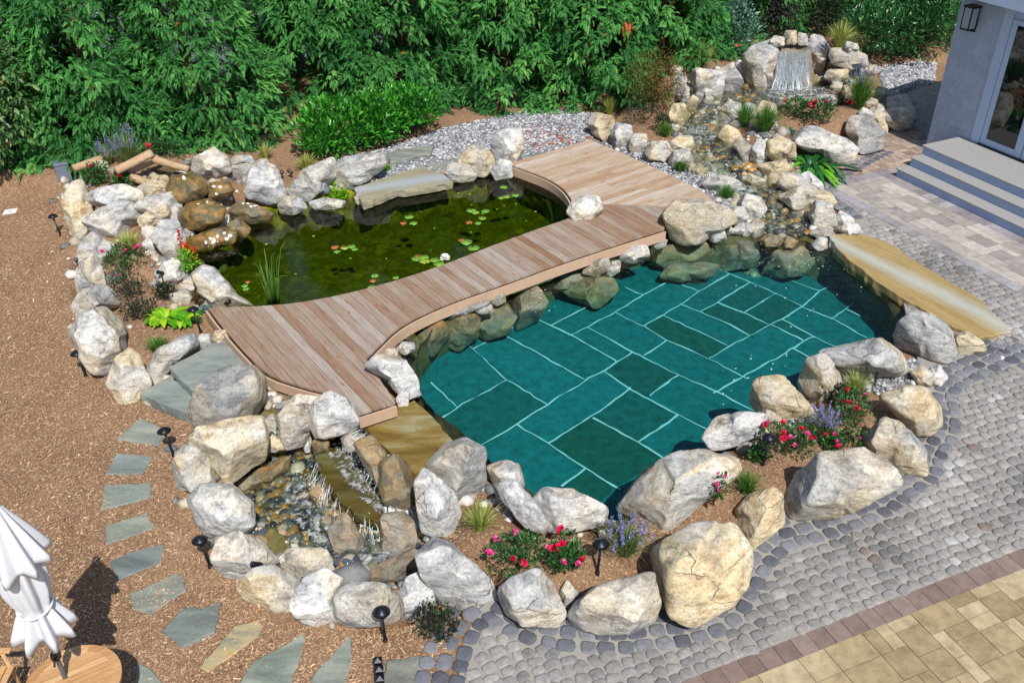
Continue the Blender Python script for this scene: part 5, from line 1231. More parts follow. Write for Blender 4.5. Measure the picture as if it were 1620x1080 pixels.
for a in [(96, 373, 84, 340, 'black path light on bare mulch at the far left'), (136, 595, 122, 555, 'leaning black path light beside the big white grey boulder'), (318, 526, 309, 483, 'black path light between the lime hosta and the deck'),
          (275, 721, 266, 683, 'black path light at the topmost flagstone'), (333, 897, 323, 848, 'black path light left of the basin by the red stained boulder'), (610, 1014, 608, 962, 'black path light in front of the lower basin, lowest in the picture'),
          (945, 907, 947, 856, 'black path light between the red roses and the purple sage'), (1207, 736, 1208, 717, 'black path light among the pink roses of the right bed, only its cap showing'), (1383, 612, 1383, 601, 'black path light in the gravel beside the flat grey slab boulder')]:
    path_light(*a)
def spot(px, py, z, az, label):
    p = at(px, py, z); o = empty('spotlight', p, az)
    Mx = Matrix.Rotation(rad(-55), 3, 'Y')
    mb = MB(); c = [(0, -.045), (.028, -.045), (.032, -.02), (.032, .05), (.036, .07), (.034, .075), (0, .07)]
    k = 14; V = []; F = []
    for r_, z_ in c:
        for j in range(k):
            t = 2*math.pi*j/k; V.append(Mx @ Vector((r_*math.cos(t), r_*math.sin(t), z_)))
    for i in range(len(c)-1):
        for j in range(k): F.append((i*k+j, i*k+(j+1) % k, (i+1)*k+(j+1) % k, (i+1)*k+j))
    mb.add([tuple(v+Vector((0, 0, .10))) for v in V], F); mb.build('lamp_head', M['black'], o, True)
    mb = MB(); mb.tube([(0, 0, -.06), (0, 0, .09)], .010, 8); mb.build('stake', M['black'], o, True)
    return tag(o, label, 'spotlight', 'small black spotlights')
for a in [(257, 440, .12, 1.0, 'small black spotlight on the grey pond edge boulder'), (361, 488, .05, 2.6, 'small black spotlight lying beside the left end of the deck'), (447, 281, .12, 1.9, 'left one of the two black spotlights behind the white pyramid boulder'), (461, 280, .12, -.4, 'right one of the two black spotlights behind the white pyramid boulder'),
          (410, 903, -.08, .6, 'small black spotlight on the rim stone beside the cream basin boulder'), (123, 420, .02, 2.0, 'small black spotlight on the outer side of the left wall'), (1312, 180, .62, .3, 'small grey spotlight among the red roses of the upper bed')]:
    spot(*a)

# ------------------------------------------------------------------ logs, box
def log(px0, py0, z0, px1, py1, z1, r0, r1, label):
    a, b = at(px0, py0, z0), at(px1, py1, z1); L = np.linalg.norm(b-a); d = (b-a)/L
    k, n = 16, 14; V = []
    for i in range(n+1):
        for j in range(k):
            t = 2*math.pi*j/k; rr = (r0+(r1-r0)*i/n)*(1+.10*vnoise(np.array([[i*.25, math.cos(t)*1.5+7, math.sin(t)*1.5]]), len(label))[0])
            V.append((L*i/n, rr*math.cos(t), rr*math.sin(t)))
    F = [(i*k+j, i*k+(j+1) % k, (i+1)*k+(j+1) % k, (i+1)*k+j) for i in range(n) for j in range(k)]
    F += [tuple(range(k))[::-1], tuple(range(n*k, n*k+k))]
    mb = MB(); mb.add(V, F, .5); o = mb.build('log', M['log'], None, True); o.location = tuple(a)
    o.rotation_euler = Vector(d).to_track_quat('X', 'Z').to_euler(); return tag(o, label, 'log', 'logs of the spring trough')
log(183, 271, .80, 240, 243, .92, .075, .085, 'grey weathered upper log, left side of the spring trough')
log(196, 276, .62, 250, 250, .66, .06, .07, 'brown lower log under the grey weathered one')
log(243, 252, .80, 298, 268, .70, .07, .065, 'brown log at the back right of the spring trough')
log(204, 280, .56, 240, 291, .52, .09, .065, 'tan splintered log at the front of the spring trough')
log(116, 267, .52, 175, 246, .58, .07, .08, 'yellow split log at the far left by the grey box')
p = ground(108, 300); mb = MB(); mb.box((0, 0, .22), (.26, .26, .46), .5); mb.box((0, 0, .455), (.29, .29, .03), .5)
tag(mb.build('utility_box', M['grey_box'], None, loc=(at(107, 298, -.2)[0], at(107, 298, -.2)[1], -.1), bevel=.008), 'small grey utility box at the corner of the left wall', 'box')

# ------------------------------------------------------------------ house
WALL = np.array(at2(1526, 217, .54)); WN = np.array([-math.cos(D_DIR), -math.sin(D_DIR)]); CD = np.array([math.cos(C_DIR), math.sin(C_DIR)])
def wall_sz(px, py):
    d = ray(px, py); t = (WN @ (WALL-EYE[:2]))/(WN @ d[:2]); q = EYE+d*t; return float((q[:2]-WALL) @ CD), float(q[2])
def wp(s, out, z): q = WALL+CD*s+WN*out; return (q[0], q[1], z)
WANG = C_DIR
house = empty('house', wp(0, 0, 0)); house.location = (0, 0, 0); tag(house, 'white shingled house corner with a glazed door, in shade at the upper right', 'house')
SC = wall_sz(1467, 223)[0]
TOPZ = 3.3
def wbox(mb, s0, s1, o0, o1, z0, z1, tone=.5): c = wp((s0+s1)/2, (o0+o1)/2, (z0+z1)/2); mb.box(c, (s1-s0, o1-o0, z1-z0), WANG, tone)
sT0 = wall_sz(1536.7, 222)[0]; sT1 = wall_sz(1551, 222)[0]; sG0, zG0 = wall_sz(1561, 219); sG1 = wall_sz(1606.7, 235.5)[0]; zG1 = wall_sz(1611, 40)[1]; zF1 = wall_sz(1604.4, 30)[1]; zH = wall_sz(1592, 14)[1]
mb = MB(); r_ = random.Random(5)
def courses(mb, s0, s1, fn, zlo=.10, zhi=TOPZ):
    z = zlo
    while z < zhi:
        s = s0-r_.uniform(0, .1)
        while s < s1:
            wd = r_.uniform(.10, .20); a, b = max(s, s0)+.002, min(s+wd, s1)-.002
            if b > a+.01: fn(mb, a, b, z, min(z+.155, zhi), r_.random())
            s += wd
        z += .145
def shing(mb, a, b, z0, z1, t):
    q = [wp(a, .020, z0), wp(b, .020, z0), wp(b, .002, z1), wp(a, .002, z1), wp(a, -.004, z0), wp(b, -.004, z0)]
    mb.add(q, [(0, 1, 2, 3), (4, 5, 1, 0), (4, 0, 3), (1, 5, 2)], t)
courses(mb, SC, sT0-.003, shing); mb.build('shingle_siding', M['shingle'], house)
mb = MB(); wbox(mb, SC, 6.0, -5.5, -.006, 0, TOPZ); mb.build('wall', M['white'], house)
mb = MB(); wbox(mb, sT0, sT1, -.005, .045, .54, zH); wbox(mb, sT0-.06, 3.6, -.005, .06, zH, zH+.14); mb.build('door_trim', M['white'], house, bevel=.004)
door = MB(); fw_ = sG0-sT1
wbox(door, sT1+.012, sG0, .0, .03, .56, zF1); wbox(door, sG1, sG1+.16, .0, .03, .56, zF1); wbox(door, sG0, sG1, .0, .03, .56, zG0); wbox(door, sG0, sG1, .0, .03, zG1, zF1)
s2_ = sG1+.18; wbox(door, s2_, s2_+.15, .0, .03, .56, zF1); wbox(door, s2_+1.0, s2_+1.15, .0, .03, .56, zF1); wbox(door, s2_+.15, s2_+1.0, .0, .03, .56, zG0); wbox(door, s2_+.15, s2_+1.0, .0, .03, zG1, zF1)
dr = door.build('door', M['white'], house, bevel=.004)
mb = MB(); wbox(mb, sG0, sG1, .004, .014, zG0, zG1); mb.build('pane', M['glass'], dr)
mb = MB(); wbox(mb, s2_+.15, s2_+1.0, .004, .014, zG0, zG1); mb.build('pane', M['glass'], dr)
mb = MB(); wbox(mb, sT1, s2_+1.2, .0, .09, .541, .56); mb.build('threshold', M['metalframe'], dr)
mb = MB()
V = [wp(SC-.06, .36, 3.42), wp(6.5, .36, 3.42), wp(6.5, -2.8, 4.3), wp(SC-.06, -2.8, 4.3), wp(6.5, -5.9, 3.42), wp(SC-.06, -5.9, 3.42)]
V += [(x, y, z-.14) for x, y, z in V]
mb.add(V, [(0, 1, 2, 3), (3, 2, 4, 5), (6, 9, 8, 7), (9, 11, 10, 8), (0, 6, 7, 1), (5, 4, 10, 11), (0, 3, 9, 6), (3, 5, 11, 9), (1, 7, 8, 2), (2, 8, 10, 4)]); mb.build('roof', M['roof'], house)
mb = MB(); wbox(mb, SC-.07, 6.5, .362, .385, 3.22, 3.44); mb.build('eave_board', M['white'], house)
# entry steps
steps = empty('entry_steps', (0, 0, 0)); tag(steps, 'three grey composite entry steps with pale blue risers below the glazed door', 'steps')
f1 = np.array(at2(1418, 266, .18)); f2 = np.array(at2(1440, 248.5, .36)); f3 = np.array(at2(1459, 229.6, .54))
def sr(p): q = np.array(p)-WALL; return float(q @ CD), float(q @ WN)
for i, (f, z) in enumerate(((f1, .18), (f2, .36), (f3, .54))):
    s0, o0 = sr(f); back = sr(f2)[1] if i == 0 else (sr(f3)[1] if i == 1 else .0)
    nb_ = 4 if i < 2 else max(4, int((o0-back)/.14)); tb = MB(); w_ = (o0-(back-.03 if i < 2 else .012))/nb_
    for k in range(nb_): wbox(tb, s0, 5.8, o0-w_*(k+1)+.003, o0-w_*k, z-.028, z, .5)
    wbox(tb, s0-.001, s0+.13, back-.02 if i < 2 else .012, o0+.001, z-.03, z+.002) if i == 2 else None
    tb.build('tread', M['tread'], steps, bevel=.003)
    rb = MB(); wbox(rb, s0+.02, 5.8, o0-.05, o0-.025, z-.18, z-.028); wbox(rb, s0+.02, s0+.045, .014, o0-.05, z-.18, z-.028); rb.build('riser', M['riser'], steps)
# wall lantern
ls, lz = wall_sz(1548, 14); ls1, lz1 = wall_sz(1534, 46)
lan = empty('wall_lantern', wp(0, 0, 0)); lan.location = (0, 0, 0); tag(lan, 'dark metal wall lantern with frosted panes beside the glazed door', 'wall lantern')
sl0 = wall_sz(1535, 45)[0]; zb = wall_sz(1540, 45)[1]; z1_ = zb+.42
sw = .20
a0 = sl0-.02
mb = MB(); wbox(mb, a0-.02, a0+sw+.02, .06, .06+sw+.04, z1_, z1_+.03); wbox(mb, a0, a0+sw, .08, .08+sw, zb, zb+.03); wbox(mb, a0+.05, a0+sw-.05, .0, .12, zb-.04, zb); wbox(mb, a0+.04, a0+sw-.04, .0, .03, zb-.06, zb+.2)
for s_ in (a0, a0+sw-.02):
    for o_ in (.08, .08+sw-.02): wbox(mb, s_, s_+.02, o_, o_+.02, zb, z1_)
mb.build('frame', M['metalframe'], lan)
for bx in ((a0+.02, a0+sw-.02, .08+sw-.014, .08+sw-.006), (a0+.006, a0+.014, .10, .08+sw-.02), (a0+sw-.014, a0+sw-.006, .10, .08+sw-.02)):
    mb = MB(); wbox(mb, bx[0], bx[1], bx[2], bx[3], zb+.03, z1_); mb.build('pane', M['lglass'], lan)

# ------------------------------------------------------------------ parasol, table, chair
TC = at(114, 1080, .43); TB = (TC[0], TC[1])
PB = at2(101, 1066, .47)
def canopy(prof, npl, amp, seed, th=140):
    """closed umbrella cloth: rings of pleats; prof rows (z, radius, pleat depth)"""
    r = np.random.default_rng(seed); ph = r.uniform(0, 6.28); V = []; n = len(prof)
    t = np.linspace(0, 2*math.pi, th, endpoint=False)
    for z, R_, dp in prof:
        w_ = (.5+.5*np.cos(t*npl+ph+.5*math.sin(z*3)+.5*np.sin(2*t)))**1.25; w2 = np.sin(t*3+z*2.0)*.10+np.sin(t*5+z*4)*.06
        rr = R_*(1-dp*(1-w_)+w2*dp); zz = z-.10*R_*w_*(1 if z == prof[0][0] else 0)
        V.append(np.c_[rr*np.cos(t), rr*np.sin(t), zz+np.zeros(th)])
    V = np.concatenate(V); F = [(i*th+j, i*th+(j+1) % th, (i+1)*th+(j+1) % th, (i+1)*th+j) for i in range(n-1) for j in range(th)]
    return V, np.array(F)
ZB = -.3
para = empty('parasol', (PB[0], PB[1], ZB)); tag(para, 'closed white parasol with two pleated tiers standing through the round table', 'parasol')
V, F = canopy([(1.36, .275, .45), (1.42, .255, .44), (1.52, .21, .40), (1.62, .165, .34), (1.67, .14, .22), (1.70, .138, .2), (1.76, .16, .26), (1.9, .19, .30), (2.1, .195, .32), (2.3, .17, .34), (2.45, .13, .33), (2.6, .07, .3)], 8, .3, 2)
o = link('canopy', mesh_np('canopy', V, F, M['canvas'], True), para); so_ = o.modifiers.new('thickness', 'SOLIDIFY'); so_.thickness = .004
V, F = canopy([(2.20, .285, .36), (2.24, .275, .36), (2.36, .225, .34), (2.5, .17, .32), (2.64, .11, .28), (2.76, .06, .2), (2.80, .035, .0)], 8, .3, 5)
o = link('vent_canopy', mesh_np('vent_canopy', V, F, M['canvas'], True), para); so_ = o.modifiers.new('thickness', 'SOLIDIFY'); so_.thickness = .004
mb = MB(); mb.tube([(0, 0, 0), (0, 0, 2.78)], .021, 14); mb.build('pole', M['grey_box'], para, True)
mb = MB(); mb.lathe([(.03, 0), (.045, .02), (.05, .06), (.035, .10), (.01, .115)], (0, 0, 2.79), 16); mb.build('finial', plain('finial', S(136, 120, 112), .5), para, True)
mb = MB(); mb.lathe([(.0, 0), (.26, 0), (.26, .04), (.05, .07), (.04, .2), (.0, .2)], (0, 0, 0), 28); mb.build('base', M['black'], para, True)
mb = MB(); mb.tube([(.141*math.cos(t), .141*math.sin(t), 1.685+.03*math.sin(t)) for t in np.linspace(0, 6.3, 40)], .011, 8, cap=False); mb.build('tie_band', M['canvas'], para, True)
mb = MB(); mb.tube([(.0, -.02, 1.02), (.02, -.07, 1.04), (.02, -.10, 1.0)], .010, 8); mb.box((0, 0, 1.03), (.06, .06, .09)); mb.build('crank', M['black'], para)
tbl = empty('garden_table', (TB[0], TB[1], ZB)); tag(tbl, 'round slatted teak garden table under the closed parasol', 'table')
RTb, ZT = .42, .73
mb = MB(); k = 40; ring = [(RTb*math.cos(2*math.pi*i/k), RTb*math.sin(2*math.pi*i/k)) for i in range(k)]; inner = [(x*.82, y*.82) for x, y in ring]
strips(mb, inner, rad(32), (0, 0), .062, ZT-.025, ZT-.002, gap=.007, seed=2)
for i in range(8):
    seg = [i*5+j for j in range(6)]; poly = [ring[s % k] for s in seg]+[inner[s % k] for s in seg[::-1]]; mb.prism(poly, ZT-.025, ZT, random.random())
mb.build('table_top', M['teak'], tbl)
for i in range(4):
    a = math.pi/4+i*math.pi/2; mb = MB(); mb.box((.27*math.cos(a), .27*math.sin(a), ZT/2-.013), (.045, .045, ZT-.026), a); mb.build('leg', M['teak'], tbl)
mb = MB(); mb.box((0, 0, ZT-.05), (.56, .04, .05), math.pi/4); mb.box((0, 0, ZT-.075), (.56, .04, .05), -math.pi/4); mb.build('apron', M['teak'], tbl)
# folding chair, its arm reaching into the picture
CH = at2(2, 1072, .2)
ch = empty('garden_chair', (CH[0]-.22, CH[1]-.05, ZB), rad(2)); tag(ch, 'teak garden chair cut by the left edge, only its arm in view beside the table', 'chair')
for y in (-.24, .24):
    mb = MB(); mb.box((-.02, y, .64), (.58, .055, .026)); mb.build('arm', M['teak'], ch, bevel=.006)
    mb = MB(); mb.tube([(.22, y, 0), (.18, y, .63)], .02, 8); mb.build('leg', M['teak'], ch, True)
    mb = MB(); mb.tube([(-.22, y, 0), (-.24, y, .45), (-.38, y, .95)], .02, 8); mb.build('leg', M['teak'], ch, True)
mb = MB()
for i in range(7): mb.box((-.2+i*.07, 0, .43), (.058, .46, .018))
mb.build('seat', M['teak'], ch)
mb = MB()
for i in range(6): mb.box((-.34, -.2+i*.08, .74), (.018, .05, .5), 0, .5, Matrix.Rotation(rad(-15), 3, 'Y'))
mb.build('backrest', M['teak'], ch)
# dark metal posts with pyramid caps at the bottom edge
kb = empty('boot_rack', at(602, 1088, -.12)); tag(kb, 'black metal rack with pyramid topped posts at the bottom edge beside a flagstone', 'rack')
for i, (dx, dy) in enumerate(((-.012, .10), (.012, .0), (.03, -.10))):
    mb = MB(); mb.box((dx, dy, .14), (.07, .07, .30), .12); mb.box((dx, dy, .305), (.075, .075, .03), .12, taper=.08); mb.build('post', M['black'], kb)
mb = MB(); mb.box((.01, 0, .05), (.05, .26, .03), .12); mb.build('rail', M['black'], kb)

# ------------------------------------------------------------------ falling and broken water
def fall(top, bot, zt0, zb0, n, label, wd=.012, m=14, seed=1, throw=.0):
    """separate white threads of water between the lip polyline (level zt0) and the foot polyline (level zb0)"""
    r = np.random.default_rng(seed+hash_(label) % 999); A = np.array([at(x, y, zt0) for x, y in top]); B = np.array([at(x, y, zb0) for x, y in bot])
    def samp(P, t):
        s = np.r_[0, np.cumsum(np.linalg.norm(np.diff(P, axis=0), axis=1))]; s /= s[-1]; return np.stack([np.interp(t, s, P[:, i]) for i in range(3)], 1)
    V = []; F = []; nv = 0
    for q in range(n):
        u = r.random(); t0 = r.uniform(0, .35) if r.random() < .5 else 0; t1 = 1 if r.random() < .6 else r.uniform(.5, 1); t = np.linspace(t0, max(t1, t0+.2), m)
        a = samp(A, np.array([u]))[0]; b = samp(B, np.array([np.clip(u+r.normal(0, .06), 0, 1)]))[0]
        P = a+(b-a)*t[:, None]; P[:, 2] = a[2]+(b[2]-a[2])*t**1.5; out = (b-a)[:2]; out = out/(np.linalg.norm(out)+1e-6)
        P[:, :2] += out*(throw*np.sin(t*3.14))[:, None]+np.cumsum(r.normal(0, .005, (m, 2)), 0); P[:, :2] += out*r.uniform(0, .05)
        sd_ = np.array([-out[1], out[0], 0]); w_ = wd*r.uniform(.3, 1.4)*(.35+np.abs(vnoise(np.c_[t*5+q*3.1, np.zeros(m), np.zeros(m)], 3)))*np.sin(np.linspace(.25, 2.9, m))
        fw_ = np.array([out[0], out[1], .3])*.5
        V += [P+sd_*w_[:, None], P+fw_*w_[:, None], P-sd_*w_[:, None]]
        o_ = nv; k = np.arange(m-1); F.append(np.c_[o_+k, o_+k+1, o_+m+k+1, o_+m+k]); F.append(np.c_[o_+m+k, o_+m+k+1, o_+2*m+k+1, o_+2*m+k]); nv += 3*m
    # droplets and froth at the foot
    nd = n*3; u = r.random(nd); b = samp(B, u); b[:, :2] += r.normal(0, .07, (nd, 2)); b[:, 2] += np.abs(r.normal(0, .05, nd))
    T = np.array([(1, 0, 0), (0, 1, 0), (-1, 0, 0), (0, -1, 0), (0, 0, 1.)]); TF = np.array([(0, 1, 4), (1, 2, 4), (2, 3, 4), (3, 0, 4)])
    DV = b[:, None]+T[None]*r.uniform(.003, .011, nd)[:, None, None]; DF = (TF[None]+np.arange(nd)[:, None, None]*5).reshape(-1, 3)+nv
    o = link('waterfall', mesh_np('waterfall', np.concatenate(V+[DV.reshape(-1, 3)]), [np.concatenate(F), DF], M['strand'], True))
    return tag(o, label, 'waterfall', None, 'stuff')
fall([(1229, 82), (1252, 80), (1279, 80)], [(1224, 141), (1250, 145), (1282, 140)], 1.62, .70, 130, 'white upper waterfall between the two standing boulders', .020)
fall([(1236, 100), (1272, 100)], [(1222, 143), (1284, 142)], 1.25, .70, 60, 'lower spreading half of the upper waterfall', .022, seed=4)
fall([(1090, 196), (1108, 197), (1128, 198)], [(1088, 211), (1108, 213), (1126, 212)], .70, .43, 46, 'short white cascade at the upper weir', .016)
fall([(1114, 272), (1130, 270), (1148, 272)], [(1116, 287), (1136, 289), (1152, 286)], .43, .25, 46, 'short white cascade at the middle of the stream', .016)
fall([(497, 722), (520, 760), (560, 808), (600, 826), (618, 816)], [(486, 752), (508, 800), (548, 846), (592, 862), (622, 850)], -.33, -.52, 45, 'thin curtain of water falling from the ledge into the basin', .005, throw=.02)
fall([(575, 675), (612, 710), (655, 748)], [(545, 705), (585, 760), (618, 812)], -.05, -.32, 70, 'threads of water running from the spillway slab over the ochre ridge', .008, throw=.05)
fall([(610, 790), (632, 800), (652, 790)], [(610, 856), (630, 866), (655, 846)], -.28, -.52, 60, 'white strand at the right foot of the lower falls', .009)
fall([(300, 312), (312, 318), (325, 314)], [(300, 328), (312, 334), (324, 330)], .40, .2, 24, 'little white run between the mossy rocks', .010)
fall([(348, 335), (356, 338), (364, 340)], [(345, 356), (354, 360), (362, 358)], .16, .02, 24, 'little white run reaching the pond', .010)
def patch(name, px, z, mat, n=26):
    poly = [at2(x, y, z if not callable(z) else .1) for x, y in px]; P = np.array(sml(poly+poly[:1], 1)); x0, y0 = P.min(0); x1, y1 = P.max(0)
    X, Y = np.meshgrid(np.linspace(x0, x1, n), np.linspace(y0, y1, n), indexing='ij'); zz = np.full(X.shape, z) if not callable(z) else z(X, Y)
    zz = zz+.012*vnoise(np.c_[X.ravel()*9, Y.ravel()*9, np.zeros(X.size)], 2).reshape(X.shape)
    ok = inpoly(X, Y, [tuple(p) for p in P]); idx = np.arange(X.size).reshape(X.shape); c = ok[:-1, :-1] & ok[1:, :-1] & ok[1:, 1:] & ok[:-1, 1:]
    F = np.c_[idx[:-1, :-1][c], idx[1:, :-1][c], idx[1:, 1:][c], idx[:-1, 1:][c]]
    if not len(F): return
    return tag(link(name, mesh_np(name, np.c_[X.ravel(), Y.ravel(), zz.ravel()], F, mat, True, None, np.c_[(X.ravel()-x0), (Y.ravel()-y0)])), kind='stuff')
patch('foam', [(1215, 140), (1250, 138), (1300, 136), (1325, 146), (1270, 158), (1225, 158), (1200, 148)], .725, M['foam'])
patch('foam', [(1080, 207), (1135, 206), (1140, 220), (1100, 224), (1080, 216)], .44, M['foam'])
patch('foam', [(1112, 284), (1155, 282), (1170, 296), (1130, 300)], lambda x, y: stream_z(x, y)+.09, M['foam'])
patch('foam', [(1115, 300), (1160, 292), (1200, 310), (1165, 318)], lambda x, y: stream_z(x, y)+.09, M['foam'])
patch('foam', [(470, 745), (500, 800), (550, 860), (600, 872), (640, 868), (640, 890), (560, 900), (480, 850), (440, 780)], ZBASIN+.03, M['foam'], 40)
# the flat ledge of the lower falls with water racing over it
slab('ledge_stone', [(497, 722), (516, 706), (545, 712), (560, 738), (590, 772), (616, 812), (604, 824), (575, 816), (545, 798), (518, 762)], -.34, .16, M['wetslab'], 'flat dark ledge stone under the racing water of the lower falls', 'stone slab', None, (.42, .46, .36), .02)
patch('foam', [(515, 704), (548, 708), (572, 742), (600, 785), (616, 812), (600, 815), (560, 780), (535, 745), (520, 725)], -.325, M['foam'], 40)
# ------------------------------------------------------------------ foliage generators (numpy)
def rot_frames(d, up_hint=None, roll=None):
    """orthonormal frames whose x is d"""
    d = d/np.linalg.norm(d, axis=1)[:, None]
    h = np.tile((0, 0, 1.0), (len(d), 1)) if up_hint is None else up_hint
    y = np.cross(h, d); n = np.linalg.norm(y, axis=1); bad = n < 1e-3; y[bad] = (0, 1, 0); y /= np.linalg.norm(y, axis=1)[:, None]; z = np.cross(d, y)
    if roll is not None:
        c, s = np.cos(roll)[:, None], np.sin(roll)[:, None]; y, z = y*c+z*s, z*c-y*s
    return d, y, z
def place(tmplV, tmplF, pos, X, Y, Zv, sc):
    V = pos[:, None]+sc[:, None, None]*(tmplV[None, :, 0:1]*X[:, None]+tmplV[None, :, 1:2]*Y[:, None]+tmplV[None, :, 2:3]*Zv[:, None])
    F = tmplF[None]+np.arange(len(pos))[:, None, None]*len(tmplV)
    return V.reshape(-1, 3), F.reshape(-1, tmplF.shape[1])
LEAF_V = np.array([(0, 0, 0), (.35, .19, .05), (.7, .16, .03), (1, 0, -.08), (.7, -.16, .03), (.35, -.19, .05), (.5, 0, -.01)])
LEAF_F = np.array([(0, 6, 1, 1), (1, 6, 2, 2), (2, 6, 3, 3), (3, 6, 4, 4), (4, 6, 5, 5), (5, 6, 0, 0)])[:, :3]
def leaves(n, rx, ry, rz, size, r, up=.5, shell=.45, lumps=5, droop=0.0, flat_bottom=True, narrow=1.0):
    """leaf cloud: n leaves in an uneven crown, denser near its surface"""
    L = r.normal(0, 1, (lumps, 3)); L /= np.linalg.norm(L, axis=1)[:, None]; L[:, 2] = np.abs(L[:, 2])*.8; L *= .55
    d = r.normal(0, 1, (n, 3)); d /= np.linalg.norm(d, axis=1)[:, None]; q = r.uniform(shell, 1, n)**.6
    wh = r.integers(0, lumps, n); P = L[wh]+d*q[:, None]*r.uniform(.45, .62, lumps)[wh][:, None]
    P[:, 2] = np.where(P[:, 2] < -.55, -P[:, 2]*.5, P[:, 2]) if flat_bottom else P[:, 2]
    pos = P*np.array([rx, ry, rz])+np.array([0, 0, rz*.62])
    pos[:, 2] = np.maximum(pos[:, 2], .02+.05*r.random(n)*rz)
    out = d*.8+r.normal(0, .45, (n, 3)); out[:, 2] += up-droop
    X, Y, Zv = rot_frames(out, None, r.normal(0, .5, n))
    T = LEAF_V*np.array([1, narrow, 1])
    V, F = place(T, LEAF_F, pos, X, Y, Zv, size*r.uniform(.6, 1.15, n))
    return V, F, np.repeat(np.clip(r.normal(.45, .24, n), 0, 1), len(LEAF_F)), pos
def blades(n, h, spread, r, wd=.008, lean=.5, seg=4, droop=1.0, base=.06):
    a = r.uniform(0, 2*math.pi, n); l = h*r.uniform(.55, 1.1, n); sp = spread*np.abs(r.normal(.5, .35, n)); b = r.uniform(0, base, n); V = []
    ca, sa = np.cos(a), np.sin(a); tw = a+r.normal(0, .6, n); wx, wy = -np.sin(tw), np.cos(tw)
    for i in range(seg+1):
        t = i/seg; rad_ = b+sp*(lean*t+(1-lean)*t*t*1.2); z = l*(t-droop*.35*t**3*(sp/spread)); w_ = wd*(1-t)**.7*(1 if i else .7)
        x, y = ca*rad_, sa*rad_
        V.append(np.stack([x+wx*w_, y+wy*w_, z], 1)); V.append(np.stack([x-wx*w_, y-wy*w_, z], 1))
    V = np.stack(V, 1); k = 2*(seg+1); F = np.array([(2*i, 2*i+1, 2*i+3, 2*i+2) for i in range(seg)])
    F = (F[None]+np.arange(n)[:, None, None]*k).reshape(-1, 4)
    return V.reshape(-1, 3), F, np.repeat(np.clip(r.normal(.5, .25, n), 0, 1), seg)
_BL = {}
def blossom_mesh(kind, size, seed=0, petals=13):
    key = (kind, round(size, 3), seed)
    if key in _BL: return _BL[key]
    r = np.random.default_rng(seed+5); n = petals; a = np.arange(n)*2.4; el = np.linspace(1.2, .1, n)
    d = np.stack([np.cos(a)*np.cos(el), np.sin(a)*np.cos(el), np.sin(el)], 1); X, Y, Zv = rot_frames(d)
    T = np.array([(0.05, -.18, 0), (.55, -.48, .12), (1, -.2, .05), (1, .2, .05), (.55, .48, .12), (.05, .18, 0)]); F = np.array([(0, 1, 4, 5), (1, 2, 3, 4)])
    V, F = place(T, F, np.zeros((n, 3)), X, Y, Zv, size*r.uniform(.8, 1.1, n))
    me = mesh_np('blossom', V, F, M[kind], True, np.repeat(r.uniform(0, 1, n), 2)); _BL[key] = me; return me
def stems_mb(r, n, rx, rz, k=4, rr=.006):
    mb = MB()
    for i in range(n):
        a = r.uniform(0, 6.28); q = r.uniform(.2, .8)*rx; mb.tube([(0, 0, 0), (q*.4*math.cos(a), q*.4*math.sin(a), rz*.4), (q*math.cos(a), q*math.sin(a), rz*r.uniform(.7, 1.0))], [rr, rr*.8, rr*.4], k)
    return mb
def shrub(kind, px, py, w_px, h_px, mat, n, leaf, label, cat, group=None, flowers=None, z=None, seed=1, stems=6, **kw):
    """bush whose foot stands at pixel px,py; width/height given in photo pixels at its distance"""
    r = np.random.default_rng(hash_(label) % 9973+seed)
    p = ground(px, py) if z is None else at(px, py, z)
    dist = float(np.dot(p-EYE, FW)); m = dist/PH_F; w_ = w_px*m; dd = p-EYE; el = math.asin(-dd[2]/np.linalg.norm(dd))
    hh = max(.12, (h_px*m-w_*.5*math.sin(el))/math.cos(el)*.95) if h_px*m > w_*.5*math.sin(el)+.1 else h_px*m*.6
    o = empty(kind, p, r.uniform(0, 6.28)); tag(o, label, cat, group)
    V, F, T, pos = leaves(n, w_/2/.95, w_/2/.95, hh/1.45, leaf, r, **kw)
    link('foliage', mesh_np('foliage', V, F, M[mat], False, T), o)
    if stems: link('stem', stems_mb(r, stems, w_/2, hh).mesh('stem', M['bark']), o)
    for kd, cnt, sz in (flowers or []):
        top = pos[pos[:, 2] > np.percentile(pos[:, 2], 45)]
        for i in range(cnt):
            q = top[r.integers(0, len(top))]; b = link('blossom', blossom_mesh(kd, sz*1.45, i % 3), o, q*1.05+np.array([0, 0, .02])); b.rotation_euler = (r.normal(0, .4), r.normal(0, .4), r.uniform(0, 6))
    return o
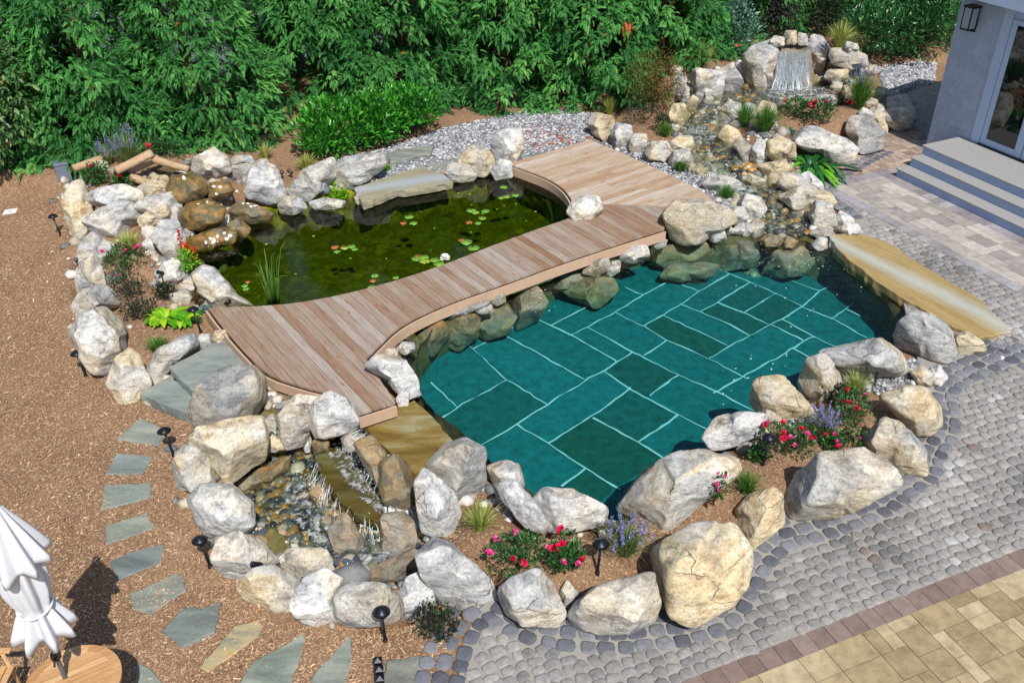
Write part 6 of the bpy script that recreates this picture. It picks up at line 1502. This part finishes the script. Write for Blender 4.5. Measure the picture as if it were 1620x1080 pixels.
def grass(kind, px, py, h, spread, n, mat, label, group=None, wd=.006, z=None, lean=.45, droop=1.0, plume=None, flower=None, base=.06):
    r = np.random.default_rng(hash_(label) % 9973); p = ground(px, py) if z is None else at(px, py, z)
    o = empty(kind, p); tag(o, label, 'grass' if 'grass' in kind else 'plant', group)
    V, F, T = blades(n, h, spread, r, wd, lean, 4, droop, base); link('blade', mesh_np('blade', V, F, M[mat], True, T), o); o.children[0].name = 'foliage'
    if plume:
        k, mt, hl, ln = plume; V = []; Fs = []; T = []
        a = r.uniform(0, 6.28, k); q = r.uniform(.2, 1, k)*spread; L = h*r.uniform(.85, hl, k); pos = []; dirs = []
        for i in range(k):
            b = np.array([math.cos(a[i])*q[i], math.sin(a[i])*q[i], L[i]]); d = np.array([math.cos(a[i])*.35*q[i]/spread, math.sin(a[i])*.35*q[i]/spread, 1]); d /= np.linalg.norm(d)
            m_ = 26; t = r.random(m_); pos.append(b-d*ln*t[:, None]+r.normal(0, .007, (m_, 3))); dd = r.normal(0, .6, (m_, 3)); dd[:, 2] += .9; dirs.append(dd)
        pos = np.concatenate(pos); dirs = np.concatenate(dirs); X, Y, Zv = rot_frames(dirs)
        V, F = place(LEAF_V*np.array([1, 1.6, 1]), LEAF_F, pos, X, Y, Zv, .020*r.uniform(.6, 1.2, len(pos)))
        link('flower_spike', mesh_np('flower_spike', V, F, M[mt], False, np.repeat(r.uniform(0, 1, len(pos)), len(LEAF_F))), o)
        mb = MB()
        for i in range(k): mb.tube([(0, 0, 0), (math.cos(a[i])*q[i]*.6, math.sin(a[i])*q[i]*.6, L[i]*.6), (math.cos(a[i])*q[i], math.sin(a[i])*q[i], L[i])], .0022, 3, cap=False)
        link('stem', mb.mesh('stem', M['sage']), o)
    return o

# ------------------------------------------------------------------ cypress row
def spray_template():
    V = []; F = []; T = []
    def leaflet(x, y, ang, L, wd, z, t):
        c, s = math.cos(ang), math.sin(ang); b = len(V)
        for u, v, dz in ((0, 0, 0), (.45, wd, .03), (1, 0, -.10), (.45, -wd, .03)): V.append((x+L*(u*c-v*s), y+L*(u*s+v*c), z+dz*L-.38*(x+L*u*c)**2.2))
        F.append((b, b+1, b+2, b+3)); T.append(t)
    for i in range(6):
        t = .08+i*.145
        for sd_ in (-1, 1): leaflet(t, 0, sd_*(.85-.3*t), .46*(1-t*.62), .17, .012*i, t)
    leaflet(.84, 0, 0, .30, .16, .05, 1)
    return np.array(V), np.array(F), np.array(T)
SPV, SPF, SPT = spray_template()
def conifer_mesh(seed, h=5.4, rbase=1.75, nc=460, per=44):
    """crown of layered pads: every clump is a fan of flat drooping sprays, with gaps between clumps"""
    r = np.random.default_rng(seed); z = h*(.02+.95*r.random(nc)**1.2); a = np.arange(nc)*2.39996+r.normal(0, .35, nc)
    L = rbase*np.clip(1-z/(h*1.13), .02, 1)**.7+.08
    L = L*(1+.14*np.sin(a*3+seed+z*1.7)+.10*np.sin(a*5+z*2.6+seed)); q = L*np.where(r.random(nc) < .78, r.uniform(.78, 1.08, nc), r.uniform(.4, .75, nc))
    C = np.stack([np.cos(a)*q, np.sin(a)*q, z], 1); cs = r.uniform(.75, 1.25, nc); ct_ = r.normal(.5, .17, nc)
    I = np.repeat(np.arange(nc), per); n = nc*per; k = np.tile(np.arange(per), nc)
    da = a[I]+r.normal(0, .75, n); el = .34-.026*k+r.normal(0, .28, n)
    d = np.stack([np.cos(da)*np.cos(el), np.sin(da)*np.cos(el), np.sin(el)], 1)
    fw_ = r.uniform(-.10, .26, n)*cs[I]; pos = C[I]+np.stack([np.cos(da)*fw_, np.sin(da)*fw_, .10-.0075*k-.9*np.maximum(fw_, 0)**2], 1)+r.normal(0, .04, (n, 3))
    pos[:, 2] = np.maximum(pos[:, 2], .06)
    X, Y, Zv = rot_frames(d, None, r.normal(0, .38, n)); V, F = place(SPV, SPF, pos, X, Y, Zv, r.uniform(.105, .185, n)*cs[I])
    tn = np.clip(ct_[I]+r.normal(0, .10, n), 0, .9); dead = r.random(n) < .0007
    tn2 = np.clip(np.repeat(tn, len(SPF))+np.tile((SPT-.5)*.22, n)+r.normal(0, .05, n*len(SPF)), 0, .96); tn2[np.repeat(dead, len(SPF))] = 1.0
    return mesh_np('crown', V, F, M['conifer'], False, tn2)
CM = [conifer_mesh(s) for s in (3, 14, 25)]
mb = MB(); mb.tube([(0, 0, -.1), (.03, 0, 1.5), (0, .03, 3.5), (0, 0, 5.3)], [.13, .11, .07, .02], 9)
for i in range(26):
    a = i*2.4; z = .5+i*.17; L = 1.2*(1-z/6.2); mb.tube([(0, 0, z), (L*math.cos(a)*.6, L*math.sin(a)*.6, z+.05), (L*math.cos(a), L*math.sin(a), z-.1)], [.03, .02, .006], 5)
TM = mb.mesh('trunk', M['bark'], True)
def conifer(x, y, i, rz, sc, label, group='cypress trees of the tall screen'):
    o = empty('cypress_tree', (x, y, float(zt(x, y))), rz); o.scale = (sc, sc, sc); link('crown', CM[i % 3], o); link('trunk', TM, o); return tag(o, label, 'tree', group)
TREES = [(-12.9, 19.9, 1.0, 'leftmost cypress of the screen, partly behind the big leaved bush'), (-10.9, 19.6, 1.05, 'cypress behind the purple sage at the far left of the pond'), (-8.9, 19.6, 1.05, 'cypress directly behind the spring trough logs'), (-6.9, 19.9, 1.0, 'cypress behind the white pyramid boulder'), (-4.6, 22.4, 1.0, 'cypress set back behind the left end of the laurel hedge'), (-2.6, 22.6, 1.05, 'cypress set back behind the middle of the laurel hedge'), (-.1, 22.7, .98, 'cypress to the right of the laurel hedge over the grey gravel'), (1.9, 22.6, 1.0, 'cypress behind the red leaves on the gravel'), (3.7, 23.2, 1.0, 'rightmost tall cypress beside the bronze maple')]
for i, (x, y, sc, lab) in enumerate(TREES): conifer(x, y, i, i*1.7, sc, lab)
for i, (x, y) in enumerate([(-11.6, 25.6), (-8.6, 25.8), (-5.4, 26.2), (-1.6, 26.3), (1.4, 26.2), (4.4, 26.4), (6.6, 28.3), (9.4, 29.6), (12.4, 30.2), (15.5, 30.5), (18.5, 30.5)]):
    conifer(x, y, i+1, i*2.3+1, 1.0, 'dark cypress of the second row behind the screen', 'second row of cypress trees')
# small side sprays low by the rocks
fence = empty('garden_fence', (0, 24.0, .1)); fence.location = (0, 0, 0); tag(fence, 'pale blue grey panel fence glimpsed in the shade behind the cypress screen', 'fence')
for i in range(9):
    x = -15+i*2.0; mb = MB()
    for k in range(10): mb.box((x-.94+k*.2+.04, 24.0, 1.0), (.19, .022, 1.8), 0, .5)
    mb.build('panel', M['fence'], fence)
    mb = MB(); mb.box((x-1.0, 24.0, 1.02), (.11, .11, 2.0)); mb.build('post', M['fence'], fence)

# ------------------------------------------------------------------ hedges and big shrubs
for px, py, w_, h_, lab in ((530, 252, 112, 98, 'left bush of the glossy laurel hedge'), (590, 236, 104, 92, 'middle bush of the glossy laurel hedge'), (655, 224, 108, 90, 'right bush of the glossy laurel hedge beside the gravel')):
    shrub('laurel_bush', px, py-12, w_, h_, 'laurel', 2600, .15, lab, 'bush', 'laurel hedge', up=.75, shell=.5, lumps=9, narrow=.85, stems=10)
shrub('broadleaf_bush', 15, 265, 150, 260, 'broad', 3000, .17, 'big leaved pale bush at the left edge of the picture', 'bush', None, up=-.1, droop=.3, lumps=9, stems=10)
shrub('broadleaf_bush', -80, 262, 180, 240, 'blue', 2600, .15, 'dark dull leaved bush low at the left edge behind the mulch', 'bush', None, up=-.1, droop=.3, lumps=9, stems=10)
shrub('maple_bush', 1030, 178, 86, 110, 'bronze', 3600, .055, 'bronze leaved weeping maple at the foot of the cypress screen', 'shrub', None, up=-.2, droop=.5, lumps=8, stems=10)
shrub('viburnum_bush', 1150, 88, 110, 100, 'blue', 2400, .13, 'blue green bush behind the left end of the upper waterfall', 'bush', None, up=.2, lumps=8)
shrub('purple_bush', 1215, 62, 100, 100, 'purple', 2600, .10, 'dark purple bush behind the top of the waterfall', 'bush', None, up=.2, lumps=8)
shrub('maple_bush', 1105, 58, 80, 80, 'broad', 900, .2, 'light green large leaved bush at the top between cypress and blue green bush', 'bush', None, up=.2, lumps=6)
shrub('olive_bush', 1300, 58, 90, 95, 'darkrose', 2400, .10, 'dull olive bush behind the yellow grass clump', 'bush', None, up=.3, lumps=8)
for px, py, w_, h_, lab in ((1385, 92, 130, 105, 'glossy rhododendron nearest the waterfall'), (1450, 92, 120, 110, 'glossy rhododendron beside the house wall'), (1400, 55, 150, 110, 'tall glossy rhododendron behind the other two'), (1500, 70, 120, 110, 'glossy rhododendron half hidden by the house')):
    shrub('rhododendron', px, py, w_, h_, 'rhodo', 2400, .17, lab, 'bush', 'rhododendrons', up=.45, lumps=9, narrow=.75, stems=8)
# roses
for px, py, w_, h_, nf, kd, lab in ((818, 893, 92, 62, [('petal_pink', 4, .032), ('petal_red', 3, .032)], 'rose', 'left of the two rose bushes above the small upright white rock'), (905, 890, 88, 66, [('petal_red', 7, .034), ('petal_pink', 4, .032)], 'rose', 'right of the two front rose bushes, beside the path light'),
    (1245, 715, 90, 62, [('petal_red', 6, .034), ('petal_pink', 6, .03)], 'rose', 'rose bush with pink and red flowers below the flat tan boulder'), (1352, 678, 80, 78, [('petal_red', 3, .032), ('petal_pink', 2, .03)], 'rose', 'tall rose bush left of the smooth rounded tan boulder'), (1330, 705, 60, 32, [('petal_pink', 4, .03), ('petal_red', 3, .03)], 'rose', 'low rose bush above the greenish flat topped boulder'),
    (1262, 188, 50, 40, [('petal_red', 3, .045)], 'rose', 'left rose bush of the upper bed beside the tall grass'), (1300, 192, 56, 42, [('petal_red', 6, .045), ('petal_pink', 2, .04)], 'rose', 'middle rose bush of the upper bed, fullest of flowers'), (1335, 180, 56, 40, [('petal_red', 6, .045)], 'rose', 'right rose bush of the upper bed below the blue flowered grass'),
    (205, 432, 62, 62, [('petal_red', 3, .036), ('petal_pink', 4, .034)], 'rose', 'rose bush in the left bed below the yellow striped grass'), (162, 288, 44, 38, [('petal_red', 1, .045)], 'rose', 'rose bush between the split log and the trough'), (195, 296, 40, 30, [('petal_red', 2, .045)], 'rose', 'rose bush in front of the trough logs'), (262, 246, 50, 36, [('petal_red', 1, .045)], 'rose', 'rose bush behind the right log of the trough'), (1140, 100, 36, 34, [('petal_red', 1, .03)], 'rose', 'low green bush in the mulch left of the big waterfall boulder')):
    shrub('rose_bush', px, py, w_, h_, kd, 620, .062 if py > 300 else .075, lab, 'rose bush', 'rose bushes', nf, up=.6, lumps=6)
for px, py, w_, h_, mt, lab in ((690, 1004, 62, 66, 'darkrose', 'dark shrub with black seed heads on the mulch below the speckled boulder'), (210, 472, 64, 46, 'darkrose', 'brownish faded shrub in the left bed below the rose bush'), (222, 505, 58, 40, 'darkrose', 'dark low shrub in the left bed left of the lime hosta'), (262, 476, 36, 34, 'darkrose', 'small dark seedling behind the lime hosta'), (1200, 728, 48, 36, 'rose', 'low green shrub beside the path light cap in the right bed'), (1318, 642, 44, 46, 'darkrose', 'dark reddish shrub beside the upright cream boulder'), (318, 478, 26, 26, 'bronze', 'small brown seedling beside the long tan topped boulder'),
    (1018, 196, 60, 36, 'darkrose', 'low dark shrub under the weeping maple'), (1050, 208, 40, 32, 'darkrose', 'small dark shrub in the mulch left of the orange tan boulder'), (1128, 800, 46, 62, 'rose', 'pink flowering gaura beside the long sloping cream boulder')):
    fl = [('petal_pink', 9, .02)] if 'gaura' in lab else None
    o = shrub('flowering_shrub' if fl else 'small_shrub', px, py, w_, h_, mt, 520, .055, lab, 'shrub', None, fl, z=.22 if fl else None, up=.9, lumps=6)
    if 'seed heads' in lab:
        r = np.random.default_rng(3); sm = stones('seed_head', np.zeros((1, 2)), (.012, .012), M['black'], np.zeros(1), .9)
        for q in range(46):
            a = r.uniform(0, 6.28); d_ = r.uniform(.05, .24); link('seed_head', sm, o, (math.cos(a)*d_, math.sin(a)*d_, r.uniform(.2, .38)))
def tuft(px, py, w_, h_, mat, n, leaf, label, kind, cat, flowers=None, **kw): return shrub(kind, px, py, w_, h_, mat, n, leaf, label, cat, None, flowers, stems=0, **kw)
tuft(185, 450, 34, 26, 'bluegreen', 500, .045, 'blue green dianthus cushion with pink flowers in the left bed', 'dianthus', 'plant', [('petal_pink', 6, .018)], up=.8)
tuft(325, 497, 26, 18, 'bluegreen', 350, .04, 'small blue green cushion at the left corner of the deck', 'dianthus', 'plant', [('lavender', 2, .018)], up=.8)
tuft(1251, 213, 20, 12, 'bluegreen', 300, .05, 'left round blue green tuft in the upper bed', 'dianthus', 'plant', None, up=.8)
tuft(1316, 198, 18, 14, 'bluegreen', 300, .05, 'right round blue green tuft in the upper bed beside the red roses', 'dianthus', 'plant', None, up=.8)
tuft(508, 316, 28, 26, 'bluegreen', 380, .06, 'grey green herb left of the lime green plant on the pond edge', 'herb', 'plant', None, up=.9)
tuft(537, 318, 42, 32, 'lime', 420, .085, 'bright lime green plant at the left end of the bench slab', 'creeping_jenny', 'plant', None, up=.6)
tuft(611, 272, 14, 12, 'lime', 160, .06, 'tiny yellow green plant behind the bench slab', 'creeping_jenny', 'plant', None, up=.6)
def hosta(px, py, n, L, wd, mat, label, kind='hosta', z=None, arch=1.0):
    r = np.random.default_rng(hash_(label) % 997); p = ground(px, py) if z is None else at(px, py, z); o = empty(kind, p); tag(o, label, 'plant')
    V = []; F = []; T = []; seg = 6
    for i in range(n):
        a = r.uniform(0, 6.28); l = L*r.uniform(.7, 1.1); el = r.uniform(.5, 1.25); t = np.linspace(0, 1, seg+1)
        x = l*(t*math.cos(el)+.25*t*t*arch); z_ = l*(t*math.sin(el)-(.75*arch)*t**2.4*math.sin(el)*1.1); w_ = wd*np.sin(np.pi*np.clip(t*.93+.05, 0, 1))**.7
        b = len(V)
        for j in range(seg+1):
            for s_, up_ in ((-1, .25), (0, 0), (1, .25)):
                px_, py_ = x[j]+.03, s_*w_[j]; V.append((px_*math.cos(a)-py_*math.sin(a), px_*math.sin(a)+py_*math.cos(a), z_[j]+up_*w_[j]+.03))
        for j in range(seg):
            for s_ in (0, 1): F.append((b+3*j+s_, b+3*j+s_+1, b+3*j+s_+4, b+3*j+s_+3)); T.append(0)
        tv = r.random()**1.3; T[-2*seg:] = [tv]*(2*seg)
    link('foliage', mesh_np('foliage', np.array(V), np.array(F), M[mat], True, np.array(T)), o); return o
hosta(262, 508, 36, .34, .062, 'lime', 'bright lime hosta left of the deck corner')
hosta(290, 512, 22, .30, .055, 'lime', 'yellow edged hosta leaves beside the path light', 'hosta')
hosta(1281, 272, 60, .85, .05, 'deepgreen', 'arching strap leaved lily with bright middle by the house walk', 'strap_lily', None, 1.25)
# grasses
for a in (('grass_tuft', 250, 556, .30, .22, 260, 'grass', 'green grass tuft beside the lime hosta', .005), ('grass_tuft', 1180, 778, .30, .20, 300, 'grass', 'green grass tuft right of the pink gaura in the right bed', .005),
          ('grass_tuft', 1077, 272, .34, .24, 300, 'grass', 'green grass tuft at the bend of the platform edge', .007), ('grass_tuft', 1148, 315, .32, .26, 320, 'grass', 'green grass tuft nearest the big bridge boulder on the stream bank', .007), ('grass_tuft', 1052, 216, .36, .22, 260, 'grass', 'green grass tuft left of the orange tan boulder', .007),
          ('tall_grass', 1208, 212, .7, .46, 560, 'grass', 'large tall grass clump in the upper bed', .008), ('tall_grass', 1178, 200, .55, .36, 380, 'grass', 'left smaller tall grass clump in the upper bed', .008), ('striped_grass', 760, 836, .36, .24, 260, 'yellowgrass', 'yellow green grass clump right of the upright white boulder', .006),
          ('striped_grass', 206, 398, .40, .26, 220, 'yellowgrass', 'yellow striped grass in the left bed above the rose bush', .009), ('striped_grass', 485, 270, .40, .28, 240, 'yellowgrass', 'yellow striped grass right of the two black spotlights', .009), ('striped_grass', 420, 252, .36, .26, 140, 'yellowgrass', 'pale grass above the white pyramid boulder', .009),
          ('striped_grass', 964, 182, .50, .22, 240, 'yellowgrass', 'upright yellow green grass right of the last cypress', .010), ('striped_grass', 1107, 106, .65, .42, 300, 'yellowgrass', 'yellow striped grass on the mulch left of the waterfall', .012), ('striped_grass', 1327, 78, .7, .42, 320, 'yellowgrass', 'golden grass clump above the wide tan grey block', .012), ('striped_grass', 1352, 618, .32, .26, 240, 'yellowgrass', 'yellow green grass beside the path light in the gravel', .006)):
    kind, px, py, h, sp_, n, mt, lab, wd = a; grass(kind, px, py, h, sp_, n, mt, lab, 'ornamental grasses', wd, z={1107: .95, 1327: 1.32, 1208: .58, 1178: .58}.get(px))
grass('blue_sage', 990, 876, .42, .30, 300, 'sage', 'purple sage bush right of the front path light', 'flowering sages', .006, None, .5, .6, (36, 'lavender', 1.15, .13))
grass('blue_sage', 1302, 690, .36, .22, 220, 'sage', 'purple sage between the rose bushes of the right bed', 'flowering sages', .006, None, .5, .6, (36, 'lavender', 1.15, .14))
grass('blue_sage', 205, 258, .62, .40, 260, 'sage', 'purple sage behind the trough at the far left', 'flowering sages', .008, None, .5, .6, (36, 'lavender', 1.2, .2))
grass('blue_sage', 172, 262, .45, .30, 160, 'sage', 'smaller purple sage beside the yellow split log', 'flowering sages', .008, None, .5, .6, (36, 'lavender', 1.2, .18))
grass('tall_grass', 1358, 172, .85, .46, 520, 'grass', 'tall grass with blue flower spikes at the right end of the upper pool', 'flowering sages', .009, .58, .45, .7, (40, 'lavender', 1.1, .16))
# water reeds, cardinal flower
r_ = np.random.default_rng(9); p = at(433, 480, ZPOND-.1); o = empty('water_reed', p); tag(o, 'tall green water reeds rising from the pond beside the deck', 'reed')
mb = MB()
for i in range(38):
    a = r_.uniform(0, 6.28); b = r_.uniform(0, .11); L = r_.uniform(.35, .85) if i > 4 else r_.uniform(.9, 1.15); q = r_.uniform(.05, .22)*L; x0, y0 = b*math.cos(a), b*math.sin(a); kk = 1.5 if r_.random() < .25 else .4
    mb.tube([(x0, y0, 0), (x0+q*.3*math.cos(a), y0+q*.3*math.sin(a), L*.5), (x0+q*.75*math.cos(a), y0+q*.75*math.sin(a), L*.85), (x0+q*(1+kk*.5)*math.cos(a), y0+q*(1+kk*.5)*math.sin(a), L*(1-.1*kk))], [.0075, .007, .005, .002], 5, r_.uniform(.3, 1))
mb.build('foliage', M['grass'], o, True)
o = shrub('cardinal_flower', 302, 436, 34, 52, 'lime', 300, .075, 'scarlet cardinal flower at the left edge of the pond', 'plant', None, None, up=.6, z=.02)
for dx, dy, h in ((-.06, .02, .85), (.04, 0, .62), (.10, .04, .5)):
    rr = np.random.default_rng(int(h*100)); n = 70; t = rr.random(n)*.5; P = np.c_[np.full(n, dx)+rr.normal(0, .018, n), np.full(n, dy)+rr.normal(0, .018, n), h*(1-t*.75)]; d = rr.normal(0, 1, (n, 3)); X, Y, Zv = rot_frames(d); V, F = place(LEAF_V*np.array([1, 1.4, 1]), LEAF_F, P, X, Y, Zv, np.full(n, .05))
    link('flower_spike', mesh_np('flower_spike', V, F, M['scarlet'], False, np.repeat(rr.random(n), len(LEAF_F))), o)
    mb = MB(); mb.tube([(dx, dy, 0), (dx, dy, h)], .006, 5); link('stem', mb.mesh('stem', M['sage']), o)
# lily pads
def pad_mesh(r, seed):
    rr = np.random.default_rng(seed); k = 20; t = np.linspace(.16, 2*math.pi-.16, k); V = [(0, 0, 0)]+[(r*(1+.03*math.sin(3*q+seed))*math.cos(q), r*(1+.03*math.sin(3*q+seed))*math.sin(q), .004*math.sin(5*q)+.003) for q in t]
    mb = MB(); mb.add(V+[(x, y, z-.004) for x, y, z in V], [(0, i, i+1) for i in range(1, k)]+[(k+1, k+2+i, k+1+i) for i in range(1, k)]+[(i, k+1+i, k+2+i, i+1) for i in range(1, k)]+[(0, k+1, k+2, 1), (k, 2*k+1, k+1, 0)], 0.5); return mb
PADS = [(738, 383, 9, .6, 'lily pad large, beside the rust red leaf near the bridge middle'), (749, 392, 9, .5, 'round green lily pad touching the bridge edge'), (730, 380, 5, 1.0, 'rust red floating leaf beside the large lily pad'), (659, 409, 8, .45, 'green lily pad at the left of the cluster by the white water lily'), (661, 405, 5, 1.0, 'orange leaf on the cluster by the white water lily'), (670, 407, 8, .65, 'green lily pad in the middle of the cluster by the white water lily'), (672, 413, 8, .8, 'yellowing lily pad of the cluster by the white water lily'), (688, 411, 8, .5, 'green lily pad left of the white water lily'), (694, 417, 8, .55, 'green lily pad below the white water lily'),
        (593, 436, 6, .6, 'small lily pad near the bridge left of the white lily'), (590, 444, 5, 1.0, 'brown leaf below the small lily pad near the bridge'), (626, 439, 5, .6, 'small pad touching the bridge edge'), (588, 454, 6, .65, 'half hidden lily pad at the bridge edge'), (530, 391, 6, 1.0, 'reddish pad left in the middle cluster of the pond'), (545, 392, 6, .85, 'yellow pad in the middle cluster of the pond'), (556, 390, 6, .6, 'green pad at the right of the middle cluster'), (533, 398, 5, .6, 'green pad below the middle cluster'), (561, 394, 5, .55, 'rightmost small pad of the middle cluster'),
        (387, 452, 5, .6, 'green pad left of the water reeds'), (389, 457, 5, .55, 'second green pad left of the water reeds'), (392, 446, 4, 1.0, 'brown leaf left of the water reeds'), (647, 343, 7, .55, 'green pad in the far middle of the pond'), (654, 353, 6, .6, 'pad below the far middle one'), (638, 353, 5, 1.0, 'reddish leaf beside the far middle pads'), (745, 333, 7, .6, 'green pad of the upper right cluster'), (752, 336, 6, .65, 'second green pad of the upper right cluster'), (768, 334, 6, .55, 'right green pad of the upper right cluster'), (763, 345, 6, .6, 'lower green pad of the upper right cluster'), (756, 353, 5, .55, 'lowest pad of the upper right cluster'), (742, 352, 5, 1.0, 'reddish leaf of the upper right cluster'), (797, 296, 6, .6, 'pad near the grey standing boulder'), (801, 311, 6, .65, 'yellow green pad before the platform curve'), (815, 309, 6, .6, 'pad nearest the platform curve'), (793, 313, 5, .6, 'small pad left of the yellow green one before the platform')]
for i, (px, py, w_, t, lab) in enumerate(PADS):
    p = at(px, py, ZPOND+.006); m = np.dot(p-EYE, FW)/PH_F; mb = pad_mesh(w_*m*1.05, i); mb.T = [t]*len(mb.T)
    o = mb.build('lily_pad', M['pad'], None, True, loc=p); o.rotation_euler.z = i*1.9; tag(o, lab, 'lily pad', 'lily pads on the pond')
p = at(704, 410, ZPOND+.02); o = link('water_lily', blossom_mesh('petal_white', .10, 1, 22), None, p); tag(o, 'white water lily flower floating by the bridge', 'water lily')
# pale floating leaves and specks on pond, mossy rocks
pp = scatter([[at2(*q, ZPOND) for q in [(340, 420), (480, 330), (780, 290), (890, 340), (700, 410), (480, 470)]]], 1.7)
n = len(pp); V, F = place(LEAF_V*np.array([1, 1.9, .2]), LEAF_F, np.c_[pp, np.full(n, ZPOND+.008)], *rot_frames(np.c_[RNG.normal(0, 1, (n, 2)), np.zeros(n)]), RNG.uniform(.035, .07, n))
tag(link('floating_leaves', mesh_np('floating_leaves', V, F, M['lime'], False, np.repeat(RNG.random(n), len(LEAF_F)))), kind='stuff')
# dead foliage hanging in the screen
for px, py, z, lab in ((390, 200, .9, 'dead orange cypress branch hanging low behind the pond'), (990, 38, 1.9, 'dead orange cypress branch high at the upper right of the screen'), (165, 160, 1.3, 'small dead orange cypress branch at the left of the screen')):
    d = ray(px, py); t = 19.6/d[1] if px < 900 else 21.6/d[1]; p = EYE+d*t; r = np.random.default_rng(px); n = 9; dd = np.c_[r.normal(0, .5, n), r.normal(-.4, .3, n), r.normal(-1, .3, n)]
    V, F = place(SPV, SPF, r.normal(0, .05, (n, 3)), *rot_frames(dd, None, r.normal(0, .6, n)), r.uniform(.22, .36, n)); tag(link('dead_branch', mesh_np('dead_branch', V, F, M['conifer'], False, np.ones(n*len(SPF))), None, p), lab, 'branch')
# pale leaves stuck on the wet mossy rocks: laid by ray casting onto the rock surfaces
bpy.context.view_layer.update()
dg = bpy.context.evaluated_depsgraph_get()
def stick(pts, size, tonev, mat, name, kind):
    P = []; N = []
    for px, py in pts:
        hit, loc, nor, idx, ob, mt = scene.ray_cast(dg, Vector(EYE), Vector(ray(px, py)).normalized())
        if hit: P.append(np.array(loc)+np.array(nor)*.006); N.append(np.array(nor))
    P = np.array(P); N = np.array(N); a = RNG.normal(0, 1, (len(P), 3)); d = np.cross(N, a); X, Y, Zv = rot_frames(d, N); n = len(P)
    V, F = place(LEAF_V*np.array([1, 1.7, .25]), LEAF_F, P, X, Y, Zv, size*RNG.uniform(.7, 1.2, n)); return tag(link(name, mesh_np(name, V, F, M[mat], False, np.repeat(RNG.random(n), len(LEAF_F)))), kind='stuff')
stick([(283, 282), (292, 286), (300, 284), (308, 286), (289, 293), (297, 278), (338, 296), (343, 294), (344, 302), (350, 292), (353, 296), (317, 323), (335, 320), (322, 312), (384, 324), (395, 324), (400, 327), (398, 325), (368, 344), (326, 381), (337, 378), (340, 384), (335, 386), (343, 383), (356, 375), (360, 372), (358, 379), (329, 388), (352, 369), (345, 371), (376, 301)], .085, 1, 'petal_white', 'fallen_leaves', 'stuff')

# white bubbles drifting on the pool
bp = np.concatenate([scatter([[at2(*q, ZPOOL) for q in px]], d) for px, d in (([(1150, 395), (1300, 395), (1400, 470), (1330, 540), (1180, 500), (1060, 500)], 4), ([(1180, 380), (1310, 385), (1340, 430), (1200, 420)], 16), ([(1150, 560), (1260, 560), (1200, 640), (1130, 640)], 16), ([(830, 440), (880, 430), (880, 490), (820, 500)], 22))])
nB = len(bp); aB = np.linspace(0, 2*math.pi, 6, endpoint=False); rB = RNG.uniform(.005, .013, nB)
VB = np.stack([np.c_[bp[:, 0]+rB*math.cos(t), bp[:, 1]+rB*math.sin(t), np.full(nB, ZPOOL+.004)] for t in aB], 1).reshape(-1, 3)
tag(link('bubbles', mesh_np('bubbles', VB, np.arange(6*nB).reshape(nB, 6), M['petal_white'], False, RNG.random(nB))), kind='stuff')
